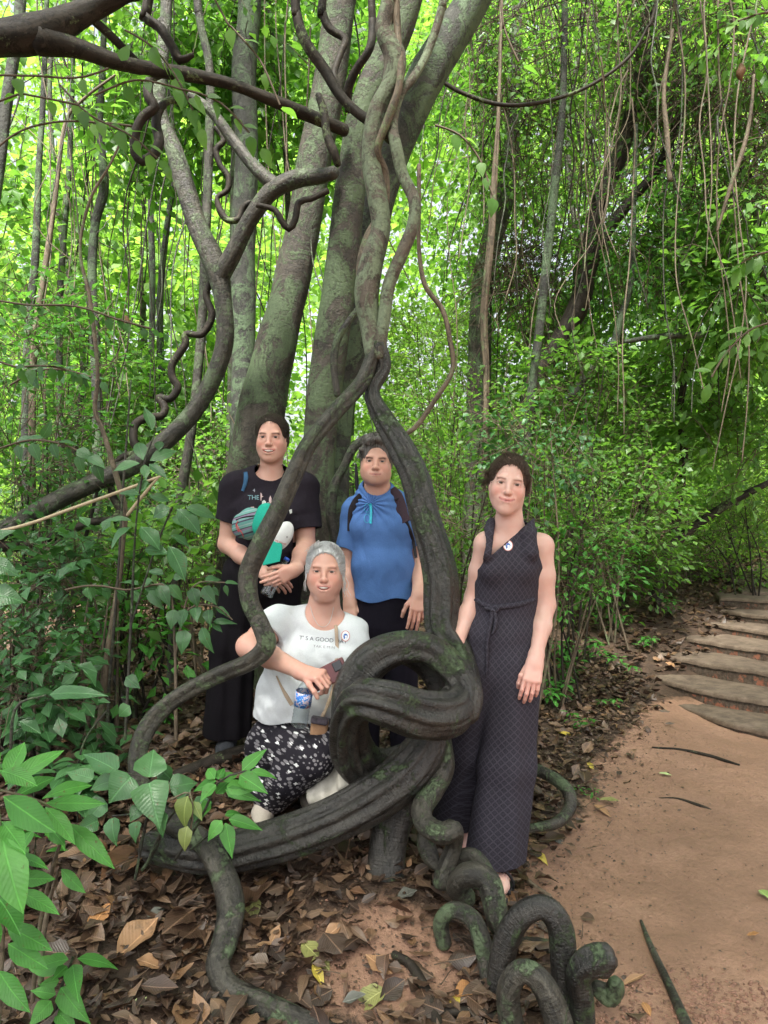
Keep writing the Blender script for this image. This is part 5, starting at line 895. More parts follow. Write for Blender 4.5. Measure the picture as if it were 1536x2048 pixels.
# ------------------------------------------------------------------ sculpting: signed distance fields turned into one skin
from mathutils.bvhtree import BVHTree
V3 = lambda *a: np.array(a, float)
class Field:
    def __init__(s, lo, hi, h):
        s.lo = np.array(lo, float); s.h = h; s.n = np.ceil((np.array(hi)-s.lo)/h).astype(int)+1
        s.d = np.full(s.n, .05, np.float32)
    def box(s, lo, hi):
        a = np.clip(np.floor((np.array(lo)-s.lo)/s.h).astype(int), 0, s.n); b_ = np.clip(np.ceil((np.array(hi)-s.lo)/s.h).astype(int)+1, 0, s.n)
        ax = [(s.lo[i]+np.arange(a[i], b_[i])*s.h).astype(np.float32) for i in range(3)]
        return tuple(slice(a[i], b_[i]) for i in range(3)), ax[0][:, None, None], ax[1][None, :, None], ax[2][None, None, :]
    def op(s, fn, lo, hi, k=.01, sub=False):
        sl, X, Y, Z = s.box(np.array(lo)-k-.02, np.array(hi)+k+.02)
        if min(s.d[sl].shape) == 0: return
        d2 = fn(X, Y, Z); d1 = s.d[sl]
        if sub: d2 = -d2; h = np.maximum(k-np.abs(d1-d2), 0)/k; s.d[sl] = np.maximum(d1, d2)+h*h*k*.25
        else: h = np.maximum(k-np.abs(d1-d2), 0)/k; s.d[sl] = np.minimum(d1, d2)-h*h*k*.25
    def cone(s, a, b, ra, rb, k=.015, wide=1., side=None, sub=False):
        a = np.array(a, float); b = np.array(b, float); ab = b-a; L2 = max(ab@ab, 1e-9); R = max(ra, rb)*max(wide, 1.)
        if side is not None: side = np.array(side, float); side = side/np.linalg.norm(side)
        def fn(X, Y, Z):
            x, y, z = X-a[0], Y-a[1], Z-a[2]
            t = np.clip((x*ab[0]+y*ab[1]+z*ab[2])/L2, 0, 1).astype(np.float32)
            wx, wy, wz = x-t*ab[0], y-t*ab[1], z-t*ab[2]
            if side is not None and wide != 1:
                q = (wx*side[0]+wy*side[1]+wz*side[2])*(1-1/wide); wx = wx-q*side[0]; wy = wy-q*side[1]; wz = wz-q*side[2]
            return np.sqrt(wx*wx+wy*wy+wz*wz)-(ra+(rb-ra)*t)
        s.op(fn, np.minimum(a, b)-R, np.maximum(a, b)+R, k, sub)
    def chain(s, pts, rad, k=.015, wide=None, side=None):
        for i in range(len(pts)-1):
            w_ = 1. if wide is None else (wide if np.isscalar(wide) else (wide[i]+wide[i+1])/2)
            s.cone(pts[i], pts[i+1], rad[i], rad[i+1], k, w_, side)
    def ell(s, c, r, R=None, k=.01, sub=False):
        c = np.array(c, float); r = np.array(r, float); M = np.eye(3) if R is None else np.array(R); m = r.max()
        def fn(X, Y, Z):
            x, y, z = X-c[0], Y-c[1], Z-c[2]
            p = [x*M[0, i]+y*M[1, i]+z*M[2, i] for i in range(3)]
            k0 = np.sqrt(sum((p[i]/r[i])**2 for i in range(3))); k1 = np.sqrt(sum((p[i]/r[i]**2)**2 for i in range(3)))+1e-6
            return k0*(k0-1)/k1
        s.op(fn, c-m, c+m, k, sub)
    def full(s):
        ax = [(s.lo[i]+np.arange(s.n[i])*s.h).astype(np.float32) for i in range(3)]
        return ax[0][:, None, None], ax[1][None, :, None], ax[2][None, None, :]
    def disp(s, fn): X, Y, Z = s.full(); s.d = s.d+fn(X, Y, Z).astype(np.float32)
    def cut(s, fn): X, Y, Z = s.full(); s.d = np.maximum(s.d, fn(X, Y, Z).astype(np.float32))
    def plane(s, p, n):
        n = np.array(n, float); n = n/np.linalg.norm(n); s.cut(lambda X, Y, Z: (X-p[0])*n[0]+(Y-p[1])*n[1]+(Z-p[2])*n[2])
    def sleeve(s, a, q, r0, r1, n, k=.035):
        """a sleeve from the shoulder a, closing off flat at q across n; opened again after the shell is made"""
        T = Field(s.lo, s.lo, s.h); T.n = s.n; T.d = np.full(s.n, .05, np.float32); T.chain([a, q+(q-a)*.3], [r0, r1]); T.plane(q, n)
        h = np.maximum(k-np.abs(s.d-T.d), 0)/k; s.d = np.minimum(s.d, T.d)-h*h*k*.25; s.cuffs = getattr(s, 'cuffs', [])+[(q, norm(np.array(n, float)), r1)]
    def open_cuffs(s, th):
        for q, n, r in s.cuffs: s.cone(q-n*(r*.35), q+n*(.045+r), r*.80-th, r*1.02-th, .003, sub=True)
    def shell(s, th): s.d = np.maximum(s.d, -(s.d+th))
    def mesh(s):
        g = vdb.FloatGrid(background=.05); g.copyFromArray(np.ascontiguousarray(np.clip(s.d, -.05, .05)), tolerance=1e-6)
        p, q = g.convertToQuads(isovalue=0.); p = p*s.h+s.lo
        a, b_, c = p[q[:, 0]], p[q[:, 1]], p[q[:, 2]]
        # orient outwards
        v = np.einsum('ij,ij->i', np.cross(b_-a, c-a), p[q[:, 0]]-p.mean(0)).sum()
        if v < 0: q = q[:, ::-1]
        return p, q
def tree_of(v, f): return BVHTree.FromPolygons([tuple(x) for x in v], [tuple(int(i) for i in x) for x in f])
CAMP = Vector((0, 0, CAMZ))
def onsurf(bvh, px, py, off=.0015, Yd=3.):
    d = Vector(P(px, py, 1.))-CAMP; d.normalize(); hit = bvh.ray_cast(CAMP, d, 8.)
    if hit[0] is None: return np.array(P(px, py, Yd))
    return np.array(hit[0]-d*off)
def decal(name, bvh, polys, mat, parent, off=.0015, Yd=3., sub=4):
    """patches given as rings of pixels, laid on the surface under them"""
    V, Fc = [], []
    for ring in polys:
        ring = np.array(ring, float); c = ring.mean(0); n = len(ring); base = len(V)
        V.append(onsurf(bvh, *c, off, Yd))
        for k in (.5, 1.):
            for q in ring: V.append(onsurf(bvh, *(c+(q-c)*k), off, Yd))
        for i in range(n): j = (i+1) % n; Fc.append((base, base+1+i, base+1+j, base+1+j)); Fc.append((base+1+i, base+1+n+i, base+1+n+j, base+1+j))
    return mesh(name, np.array(V), fix_f(np.array(Fc)), mat, parent)
def circ(x, y, r, n=16, ry=None): a = np.linspace(0, 2*np.pi, n, endpoint=False); return np.stack([x+np.cos(a)*r, y+np.sin(a)*(ry or r)], 1)
def lettering(name, bvh, text, px, py, hpx, mat, parent, rot=0, Yd=3., sx=1., skew=0, off=.0018):
    cu = bpy.data.curves.new('txt', 'FONT'); cu.body = text; cu.size = 1; cu.align_x = 'CENTER'; o = bpy.data.objects.new('txt', cu); col.objects.link(o)
    dg = bpy.context.evaluated_depsgraph_get(); me = o.evaluated_get(dg).to_mesh()
    vs = np.array([v.co[:] for v in me.vertices]); fs = [tuple(p.vertices) for p in me.polygons]
    a = math.radians(rot); x = vs[:, 0]*hpx*1.4*sx; y = -vs[:, 1]*hpx*1.4
    X = px+x*math.cos(a)-y*math.sin(a)+skew*y; Yp = py+x*math.sin(a)+y*math.cos(a)
    W = np.array([onsurf(bvh, i, j, off, Yd) for i, j in zip(X, Yp)])
    tri = [f for f in fs if len(f) == 3]; qd = [f for f in fs if len(f) == 4]
    bpy.data.objects.remove(o)
    if len(W) == 0: return
    return mesh(name, W, [np.array(g) for g in (tri, qd) if g], mat, parent, smooth=False)
def ribbon(bvh, path, wpx, th=.004, off=.003, Yd=3., step=.01):
    """a strap lying on a surface along pixels: a flat tube"""
    pts = np.array([[*onsurf(bvh, a, b_, off, Yd), 0] for a, b_ in path]); c = catmull(pts, step)[:, :3]
    T = norm(np.gradient(c, axis=0)); view = norm(np.array([0, 0, CAMZ])-c); S = norm(np.cross(T, view)); Nn = np.cross(S, T)
    w_ = np.interp(np.linspace(0, 1, len(c)), np.linspace(0, 1, len(np.atleast_1d(wpx))) if not np.isscalar(wpx) else [0, 1], wpx if not np.isscalar(wpx) else [wpx, wpx])/F*c[:, 1]*.5
    prof = [(-1, 0), (-.85, 1), (.85, 1), (1, 0), (.85, -1), (-.85, -1)]
    V = np.concatenate([c[:, None]+S[:, None]*(a*w_)[:, None, None]+Nn[:, None]*b_*th*.5 for a, b_ in prof], 1).reshape(-1, 3); n = len(c); m = 6
    f = np.array([[i*m+j, i*m+(j+1) % m, (i+1)*m+(j+1) % m, (i+1)*m+j] for i in range(n-1) for j in range(m)]+[[0, 1, 2, 3], [0, 3, 4, 5], [(n-1)*m, (n-1)*m+3, (n-1)*m+2, (n-1)*m+1], [(n-1)*m, (n-1)*m+5, (n-1)*m+4, (n-1)*m+3]])
    return V, f, np.zeros((len(V), 2))

def frame(yaw=0, pitch=0, roll=0, toward=None):
    """columns: image right, face direction, up. yaw>0 turns the face to image right, pitch>0 lifts the chin, roll>0 tips the crown to image left"""
    y, p, r = map(math.radians, (yaw, pitch, roll))
    x = V3(1, 0, 0); f = V3(0, -1, 0); u = V3(0, 0, 1)
    def rot(v, a, t): a = a/np.linalg.norm(a); return v*math.cos(t)+np.cross(a, v)*math.sin(t)+a*(a@v)*(1-math.cos(t))
    x, f = rot(x, u, y), rot(f, u, y)
    f, u = rot(f, x, -p if False else -p), rot(u, x, -p)
    x, u = rot(x, f, r), rot(u, f, r)
    return np.stack([x, f, u], 1)
def head(Fd, c, R, s=1., o={}):
    """the skull, jaw and face; c is the point between the eyes' centres inside the head"""
    g = lambda k, d: o.get(k, d)
    L = lambda x, y, z: c+R@(V3(x, y, z)*s)
    jw = g('jaw', 1.); fw = g('face', 1.); cl = g('chin', .110); mw = g('mw', .063)
    Fd.ell(L(0, -.022, .034), V3(.074*fw, .094, .080)*s, R, .02)
    Fd.ell(L(0, .010, -.020), V3(.067*fw, .068, .068)*s, R, .03)
    for q in (-1, 1):
        Fd.cone(L(q*.046*jw, -.004, -.052), L(q*.014*jw, .052, -cl+.020), .023*s, .019*s, .03)
        Fd.ell(L(q*(mw-.026), .018, -.058), V3(.026, .038, .036)*s, R, .03)
    Fd.ell(L(0, .036, -cl+.036), V3(.040*jw, .034, .030)*s, R, .03)
    Fd.ell(L(0, .058, -cl+.0155), V3(.019*jw, .017, .0155)*s, R, .022)
    for q in (-1, 1):
        Fd.ell(L(q*.038, .046, -.032), V3(.023, .022, .024)*s, R, .025)
        Fd.ell(L(q*.030, .066, .021), V3(.020, .009, .0075)*s, R, .016)
        Fd.ell(L(q*.0315, .089, .001), V3(.0180, .016, .0115)*s, R, .014, True)
        Fd.ell(L(q*.0315, .0612, .001), V3(.0165, .0135, .0125)*s, R, .006)
        Fd.ell(L(q*.0315, .078, .0005), V3(.0138, .0145, g('eye', .0046)*1.15)*s, R, .002, True)
    Fd.cone(L(0, .073, .012), L(0, .093, -.030), .0075*s, .0095*s*g('nose', 1), .014)
    Fd.ell(L(0, .094, -.034), V3(.0105*g('nose', 1), .0095, .0085)*s, R, .008)
    for q in (-1, 1):
        Fd.ell(L(q*.0108*g('nose', 1), .082, -.036), V3(.0066, .010, .0062)*s, R, .008)
        Fd.ell(L(q*.0068, .090, -.0455), V3(.0034, .0055, .003)*s, R, .003, True)
        # smile folds and ears
        e = L(q*.074*fw, -.012, -.012)
        Fd.ell(e, V3(.0075, .017, .031)*s, R, .006); Fd.ell(e+R@(V3(q*.006, .004, .003)*s), V3(.004, .010, .019)*s, R, .004, True)
    sm = g('smile', .003); w_ = g('mouth', .024)
    Fd.ell(L(0, .070, -.064), V3(.030, .014, .018)*s, R, .02)
    up = [L(-w_, .071, -.063+sm), L(-.008, .083, -.0595), L(0, .0845, -.061), L(.008, .083, -.0595), L(w_, .071, -.063+sm)]
    lo = [L(-w_, .071, -.064+sm), L(-.010, .083, -.0705-g('open', 0)), L(.010, .083, -.0705-g('open', 0)), L(w_, .071, -.064+sm)]
    Fd.chain(up, [.0022*s, .0038*s, .0034*s, .0038*s, .0022*s], .005); Fd.chain(lo, [.0022*s, .0047*s, .0047*s, .0022*s], .005)
    mz = -.0655-g('open', 0)*.5; mh = .0012+g('open', 0)*.62
    Fd.cone(L(-w_*.86, .078, mz+sm*.75), L(0, .088, mz), .0011*s, mh*s, .002, sub=True); Fd.cone(L(w_*.86, .078, mz+sm*.75), L(0, .088, mz), .0011*s, mh*s, .002, sub=True)
    if g('open', 0): Fd.ell(L(0, .080, mz+sm*.2), V3(w_*.72, .012, mh*1.15)*s, R, .002, True)
def headcolor(p, c, R, s, base, o={}):
    """the skin's own colours: lips, brows, flushed cheeks, lash line, beard shadow; plus shade painted into smile folds, mouth slit and nostrils"""
    g = lambda k, d: o.get(k, d); q = (p-c)@R/s; x, y, z = q.T; ax = np.abs(x); sm = g('smile', .003); w_ = g('mouth', .024)
    C = np.tile(np.array(base, float), (len(p), 1)); face = (y > .0)&(z > -.125)&(z < .1)&(ax < .1)
    def mixin(m, colr): C[:] = C*(1-m[:, None])+np.array(colr)[None]*m[:, None]
    def ss(v, a, b_): t = np.clip((v-a)/(b_-a), 0, 1); return t*t*(3-2*t)
    blush = np.exp(-((ax-.042)/.022)**2-((z+.03)/.022)**2)*face; mixin(blush*g('blush', .45), g('blushc', (.66, .25, .19)))
    fl_ = np.abs(ax-(.020+.30*np.clip(-.036-z, 0, .03)-.0)); mixin(np.clip(1-fl_/.0022, 0, 1)*(z < -.038)*(z > -.062)*(y > .05)*g('fold', .35), (.36, .17, .13))  # crease shade painted along the smile folds
    mixin(np.exp(-(x/.012)**2-((z+.034)/.010)**2)*face*(y > .08)*.22, (.66, .30, .24))
    if g('beard', 0): mixin(ss(-z, .045, .06)*face*(1-ss(ax, .055, .07))*g('beard', 0), (.30, .23, .20))
    lipz = z-(-.0645)-sm*(x/w_)**2+g('open', 0)*.5*(z < -.066)
    lip = (ax < w_*1.02)*ss(y, .064, .070)*np.clip(1-np.abs(lipz/(.0092*np.sqrt(np.maximum(0, 1-(x/(w_*1.05))**2))+1e-4))**4, 0, 1); mixin(lip*.85, g('lip', (.55, .19, .17)))
    mixin((ax < w_)*(y > .055)*(np.abs(z+.0655+g('open', 0)*.5-sm*.9*(x/w_)**2) < .0016)*.8, (.14, .03, .03))  # dark slit between the lips, shade put into the colour
    bz = .0200+g('browz', 0)-.34*np.abs(ax-.036)*(ax > .036)-.16*(.036-ax)*(ax < .036)
    br = ss(ax, .011, .016)*(1-ss(ax, .044, .052))*np.clip(1.25-np.abs((z-bz)/g('browh', .0033)*(1-.45*np.clip((ax-.028)/.022, 0, 1))), 0, 1)*(y > .03); mixin(br*g('browa', .85), g('brow', (.09, .05, .035)))
    ed = np.sqrt(((ax-.0315)/.0165)**2+((z-.0005)/.0075)**2); mixin(np.clip(1.35-ed, 0, 1)*(z > .0003)*(y > .05)*.85, (.12, .06, .05)); mixin(np.clip(1.3-ed, 0, 1)*(z <= .0003)*(y > .05)*.35, (.35, .16, .13))
    mixin(((np.abs(ax-.0068) < .0045)&(np.abs(z+.0462) < .0028)&(y > .080))*.40, (.26, .11, .09))  # nostril shade painted into the skin colour
    return C
def smoothcol(C, f, it=1):
    for _ in range(it):
        S = C.copy(); n = np.ones(len(C))
        for k in range(f.shape[1]):
            np.add.at(S, f[:, k], C[f[:, (k+1) % f.shape[1]]]); np.add.at(n, f[:, k], 1)
        C = S/n[:, None]
    return C
b = NB('human_skin'); p = b.pos(); n1 = b.noise(p, 55, 4, .6); n2 = b.noise(p, 420, 2, .5); base = b.attr('col', 0)
base = b.mix(b.ramp(b.noise(p, 16, 5, .65), [(.38, 0.), (.68, .4)]), base, b.mix(1., base, (.98, .80, .76), 'MULTIPLY'))
c = b.mix(b.ramp(n1, [(.3, 0.), (.8, .3)]), base, b.mix(1., base, (1.05, .72, .68), 'MULTIPLY'))
M_skin = b.done(b.princ(c, b.ramp(n1, [(.3, .42), (.7, .55)]), b.bump(n2, .12, .001), .45, sss=.12, sssr=(1, .35, .2), sscale=.008))
M_eye = mat_plain('eye_white', (.62, .58, .56), .25, var=.03, bump=0); M_teeth = mat_plain('teeth', (.80, .78, .73), .3, var=.03, bump=0)
def eyes(parent, c, R, s, iris=(.10, .05, .03), look=(0, 0), teeth=None):
    L = lambda x, y, z: c+R@(V3(x, y, z)*s)
    mi_ = bpy.data.materials.get('iris_%d' % int(iris[0]*100)) or mat_plain('iris_%d' % int(iris[0]*100), tuple(x*.5 for x in iris), .35, var=.2, nscale=300, bump=0)
    pup = bpy.data.materials.get('pupil') or mat_plain('pupil', (.004, .004, .004), .1, bump=0)
    for q in (-1, 1):
        ce = L(q*.0315, .0612, .0005); r0 = .0122*s; a = np.linspace(0, np.pi, 15); b_ = np.linspace(0, 2*np.pi, 24, endpoint=False)
        fd = norm(R@V3(look[0], 1, look[1])); t1 = norm(np.cross(fd, R[:, 2])); t2 = np.cross(fd, t1)
        V = ce+r0*(np.cos(a)[:, None, None]*fd+np.sin(a)[:, None, None]*(np.cos(b_)[None, :, None]*t1+np.sin(b_)[None, :, None]*t2)); V = V.reshape(-1, 3)
        i = np.arange(14)[:, None]*24; j = np.arange(24)[None]; f = np.stack([i+j, i+(j+1) % 24, i+24+(j+1) % 24, i+24+j], -1).reshape(-1, 4)
        mi = np.where(np.repeat(np.arange(14), 24) < 1, 2, np.where(np.repeat(np.arange(14), 24) < 3, 1, 0)); mi = np.where(np.repeat(np.arange(14), 24) < 2, np.maximum(mi, 1), mi)
        mesh('eye', V, f, parent=parent, mats=[M_eye, mi_, pup], mi=mi)
    if teeth:
        v, f, uv = tube(np.array([[*L(-teeth, .072, -.0615+.0015), .0042*s], [*L(-teeth*.5, .0785, -.0638), .0062*s], [*L(0, .0805, -.0646), .0068*s], [*L(teeth*.5, .0785, -.0638), .0062*s], [*L(teeth, .072, -.0615+.0015), .0042*s]]), seg=10, step=.003)
        mesh('teeth', v, fix_f(f), M_teeth, parent)
def hand(Fd, w, fdir, back, thumb, curl=(.5, .5, .5, .5), s=1., tcurl=.4, spread=.05, tspread=.7, k=.006, wr=.026):
    """wrist w; fdir where the fingers point; back the back-of-hand normal; thumb the side the thumb is on"""
    y = np.array(fdir, float); y /= np.linalg.norm(y); n = np.array(back, float); n -= y*(n@y); n /= np.linalg.norm(n); x = np.cross(y, n); x *= np.sign(x@np.array(thumb, float)) or 1
    Q = lambda a, b_, c: w+(x*a+y*b_+n*c)*s
    for a in (-.026, -.009, .009, .026): Fd.cone(Q(a*.7, .005, 0), Q(a, .082-.25*abs(a-.006), .002), .0155*s, .0125*s, .012)
    Fd.cone(Q(.012, .01, -.006), Q(.026, .045, -.008), .014*s, .014*s, .012)
    Fd.cone(w-y*.03*s, Q(0, .01, 0), wr*s*.92, .021*s, .02, 1.25, x)
    L0 = [(.029, .080, (.042, .026, .021), .0094), (.0095, .086, (.047, .030, .022), .0096), (-.0105, .082, (.043, .028, .021), .0092), (-.028, .073, (.033, .021, .018), .0082)]
    for i, (a, b_, ln, r0) in enumerate(L0):
        p = Q(a, b_, .001); an = 0.; fy = y+x*spread*(a/.03); fy /= np.linalg.norm(fy); c = curl[i]; r = r0*s
        for j, l in enumerate(ln):
            an += c*(.9, 1.15, .7)[j]; d = fy*math.cos(an)-n*math.sin(an); q = p+d*l*s; Fd.cone(p, q, r, r*.90, k*.55); p = q; r *= .90
    p = Q(.030, .028, -.008); an = tspread
    for j, (l, r0) in enumerate(((.038, .0125), (.032, .0105), (.026, .0092))):
        d = y*math.cos(an)+x*math.sin(an); d = d*math.cos(tcurl*(j+.3))-n*math.sin(tcurl*(j+.3)); q = p+d*l*s; Fd.cone(p, q, r0*s, r0*.9*s, k); p = q; an -= .25

def hairmat(name, dark, light, scale=1.):
    b = NB(name); uv = b.attr('huv', 1); st = b.noise(b.map(uv, (260*scale, 10, 10)), 1., 5, .65, .2); big = b.noise(b.map(uv, (60, 5, 5)), 1., 3, .6)
    c = b.ramp(b.math('ADD', b.math('MULTIPLY', st, .7), b.math('MULTIPLY', big, .3)), [(.32, dark), (.68, light)])
    return b.done(b.princ(c, .5, b.bump(b.math('ADD', st, big), .9, .004), .3))
def hairshell(name, parent, Fh, c, R, s, mat, amp=.0025, part=True):
    v, f = Fh.mesh(); q = (v-c)@R/s
    th = np.arctan2(q[:, 0], q[:, 2]+.02) if part else np.arctan2(q[:, 0], q[:, 1]+.02)
    along = np.sqrt(q[:, 0]**2+(q[:, 1]-.09)**2+(q[:, 2]-.04)**2)
    huv = np.stack([np.arctan2(q[:, 2]-.0, q[:, 1]-.10)*.12 if part else q[:, 0], along, q[:, 2]], 1)
    nr = norm(v-(c+R@V3(0, -.02, .01)*s)); n1 = sinoise(np.stack([huv[:, 0]*95, along*14], 1), 5, 3, 1.); n2 = sinoise(np.stack([huv[:, 0]*300, along*22], 1), 6, 2, 1.)
    v = v+nr*(amp*n1+amp*.5*n2)[:, None]
    return mesh(name, v, f, mat, parent, attrs={'huv': huv})
def wisps(parent, c, R, s, mat, specs, seed, r0=.0009):
    """loose strands: (start, end, count, jitter, sag) in head coordinates"""
    q = rng(seed); T_ = []
    for a, b_, n, jit, sag in specs:
        for i in range(n):
            A_ = V3(*a)+q.normal(size=3)*jit; B_ = V3(*b_)+q.normal(size=3)*jit*1.3; m = (A_+B_)/2+V3(*sag)*q.uniform(.5, 1.3)+q.normal(size=3)*jit*.5
            pts = np.array([c+R@(t*s) for t in (A_, (A_+m)/2+q.normal(size=3)*.002, m, (m+B_)/2+q.normal(size=3)*.002, B_)]); T_.append(tube(np.hstack([pts, np.linspace(r0, r0*.4, 5)[:, None]]), seg=4, step=.012, cap=False))
    v, f, uv = merge(T_); h = (v-c)@R/s
    mesh('hair_strands', v, fix_f(f), mat, parent, attrs={'huv': h})
def combed(name, parent, c, R, s, mat, n, seed, rad=(.081, .101, .087), cen=(0, -.025, .036), end=(0, -.12, .02), r0=.0011, zl=-.004, fr=.070, wid=1.0, lift=1.008, jit=.0):
    """strands lying on the scalp, combed back from the hairline to a knot behind the head"""
    q = rng(seed); T_ = []; cen = np.array(cen); rad = np.array(rad)
    for i in range(n):
        a = q.uniform(-1.75, 1.75); st = V3(math.sin(a)*.074*wid, (fr*math.cos(a*.8))+q.uniform(-.05, .012), -.006+.088*max(0, math.cos(a))**.8+q.uniform(-.009, .014)+zl)
        d0 = norm((st-cen)/rad); d1 = norm((np.array(end)+q.normal(size=3)*.012-cen)/rad); pts = []
        w1, w2 = q.uniform(-.02, .02), q.uniform(0, 6.28)
        for t in np.linspace(0, 1, 9):
            d = norm(d0*(1-t)+d1*t+V3(w1*math.sin(t*5+w2), 0, .16*math.sin(t*3.14))); pts.append(c+R@((cen+d*rad*(lift+q.uniform(0, .012)+jit*abs(q.normal())))*s))
        T_.append(tube(np.hstack([np.array(pts), np.linspace(r0, r0*.6, 9)[:, None]]), seg=4, step=.012, cap=False))
    v, f, uv = merge(T_); h = (v-c)@R/s; mesh(name, v, fix_f(f), mat, parent, attrs={'huv': h+np.repeat(q.normal(size=(len(v)//8+1, 3))*.2, 8, 0)[:len(v)]})
def skinbody(name, parent, Fd, c, R, s, base, o, hands=(), zcol=None):
    v, f = Fd.mesh(); C = headcolor(v, c, R, s, base, o)
    for h, rad, cc, am in hands: m = np.exp(-(np.linalg.norm(v-h, axis=1)/rad)**2)*am; C = C*(1-m[:, None])+np.array(cc)*m[:, None]
    C = smoothcol(C, f, 1)
    return mesh(name, v, f, M_skin, parent, attrs={'col': C}), v, f
def cloth(name, c1, c2, scale=420, rough=.85, bump=.25, wr=1., sheen=0.):
    b = NB(name); p = b.pos(); wv = b.noise(p, scale, 2, .5); big = b.noise(p, 7, 4, .55, .3); fold = b.noise(b.map(p, (9, 9, 5)), 1., 4, .5, .8)
    c = b.mix(b.ramp(wv, [(.3, 0.), (.7, 1.)]), c1, c2); c = b.mix(b.ramp(big, [(.35, 0.), (.75, .25)]), c, tuple(x*.75 for x in c1))
    return b.done(b.princ(c, rough, b.bump(b.math('ADD', b.math('MULTIPLY', wv, .12), b.math('MULTIPLY', fold, wr)), bump, .02), .12, sheen=sheen))
def wr3(X, Y, Z, seed, scale, aniso=(1, 1, 1)):
    """cheap wavy folds for a distance field"""
    r = rng(seed); s = 0
    for i in range(6):
        d = r.normal(size=3)*np.array(aniso); d = d/np.linalg.norm(d)*scale*r.uniform(.6, 1.8); s = s+np.sin(X*d[0]+Y*d[1]+Z*d[2]+r.uniform(0, 6.28)+1.2*np.sin((X*d[1]-Z*d[0])*.6))
    return s/6
H = .0024
SK_L, SK_K, SK_M, SK_R = (.60, .37, .29), (.59, .36, .285), (.60, .37, .285), (.66, .44, .37)
def person(label, at): 
    r = empty('person', at); tag(r, label, 'person', 'people posing at the knotted liana'); return r
def pl(*a): return P(*a)

# ================================================================== woman in the black shirt, standing at the left
rt = person('woman in black graphic shirt and black wide trousers standing left, hands clasped on a bottle', (P(520, 1500, 3.75)[0], 3.75, float(gz(P(520, 1500, 3.75)[0], 3.75))))
oL = dict(smile=.008, mouth=.032, open=.008, face=.94, jaw=1.05, mw=.059, chin=.118, blush=.5, brow=(.13, .075, .055), eye=.0048)
c = P(543, 875, 3.80); R = frame(-1, -4, -1); s = 1.0
Fb = Field(P(420, 1260, 3.98)-V3(0, .6, 0), P(665, 815, 4.0)+V3(0, 0, 0), H)
head(Fb, c, R, s, oL)
Fb.chain([c+V3(0, .03, -.07), P(541, 950, 3.84), P(538, 985, 3.86)], [.056, .055, .062], .03)
Fb.chain([P(538, 985, 3.86), P(536, 1060, 3.86), P(534, 1180, 3.86)], [.085, .09, .10], .05, 1.5, (1, 0, 0))
shL, elL, wrL = P(470, 975, 3.84), P(455, 1088, 3.84), P(532, 1148, 3.60)
shR, elR, wrR = P(607, 975, 3.84), P(612, 1092, 3.80), P(588, 1140, 3.52)
for sh, el, wr in ((shL, elL, wrL), (shR, elR, wrR)):
    Fb.chain([P(538, 975, 3.86), sh], [.06, .058], .04); Fb.chain([sh, (sh+el)/2, el, el*.62+wr*.38, wr], [.058, .052, .045, .043, .027], .02)
hand(Fb, wrL, P(572, 1172, 3.54)-wrL, V3(-.1, -.8, .55), V3(.2, -.1, 1), (.55, .6, .65, .7), .92, .3)
hand(Fb, wrR, P(538, 1166, 3.45)-wrR, V3(.25, -1, -.1), V3(-.2, 0, 1), (.35, .35, .4, .45), .92, .35, tspread=.5)
_, vb, fb = skinbody('body', rt, Fb, c, R, s, SK_L, oL, [(P(560, 1160, 3.5), .07, (.64, .30, .25), .4)])
eyes(rt, c, R, s, (.09, .045, .025), teeth=.023)
Fh = Field(c-.17, c+.17, .0028)
Lh = lambda x, y, z: c+R@(V3(x, y, z)*s)
Fh.ell(Lh(0, -.025, .036), V3(.083, .100, .082), R, .01); Fh.ell(Lh(0, -.045, -.012), V3(.083, .07, .07), R, .02)
Fh.ell(Lh(0, .105, .008), V3(.079, .095, .080), R, .008, True); Fh.ell(Lh(0, .115, -.06), V3(.10, .10, .085), R, .01, True)
Fh.ell(Lh(0, .04, .128), V3(.003, .07, .014), R, .006, True)
Fh.ell(Lh(.085, .01, -.03), V3(.016, .022, .030), R, .006, True); Fh.ell(Lh(-.085, .01, -.03), V3(.016, .022, .030), R, .006, True)
M_hL = hairmat('hair_dark_brown', (.010, .007, .005), (.065, .042, .03))
hairshell('hair', rt, Fh, c, R, s, M_hL); combed('hair_strands', rt, c, R, s, M_hL, 260, 44, rad=(.084, .101, .083))
# black t-shirt
M_tee = cloth('cloth_black_tee', (.013, .010, .015), (.024, .020, .028), bump=.7)
Ft = Field(P(415, 1145, 3.98)-V3(0, .32, 0), P(665, 915, 4.02), .003)
Ft.chain([P(538, 968, 3.86), P(538, 1030, 3.85), P(536, 1100, 3.84)], [.100, .118, .122], .05, [1.5, 1.42, 1.42], (1, 0, 0))
Ft.ell(P(505, 1022, 3.78), V3(.075, .06, .07), None, .05); Ft.ell(P(570, 1022, 3.78), V3(.075, .06, .07), None, .05)
Ft.chain([P(538, 962, 3.87), shL], [.072, .070], .04); Ft.chain([P(538, 962, 3.87), shR], [.072, .070], .04)
Ft.sleeve(shL, shL+(elL-shL)*.62, .072, .086, norm(elL-shL)+V3(-.15, 0, 0)); Ft.sleeve(shR, shR+(elR-shR)*.72, .072, .088, norm(elR-shR)+V3(.12, 0, 0))
Ft.disp(lambda X, Y, Z: .0065*wr3(X, Y, Z, 31, 34, (1, .6, 1))+.003*wr3(X, Y, Z, 32, 70))
Ft.shell(.007)
Ft.ell(P(541, 935, 3.80), V3(.080, .095, .072), None, .004, True); Ft.plane(P(536, 1098, 3.85), (0, 0, -1)) if False else None
Ft.open_cuffs(.007)
Ft.plane(P(536, 1128, 3.8), (0, 0, -1))
vt, ft = Ft.mesh(); tee = mesh('shirt', vt, ft, M_tee, rt); bv = tree_of(vt, ft)
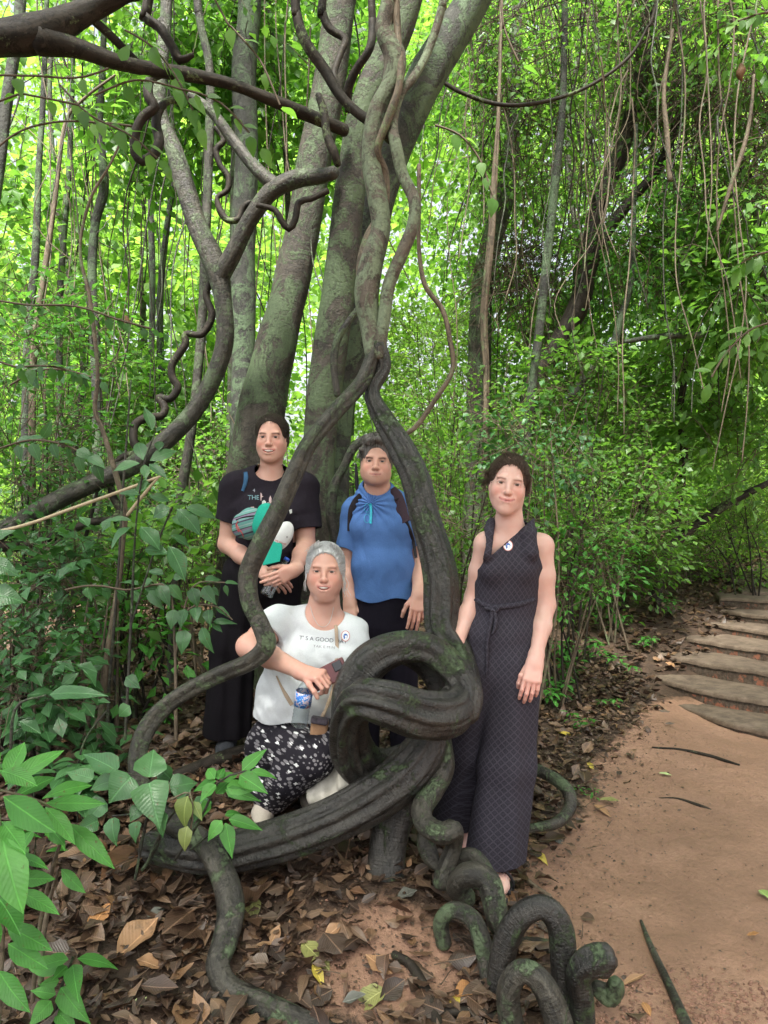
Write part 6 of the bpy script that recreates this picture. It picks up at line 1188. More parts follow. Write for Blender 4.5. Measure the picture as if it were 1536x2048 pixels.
Ink = lambda n, c, r=.7: bpy.data.materials.get(n) or mat_plain(n, c, r, bump=0, var=.08)
M_ink = Ink('print_grey', (.30, .31, .36)); M_ink2 = Ink('print_pink', (.42, .30, .30)); M_ink3 = Ink('print_teal', (.16, .30, .34))
lettering('lettering', bv, '4', 508, 984, 7, M_ink, tee, 0, 3.7); lettering('lettering', bv, 'THE', 507, 999, 9, M_ink3, tee, 0, 3.7)
decal('print', bv, [[(521, 985), (524, 988), (524, 992), (527, 993), (523, 995), (523, 1001), (521, 1001)], [(538, 997), (541, 991), (543, 997), (543, 1004), (540, 1008), (538, 1003)], [(501, 1014), (508, 1013), (509, 1018), (502, 1020)]], M_ink2, tee, .0018, 3.7)
decal('print', bv, [[(524, 1003), (528, 1000), (532, 1003), (532, 1014), (524, 1014)], [(534, 1006), (537, 1004), (537, 1012), (534, 1012)], [(578, 1020), (584, 1018), (584, 1026), (580, 1028)]], Ink('print_white', (.5, .52, .5)), tee, .0018, 3.7)
v, f, uv = merge([tube(np.array([[*onsurf(bv, 541+26*math.sin(a), 938+26*math.cos(a)*.9-2, .0, 3.72), .0055*(1+.3*math.sin(9*a))] for a in np.linspace(-1.9, 1.9, 40)]), seg=8, step=.004)])
b = NB('necklace_bead'); ch = b.n('ShaderNodeTexVoronoi', i_Scale=140.0); b.set(ch.inputs[0], b.pos()); M_neck = b.done(b.princ(b.ramp(ch.outputs[0], [(.2, (.5, .38, .2)), (.45, (.02, .02, .02))]), .35))
mesh('necklace', v, fix_f(f), M_neck, rt)
# wide black trousers
M_tro = cloth('cloth_black_trousers', (.006, .005, .007), (.012, .010, .013), bump=.6)
gl = float(gz(-.7, 3.8))
Ft = Field(V3(P(395, 0, 3.9)[0], 3.5, gl-.02), V3(P(640, 0, 3.9)[0], 4.12, P(0, 1085, 3.85)[2]), .0042)
hipc = P(534, 1120, 3.85)
Ft.chain([hipc+V3(0, 0, .08), hipc+V3(0, 0, -.10)], [.115, .135], .04, 1.32, (1, 0, 0))
footL, footR = V3(P(450, 0, 3.72)[0], 3.74, gl), V3(P(575, 0, 3.8)[0], 3.86, gl)
Ft.chain([P(488, 1150, 3.85), P(468, 1290, 3.84), P(453, 1466, 3.80)], [.105, .10, .112], .05, 1.05, (1, 0, 0)); Ft.chain([P(560, 1150, 3.85), P(565, 1290, 3.85), P(572, 1466, 3.84)], [.105, .10, .105], .03)
Ft.disp(lambda X, Y, Z: .008*np.sin(X*62+1.2*np.sin(Z*5)+Y*40)*np.clip((hipc[2]-Z)*2, .1, 1)+.004*wr3(X, Y, Z, 35, 40))
Ft.plane(V3(0, 0, P(0, 1470, 3.8)[2]), (0, 0, -1)); vt, ft = Ft.mesh(); mesh('trousers', vt, ft, M_tro, rt)
M_shoe = mat_plain('shoe_dark_canvas', (.035, .038, .045), .85, nscale=150, var=.3)
def shoe(name, c0, d, parent, m_, L_=.25, W_=.045, Hh=.055):
    Fs = Field(c0-V3(.2, .2, .03), c0+V3(.2, .2, .14), .003); d = norm(np.array(d, float)); sd = np.cross(d, V3(0, 0, 1)); up = V3(0, 0, 1)
    Fs.chain([c0-d*L_*.34+up*.04, c0+up*.036, c0+d*L_*.38+up*.022], [.038, .036, .030], .02, 1.15, sd); Fs.chain([c0-d*L_*.30+up*.045, c0-d*L_*.24+up*.085], [.034, .038], .02)
    Fs.plane(c0+up*.0, (0, 0, -1)); v, f = Fs.mesh(); o = mesh(name, v, f, m_, parent)
    Fs = Field(c0-V3(.2, .2, .03), c0+V3(.2, .2, .05), .003); Fs.chain([c0-d*L_*.35+up*.012, c0+up*.012, c0+d*L_*.40+up*.012], [.040, .038, .036], .02, 1.1, sd); Fs.plane(c0+up*.016, (0, 0, 1)); Fs.plane(c0-up*.002, (0, 0, -1)); v, f = Fs.mesh()
    mesh('sole', v, f, mat_plain('shoe_sole', (.05, .05, .055), .8) if 'shoe_sole' not in bpy.data.materials else bpy.data.materials['shoe_sole'], o); return o
shoe('shoe', footL+V3(0, -.02, .01), (.02, -1, 0), rt, M_shoe); shoe('shoe', footR+V3(0, -.02, .01), (.1, -1, 0), rt, M_shoe)
# straps over her shoulders
M_bstrap = cloth('strap_blue', (.03, .085, .17), (.05, .12, .22)); M_kstrap = cloth('strap_black', (.02, .018, .02), (.035, .03, .035))
bpk = empty('shoulder_bag', P(520, 1060, 3.98)); tag(bpk, 'small backpack mostly hidden behind the woman in black, blue strap at her left shoulder', 'backpack')
v, f, uv = ribbon(bv, [(491, 944), (492, 955), (490, 968), (485, 982)], [8, 9, 8, 6], Yd=3.75); mesh('strap', v, fix_f(f), M_bstrap, bpk)
Fk = Field(P(500, 1075, 4.14)-V3(.1, .0, .05), P(585, 960, 4.14)+V3(.05, .16, .02), .005); Fk.chain([P(541, 1045, 4.1), P(541, 985, 4.1)], [.07, .06], .03, 1.5, (1, 0, 0)); v, f = Fk.mesh(); mesh('pouch', v, f, M_bstrap, bpk)
# waist bag worn at the chest, with a black webbing strap
wb = empty('waist_bag', P(500, 1070, 3.66)); tag(wb, 'striped teal and purple woven waist bag worn across the front of the woman in black', 'bag')
b = NB('woven_stripe'); p = b.pos(); z = b.sep(p); t = b.math('ADD', b.math('MULTIPLY', z[2], 1.), b.math('MULTIPLY', z[0], -.28)); m = b.math('FRACT', b.math('MULTIPLY', t, 16.))
cc = b.ramp(m, [(0, (.10, .26, .24)), (.22, (.05, .045, .08)), (.34, (.16, .30, .30)), (.55, (.22, .17, .26)), (.68, (.05, .05, .06)), (.76, (.13, .30, .27)), (.93, (.25, .33, .33))], 'CONSTANT'); M_woven = b.done(b.princ(cc, .85, b.bump(b.noise(p, 300, 2), .3, .002)))
Fk = Field(P(462, 1095, 3.74)-V3(0, .16, 0), P(545, 1010, 3.72), .003); Fk.chain([P(482, 1052, 3.68), P(502, 1048, 3.655), P(525, 1046, 3.655)], [.045, .056, .052], .02, 1.3, (0, 0, 1)) ; Fk.disp(lambda X, Y, Z: .003*wr3(X, Y, Z, 36, 60)); v, f = Fk.mesh(); wbb = mesh('pouch', v, f, M_woven, wb); bw = tree_of(v, f)
v, f, uv = ribbon(bw, [(472, 1040), (490, 1034), (515, 1031), (528, 1029)], 3, off=.001, Yd=3.62); mesh('zip', v, fix_f(f), M_kstrap, wb)
v, f, uv = ribbon(bv, [(577, 940), (571, 952), (566, 965), (560, 988), (548, 1012), (530, 1035)], [12, 12, 11, 10], Yd=3.72); mesh('strap', v, fix_f(f), M_kstrap, wb)
M_red = Ink('cord_red', (.5, .06, .06)); v, f, uv = merge([tube(np.array([[*onsurf(bw, a, b_, .003, 3.64), .0022] for a, b_ in q]), seg=6, step=.004) for q in ([(473, 1048), (478, 1058), (484, 1066), (487, 1074)], [(476, 1042), (472, 1052), (478, 1064)])]); mesh('cord', v, fix_f(f), M_red, wb)
# baseball cap hanging from her arm
cp = empty('baseball_cap', P(550, 1125, 3.50)); tag(cp, 'teal and white baseball cap hanging between the liana and the woman in black', 'cap')
M_teal = cloth('cloth_teal', (.015, .30, .22), (.03, .38, .28), bump=.4); M_wht = cloth('cloth_white', (.62, .63, .62), (.72, .73, .72), bump=.4)
Fk = Field(P(500, 1110, 3.60)-V3(0, .12, 0), P(600, 1000, 3.60), .0026); Fk.ell(P(535, 1048, 3.56), V3(.075, .05, .062), frame(0, 0, 35), .01); Fk.ell(P(532, 1032, 3.56), V3(.05, .035, .06), None, .02); Fk.shell(.005); Fk.disp(lambda X, Y, Z: .002*wr3(X, Y, Z, 38, 60)); v, f = Fk.mesh(); mesh('crown', v, f, M_teal, cp)
Fk = Field(P(530, 1130, 3.62)-V3(0, .16, 0), P(610, 1030, 3.62), .0026); Fk.ell(P(564, 1072, 3.530), V3(.046, .030, .074), frame(0, 0, -33), .01); Fk.disp(lambda X, Y, Z: .002*wr3(X, Y, Z, 39, 50)); v, f = Fk.mesh(); wp = mesh('front_panel', v, f, M_wht, cp); bc = tree_of(v, f)
lettering('lettering', bc, 'tra travel', 560, 1086, 4.5, Ink('print_red', (.5, .06, .05)), wp, 22, 3.5, 1.); lettering('lettering', bc, 'voyages', 556, 1092, 3.5, Ink('print_teal2', (.03, .32, .3)), wp, 22, 3.5)
decal('eyelet', bc, [circ(574, 1074, 1.3, 8)], Ink('pupil2', (.02, .02, .02)), wp, .001, 3.5)
Fk = Field(P(515, 1140, 3.62)-V3(0, .2, 0), P(575, 1080, 3.6), .0026); Fk.cone(P(552, 1094, 3.50), P(541, 1121, 3.46), .030, .044, .01, 1., None); Fk.cut(lambda X, Y, Z: np.abs((Y-3.49)+(Z-P(0, 1110, 3.49)[2])*-.35)-.006); Fk.plane(P(541, 1128, 3.46), (.25, 0, -1)); v, f = Fk.mesh(); mesh('peak', v, f, M_teal, cp)
# ------------------------------------------------------------------ water bottles
b = NB('clear_plastic'); tr_ = b.n('ShaderNodeBsdfTransparent', i_Color=(.86, .90, .91)); gl_ = b.n('ShaderNodeBsdfGlossy', i_Roughness=.08); lw = b.n('ShaderNodeLayerWeight', i_Blend=.35)
ms_ = b.n('ShaderNodeMixShader', i_0=b.ramp(lw.outputs[1], [(.0, .06), (.55, .22), (1., .85)])); b.t.links.new(tr_.outputs[0], ms_.inputs[1]); b.t.links.new(gl_.outputs[0], ms_.inputs[2])
M_pet = b.done(ms_.outputs[0])
def lathe(prof, a, b_, seg=28):
    a = np.array(a, float); d = np.array(b_, float)-a; Ln = np.linalg.norm(d); d /= Ln; u = norm(np.cross(d, V3(.2, 1, .1))); w_ = np.cross(d, u); th = np.linspace(0, 2*np.pi, seg, endpoint=False)
    V = np.concatenate([a+d*t*Ln+(np.cos(th)[:, None]*u+np.sin(th)[:, None]*w_)*r for t, r in prof]); n = len(prof); i = np.arange(n-1)[:, None]*seg; j = np.arange(seg)[None]
    return V, np.stack([i+j, i+(j+1) % seg, i+seg+(j+1) % seg, i+seg+j], -1).reshape(-1, 4)
def bottle(lb, base, top, rad, label=None, capc=(.02, .10, .5), cap=True):
    r = empty('water_bottle', base); tag(r, lb, 'bottle')
    pr = [(0, .001), (.0, rad*.75), (.03, rad)]+[(t, rad*(1-.06*(i % 2))) for i, t in enumerate(np.linspace(.08, .5, 12))]+[(.55, rad), (.68, rad), (.8, rad*.72), (.88, rad*.38), (.94, rad*.36)]
    v, f = lathe(pr, base, top); mesh('bottle_body', v, f, M_pet, r)
    if cap:
        d = np.array(top)-np.array(base); v, f = lathe([(.93, .001), (.93, rad*.44), (.995, rad*.44), (1., rad*.40), (1.0, .001)], base, top); mesh('bottle_cap', v, f, Ink('cap_blue', capc, .4), r)
    if label:
        v, f = lathe([(label[0], rad*1.01), (label[0], rad*1.025), (label[1], rad*1.025), (label[1], rad*1.01)], base, top)
        b = NB('bottle_label'); p = b.pos(); n = b.noise(p, 75, 2, .4, 1.); M = b.done(b.princ(b.ramp(n, [(.36, (.03, .16, .55)), (.46, (.10, .36, .75)), (.52, (.75, .75, .8)), (.58, (.6, .2, .25)), (.64, (.75, .75, .8)), (.7, (.05, .22, .6))], 'CONSTANT'), .35)); mesh('bottle_label', v, f, M, r)
    return r
bottle('clear water bottle with blue cap in the clasped hands of the woman in black', P(531, 1192, 3.50), P(575, 1116, 3.55), .031)
# ================================================================== man in the blue shirt
M_blue = cloth('cloth_blue_shirt', (.075, .165, .40), (.10, .21, .49), rough=.75, bump=.7)
M_navy = cloth('cloth_dark_trousers', (.007, .006, .012), (.014, .012, .020), bump=.6)
gm = float(gz(0, 3.85))
rt = person('man in light blue v neck shirt and dark trousers wearing a backpack behind the knot', (0, 3.85, gm))
oM = dict(smile=.004, mouth=.029, open=0, face=.95, jaw=1.12, mw=.060, chin=.107, nose=1.12, blush=.35, brow=(.07, .045, .035), browh=.0050, browz=-.003, eye=.0036, beard=.16, lip=(.50, .22, .18))
c = P(752, 925, 3.80); R = frame(0, 1, -2); s = 1.0
Fb = Field(P(655, 1275, 3.98)-V3(0, .6, 0), P(870, 860, 4.0), H)
head(Fb, c, R, s, oM)
Fb.chain([c+V3(.003, .03, -.08), P(755, 985, 3.86), P(758, 1015, 3.88)], [.062, .064, .07], .03)
shL, elL, wrL = P(709, 1020, 3.88), P(694, 1125, 3.92), P(700, 1205, 3.84)
shR, elR, wrR = P(816, 1018, 3.88), P(838, 1120, 3.92), P(838, 1188, 3.76)
Fb.chain([P(758, 1020, 3.88), P(764, 1100, 3.88), P(766, 1200, 3.88)], [.08, .085, .09], .05, 1.3, (1, 0, 0))
for sh, el, wr in ((shL, elL, wrL), (shR, elR, wrR)):
    Fb.chain([P(758, 1020, 3.88), sh], [.06, .06], .04); Fb.chain([sh, (sh+el)/2, el, el*.62+wr*.38, wr], [.050, .046, .041, .041, .028], .02)
hand(Fb, wrR, P(833, 1240, 3.70)-wrR, V3(.15, -1, .1), V3(-1, 0, .1), (.25, .4, .3, .55), 1.06, .35, tspread=.55)
hand(Fb, wrL, P(700, 1250, 3.80)-wrL, V3(-.3, -1, .1), V3(1, 0, .1), (.4, .5, .5, .6), 1.0, .35)
_, vb, fb = skinbody('body', rt, Fb, c, R, s, SK_M, oM, [(P(836, 1235, 3.72), .08, (.60, .27, .22), .45)])
eyes(rt, c, R, s, (.07, .05, .04))
Lh = lambda x, y, z: c+R@(V3(x, y, z)*s)
Fh = Field(c-.17, c+.17, .0028)
Fh.ell(Lh(0, -.028, .040), V3(.083, .100, .086), R, .01); Fh.ell(Lh(0, -.05, -.005), V3(.079, .07, .065), R, .02)
for i, (x, y, z, r0) in enumerate([(-.045, .048, .098, .022), (-.015, .062, .105, .022), (.02, .058, .106, .022), (.05, .04, .09, .022), (-.07, .03, .06, .018), (.072, .02, .06, .018), (-.03, .03, .12, .024), (.03, .02, .12, .024), (0, -.01, .125, .03)]): Fh.ell(Lh(x, y, z), V3(r0*1.2, r0, r0*.8), R, .014)
Fh.ell(Lh(.004, .112, .002), V3(.074, .084, .080), R, .007, True); Fh.ell(Lh(0, .115, -.055), V3(.10, .105, .085), R, .01, True)
for q in (-1, 1): Fh.ell(Lh(q*.088, .0, -.025), V3(.02, .022, .036), R, .006, True)
M_hM = hairmat('hair_grey_brown', (.022, .019, .017), (.20, .185, .17), .8)
hairshell('hair', rt, Fh, c, R, s, M_hM, .005, False)
wisps(rt, c, R, s, M_hM, [((-.045, .045, .105), (-.058, .064, .086), 60, .008, (0, .006, .006)), ((-.01, .05, .114), (-.022, .076, .095), 60, .009, (0, .006, .006)), ((.035, .045, .110), (.028, .070, .094), 50, .009, (0, .006, .006)), ((-.076, .01, .05), (-.080, .022, .02), 50, .007, (-.004, .002, 0)), ((.076, .01, .05), (.080, .022, .02), 40, .007, (.004, .002, 0)), ((0, .0, .128), (-.02, .03, .126), 60, .016, (0, 0, .004))], 41, .0011)
# shirt
Ft = Field(P(655, 1225, 3.98)-V3(0, .34, 0), P(875, 955, 4.05), .003)
Ft.chain([P(759, 1010, 3.88), P(764, 1060, 3.87), P(766, 1130, 3.86), P(768, 1225, 3.86)], [.098, .104, .104, .108], .04, [1.50, 1.40, 1.40, 1.36], (1, 0, 0))
Ft.ell(P(730, 1050, 3.81), V3(.06, .04, .05), None, .05); Ft.ell(P(795, 1048, 3.81), V3(.06, .04, .05), None, .05)
for sh, el in ((shL, elL), (shR, elR)): Ft.chain([P(757, 1000, 3.9), sh], [.075, .060], .03); Ft.sleeve(sh, sh+(el-sh)*.68, .062, .064, el-sh, .022)
Ft.chain([P(752, 985, 3.87), P(757, 1008, 3.86)], [.082, .09], .03, 1.15, (1, 0, 0))
def _mf(X, Y, Z):
    # creases that fan from the weighted neckline, soft folds elsewhere
    ax = P(741, 1006, 3.75); dx, dz = X-ax[0], Z-ax[2]; r0 = np.sqrt(dx*dx+dz*dz)+.01; an = np.arctan2(dz, dx)
    return .0038*np.sin(an*17)*np.exp(-(r0/.13)**2)+.006*wr3(X, Y, Z, 51, 24, (1, .4, .8))+.0035*wr3(X, Y, Z, 52, 60, (.8, .4, 1.2))
Ft.disp(_mf); Ft.shell(.006)
Ft.ell(P(754, 962, 3.80), V3(.074, .12, .072), None, .004, True); Ft.cone(P(754, 970, 3.74), P(744, 1003, 3.72), .055, .008, .004, sub=True)
Ft.open_cuffs(.006)
zb = P(0, 1203, 3.74)[2]; Ft.cut(lambda X, Y, Z: (zb-Z)+.012*np.sin(X*26))
vt, ft = Ft.mesh(); shirt = mesh('shirt', vt, ft, M_blue, rt); bv = tree_of(vt, ft)
# trousers
Ft = Field(V3(-.24, 3.6, gm+.03), V3(.26, 4.12, P(0, 1185, 3.88)[2]), .0042)
hp = P(768, 1230, 3.88); Ft.chain([hp+V3(0, 0, .1), hp+V3(0, 0, -.05)], [.112, .125], .04, 1.3, (1, 0, 0))
Ft.chain([P(737, 1260, 3.88), P(732, 1400, 3.86), V3(-.09, 3.88, gm+.06)], [.098, .075, .06], .04); Ft.chain([P(797, 1260, 3.88), P(806, 1400, 3.86), V3(.10, 3.88, gm+.06)], [.098, .075, .06], .03)
Ft.disp(lambda X, Y, Z: .004*wr3(X, Y, Z, 55, 34, (1, 1, 1.5))); vt, ft = Ft.mesh(); mesh('trousers', vt, ft, M_navy, rt)
shoe('shoe', V3(-.09, 3.86, gm+.005), (-.2, -1, 0), rt, M_shoe); shoe('shoe', V3(.10, 3.86, gm+.005), (.2, -1, 0), rt, M_shoe)
# backpack
M_plum = cloth('backpack_plum', (.045, .03, .042), (.075, .05, .062), bump=.5)
bp = empty('backpack', P(760, 1150, 4.05)); tag(bp, 'dark plum backpack worn by the man, padded straps on his shoulders', 'backpack')
Fk = Field(P(690, 1180, 4.25)-V3(0, .22, 0), P(835, 965, 4.25), .005); Fk.chain([P(762, 1140, 4.10), P(762, 1010, 4.09)], [.085, .08], .03, 1.45, (1, 0, 0)); v, f = Fk.mesh(); mesh('pouch', v, f, M_plum, bp)
v, f, uv = ribbon(bv, [(722, 990), (712, 1002), (704, 1018), (699, 1040), (697, 1062)], [11, 14, 13, 8, 5], .010, .003, 3.75); mesh('strap', v, fix_f(f), M_kstrap, bp)
v, f, uv = ribbon(bv, [(784, 978), (793, 992), (800, 1010), (806, 1030), (812, 1044)], [16, 24, 24, 22, 20], .014, .004, 3.75); mesh('strap', v, fix_f(f), M_plum, bp)
v, f, uv = ribbon(bv, [(811, 1042), (820, 1062), (827, 1085), (832, 1115)], [8, 7, 6], .004, .003, 3.75); mesh('strap', v, fix_f(f), M_kstrap, bp)
v, f, uv = ribbon(bv, [(789, 1000), (798, 996), (806, 993)], 3, .004, .014, 3.75); mesh('strap', v, fix_f(f), M_kstrap, bp)
v, f, uv = tube(PX([(712, 930, 3.98, 5), (713, 955, 3.96, 8), (716, 985, 3.95, 8), (722, 1005, 3.97, 6)]), seg=10, step=.02, flat=.5); mesh('top_handle', v, fix_f(f), M_kstrap, bp)
# glasses folded over his neckline
gs = empty('eyeglasses', P(738, 1048, 3.70)); tag(gs, 'turquoise framed reading glasses hung from the neckline of the blue shirt', 'glasses')
M_turq = Ink('frame_turquoise', (.02, .42, .55), .3)
cyl = []
for cx, cyy in ((734, 1016), (734, 1037)):
    ring = [[*onsurf(bv, cx+5.5*math.cos(a), cyy+8.5*math.sin(a), .008, 3.72), .0011] for a in np.linspace(0, 2*np.pi, 17)]; cyl.append(tube(np.array(ring), seg=6, step=.003, cap=False))
v, f, uv = merge(cyl); mesh('rim', v, fix_f(f), M_turq, gs)
v, f, uv = ribbon(bv, [(741, 1007), (742, 1020), (742, 1034), (741, 1047)], 4.5, .004, .010, 3.72); mesh('temple', v, fix_f(f), M_turq, gs)
v, f, uv = tube(np.array([[*onsurf(bv, a, q, .008, 3.72), .0013] for a, q in ((739, 1008), (741, 1020), (740, 1026), (741, 1036), (739, 1046))]), seg=6, step=.003); mesh('bridge', v, fix_f(f), M_turq, gs)

# ================================================================== silver haired woman crouching in front
M_wtee = cloth('cloth_white_tee', (.60, .63, .65), (.70, .73, .75), rough=.8, bump=.55, wr=1.2)
b = NB('cloth_flower_print'); uvp = b.attr('puv', 1); v1 = b.n('ShaderNodeTexVoronoi', i_Scale=1.0, i_Randomness=.55); b.set(v1.inputs[0], b.map(uvp, (42, 42, 42)))
v2 = b.n('ShaderNodeTexVoronoi', i_Scale=1.0, i_Randomness=.7); b.set(v2.inputs[0], b.map(uvp, (62, 40, 62), (0.3, .2, .1), (0, .5, 0)))
lobes = b.n('ShaderNodeVectorMath', operation='SUBTRACT'); b.set(lobes.inputs[0], b.map(uvp, (42, 42, 42))); b.set(lobes.inputs[1], v1.outputs[2]); so = b.sep(lobes.outputs[0])
an = b.math('ARCTAN2', so[2], so[0]); pet = b.math('MULTIPLY', b.math('COSINE', b.math('MULTIPLY', an, 4.)), .07); dd = b.math('SUBTRACT', v1.outputs[0], pet)
sel = b.math('GREATER_THAN', b.sep(v1.outputs[1])[0], .52)
flower = b.math('MULTIPLY', b.ramp(dd, [(.24, 1.), (.29, 0.)]), sel); leafm = b.ramp(v2.outputs[0], [(.36, .55), (.42, 0.)])
cc = b.mix(leafm, (.014, .012, .018), (.36, .34, .36)); cc = b.mix(flower, cc, (.72, .72, .72))
fold = b.noise(b.map(b.pos(), (14, 14, 8)), 1., 4, .55, .8)
M_print = b.done(b.princ(cc, .85, b.bump(fold, .6, .02), .25))
rt = person('silver haired woman in white shirt and flower print trousers crouching, holding a phone', (P(560, 1640, 3.1)[0], 3.1, float(gz(-.42, 3.1))))
oK = dict(smile=.008, mouth=.030, open=.0085, face=.98, jaw=1.05, mw=.061, chin=.108, blush=.4, brow=(.28, .17, .12), browa=.55, eye=.0040, lip=(.50, .20, .18))
c = P(650, 1141, 3.22); R = frame(2, 0, -2); s = .98
Fb = Field(V3(P(455, 0, 3.1)[0]-.03, 2.80, P(0, 1520, 3.2)[2]), P(735, 1070, 3.50), H)
head(Fb, c, R, s, oK)
Fb.chain([c+V3(0, .03, -.07), P(648, 1210, 3.26), P(645, 1250, 3.28)], [.060, .060, .066], .03)
Fb.ell(P(650, 1197, 3.19), V3(.040, .035, .018), None, .02)
Fb.chain([P(640, 1262, 3.29), P(625, 1330, 3.29), P(605, 1420, 3.29)], [.098, .105, .10], .05, 1.4, (1, 0, 0))
shL, elL, wrL = P(556, 1248, 3.26), P(497, 1293, 3.14), P(612, 1347, 2.94)
shR, elR, wrR = P(700, 1265, 3.26), P(722, 1370, 3.20), P(684, 1455, 3.06)
Fb.chain([P(640, 1250, 3.29), shL], [.06, .058], .04); Fb.chain([P(640, 1250, 3.29), shR], [.06, .058], .04)
Fb.chain([shL, (shL+elL)/2, elL, elL*.6+wrL*.4, wrL], [.058, .056, .048, .044, .028], .02); Fb.chain([shR, elR, wrR], [.052, .042, .027], .02)
hand(Fb, wrL, P(640, 1352, 2.89)-wrL, V3(.1, -.6, 1), V3(-.3, -.4, -1), (1.0, 1.05, 1.1, 1.15), .98, .55, tspread=.5)
hand(Fb, wrR, P(676, 1500, 3.0)-wrR, V3(.1, -1, .1), V3(-1, 0, 0), (.5, .5, .5, .5), .9)
_, vb, fb = skinbody('body', rt, Fb, c, R, s, SK_K, oK, [(P(632, 1352, 2.9), .07, (.64, .30, .24), .45), (elL, .06, (.62, .28, .21), .4)])
eyes(rt, c, R, s, (.10, .08, .07), teeth=.021)
Lh = lambda x, y, z: c+R@(V3(x, y, z)*s)
Fh = Field(c-.17, c+.17, .0028)
Fh.ell(Lh(0, -.025, .036), V3(.082, .100, .086), R, .01); Fh.ell(Lh(0, -.03, -.014), V3(.085, .075, .072), R, .02)
Fh.ell(Lh(0, .110, .004), V3(.078, .098, .084), R, .007, True); Fh.plane(Lh(0, -.03, -.045), R@V3(0, .55, -.83)); Fh.ell(Lh(0, .05, .130), V3(.003, .06, .012), R, .006, True)
for q in (-1, 1): Fh.ell(Lh(q*.086, .01, -.035), V3(.018, .022, .030), R, .006, True)
M_hK = hairmat('hair_silver', (.30, .31, .31), (.72, .73, .74))
hairshell('hair', rt, Fh, c, R, s, M_hK, .0022); combed('hair_strands', rt, c, R, s, M_hK, 300, 45, rad=(.083, .101, .087))
wisps(rt, c, R, s, M_hK, [((-.078, .01, -.02), (-.082, .02, -.085), 5, .004, (-.004, .01, 0)), ((.078, .01, -.02), (.090, .01, -.085), 9, .006, (.010, .008, 0)), ((.08, .0, -.06), (.100, .01, -.10), 4, .006, (.004, .0, -.01)), ((.02, .04, .118), (.07, .03, .07), 16, .006, (.004, .006, .008)), ((-.02, .04, .118), (-.07, .03, .07), 16, .006, (-.004, .006, .008))], 42, .0009)
# white t-shirt
Ft = Field(V3(P(470, 0, 3.2)[0]-.02, 2.98, P(0, 1475, 3.25)[2]), P(745, 1190, 3.56), .003)
Ft.chain([P(636, 1268, 3.29), P(620, 1320, 3.28), P(600, 1390, 3.27), P(588, 1450, 3.27)], [.108, .122, .135, .142], .05, [1.45, 1.32, 1.28, 1.32], (1, 0, -.05))
Ft.ell(P(600, 1315, 3.19), V3(.075, .06, .065), None, .05); Ft.ell(P(670, 1320, 3.19), V3(.075, .06, .065), None, .05); Ft.ell(P(598, 1400, 3.20), V3(.12, .09, .09), None, .05)
Ft.chain([P(640, 1250, 3.30), shL], [.080, .072], .04); Ft.chain([P(640, 1250, 3.30), shR], [.080, .068], .04)
Ft.sleeve(shL, shL+(elL-shL)*.40, .074, .082, norm(elL-shL)+V3(0, 0, -.45)); Ft.sleeve(shR, shR+(elR-shR)*.62, .070, .072, elR-shR)
Ft.disp(lambda X, Y, Z: .0085*wr3(X, Y, Z, 61, 24, (1.3, .4, .5))+.004*wr3(X, Y, Z, 62, 60, (1, .5, .7))); Ft.shell(.006)
Ft.ell(P(650, 1218, 3.20), V3(.088, .15, .088), frame(0, 0, -6), .004, True)
Ft.open_cuffs(.006)
zb = P(0, 1452, 3.1)[2]; Ft.cut(lambda X, Y, Z: (zb-Z)+.008*np.sin(X*30)+(X+.35)*.02)
vt, ft = Ft.mesh(); tee = mesh('shirt', vt, ft, M_wtee, rt); bv = tree_of(vt, ft)
M_inkd = Ink('print_dark', (.07, .07, .09))
lettering('lettering', bv, "T' S A GOOD DAY", 646, 1283, 8, M_inkd, tee, 5, 3.1, 1.05); lettering('lettering', bv, 'TAK E M N', 648, 1296, 5, Ink('print_faint', (.25, .25, .27)), tee, 4, 3.1, 1.3)
def badge(bv, x, y, rx, ry, parent, Yd):
    o = decal('badge', bv, [circ(x, y, rx, 24, ry)], Ink('badge_red', (.55, .16, .13), .4), parent, .002, Yd)
    decal('badge_face', bv, [circ(x, y, rx*.86, 24, ry*.88)], Ink('badge_white', (.78, .79, .80), .35), o, .003, Yd)
    a = np.linspace(-2.6, 1.2, 12); out = np.stack([x+rx*.48*np.cos(a), y+ry*.45*np.sin(a)], 1); inn = np.stack([x+rx*.12+rx*.26*np.cos(a[::-1]), y+ry*.10+ry*.22*np.sin(a[::-1])], 1)
    n = len(out); ring = np.vstack([out, inn]); V = np.array([onsurf(bv, *q, .004, Yd) for q in ring]); f = np.array([[i, i+1, 2*n-2-i, 2*n-1-i] for i in range(n-1)])
    mesh('emblem', V, f, Ink('badge_blue', (.02, .12, .45), .4), o); V = np.array([onsurf(bv, *q, .004, Yd) for q in ((x-rx*.5, y-ry*.1), (x-rx*.2, y-ry*.1), (x-rx*.05, y+ry*.35), (x-rx*.35, y+ry*.62))]); mesh('emblem', V, np.array([[0, 1, 2, 3]]), Ink('badge_blue', (0, 0, 0)), o)
badge(bv, 691, 1272, 9, 11, tee, 3.15)
v, f, uv = tube(np.array([[*(onsurf(tree_of(vb, fb), a, q, .001, 3.2)), .0013] for a, q in ((618, 1200), (622, 1218), (628, 1236), (637, 1250), (648, 1254), (658, 1246), (664, 1230), (667, 1215))]), seg=6, step=.006); mesh('necklace', v, fix_f(f), mat_plain('silver', (.55, .53, .5), .3, metal=.9, bump=0), rt)
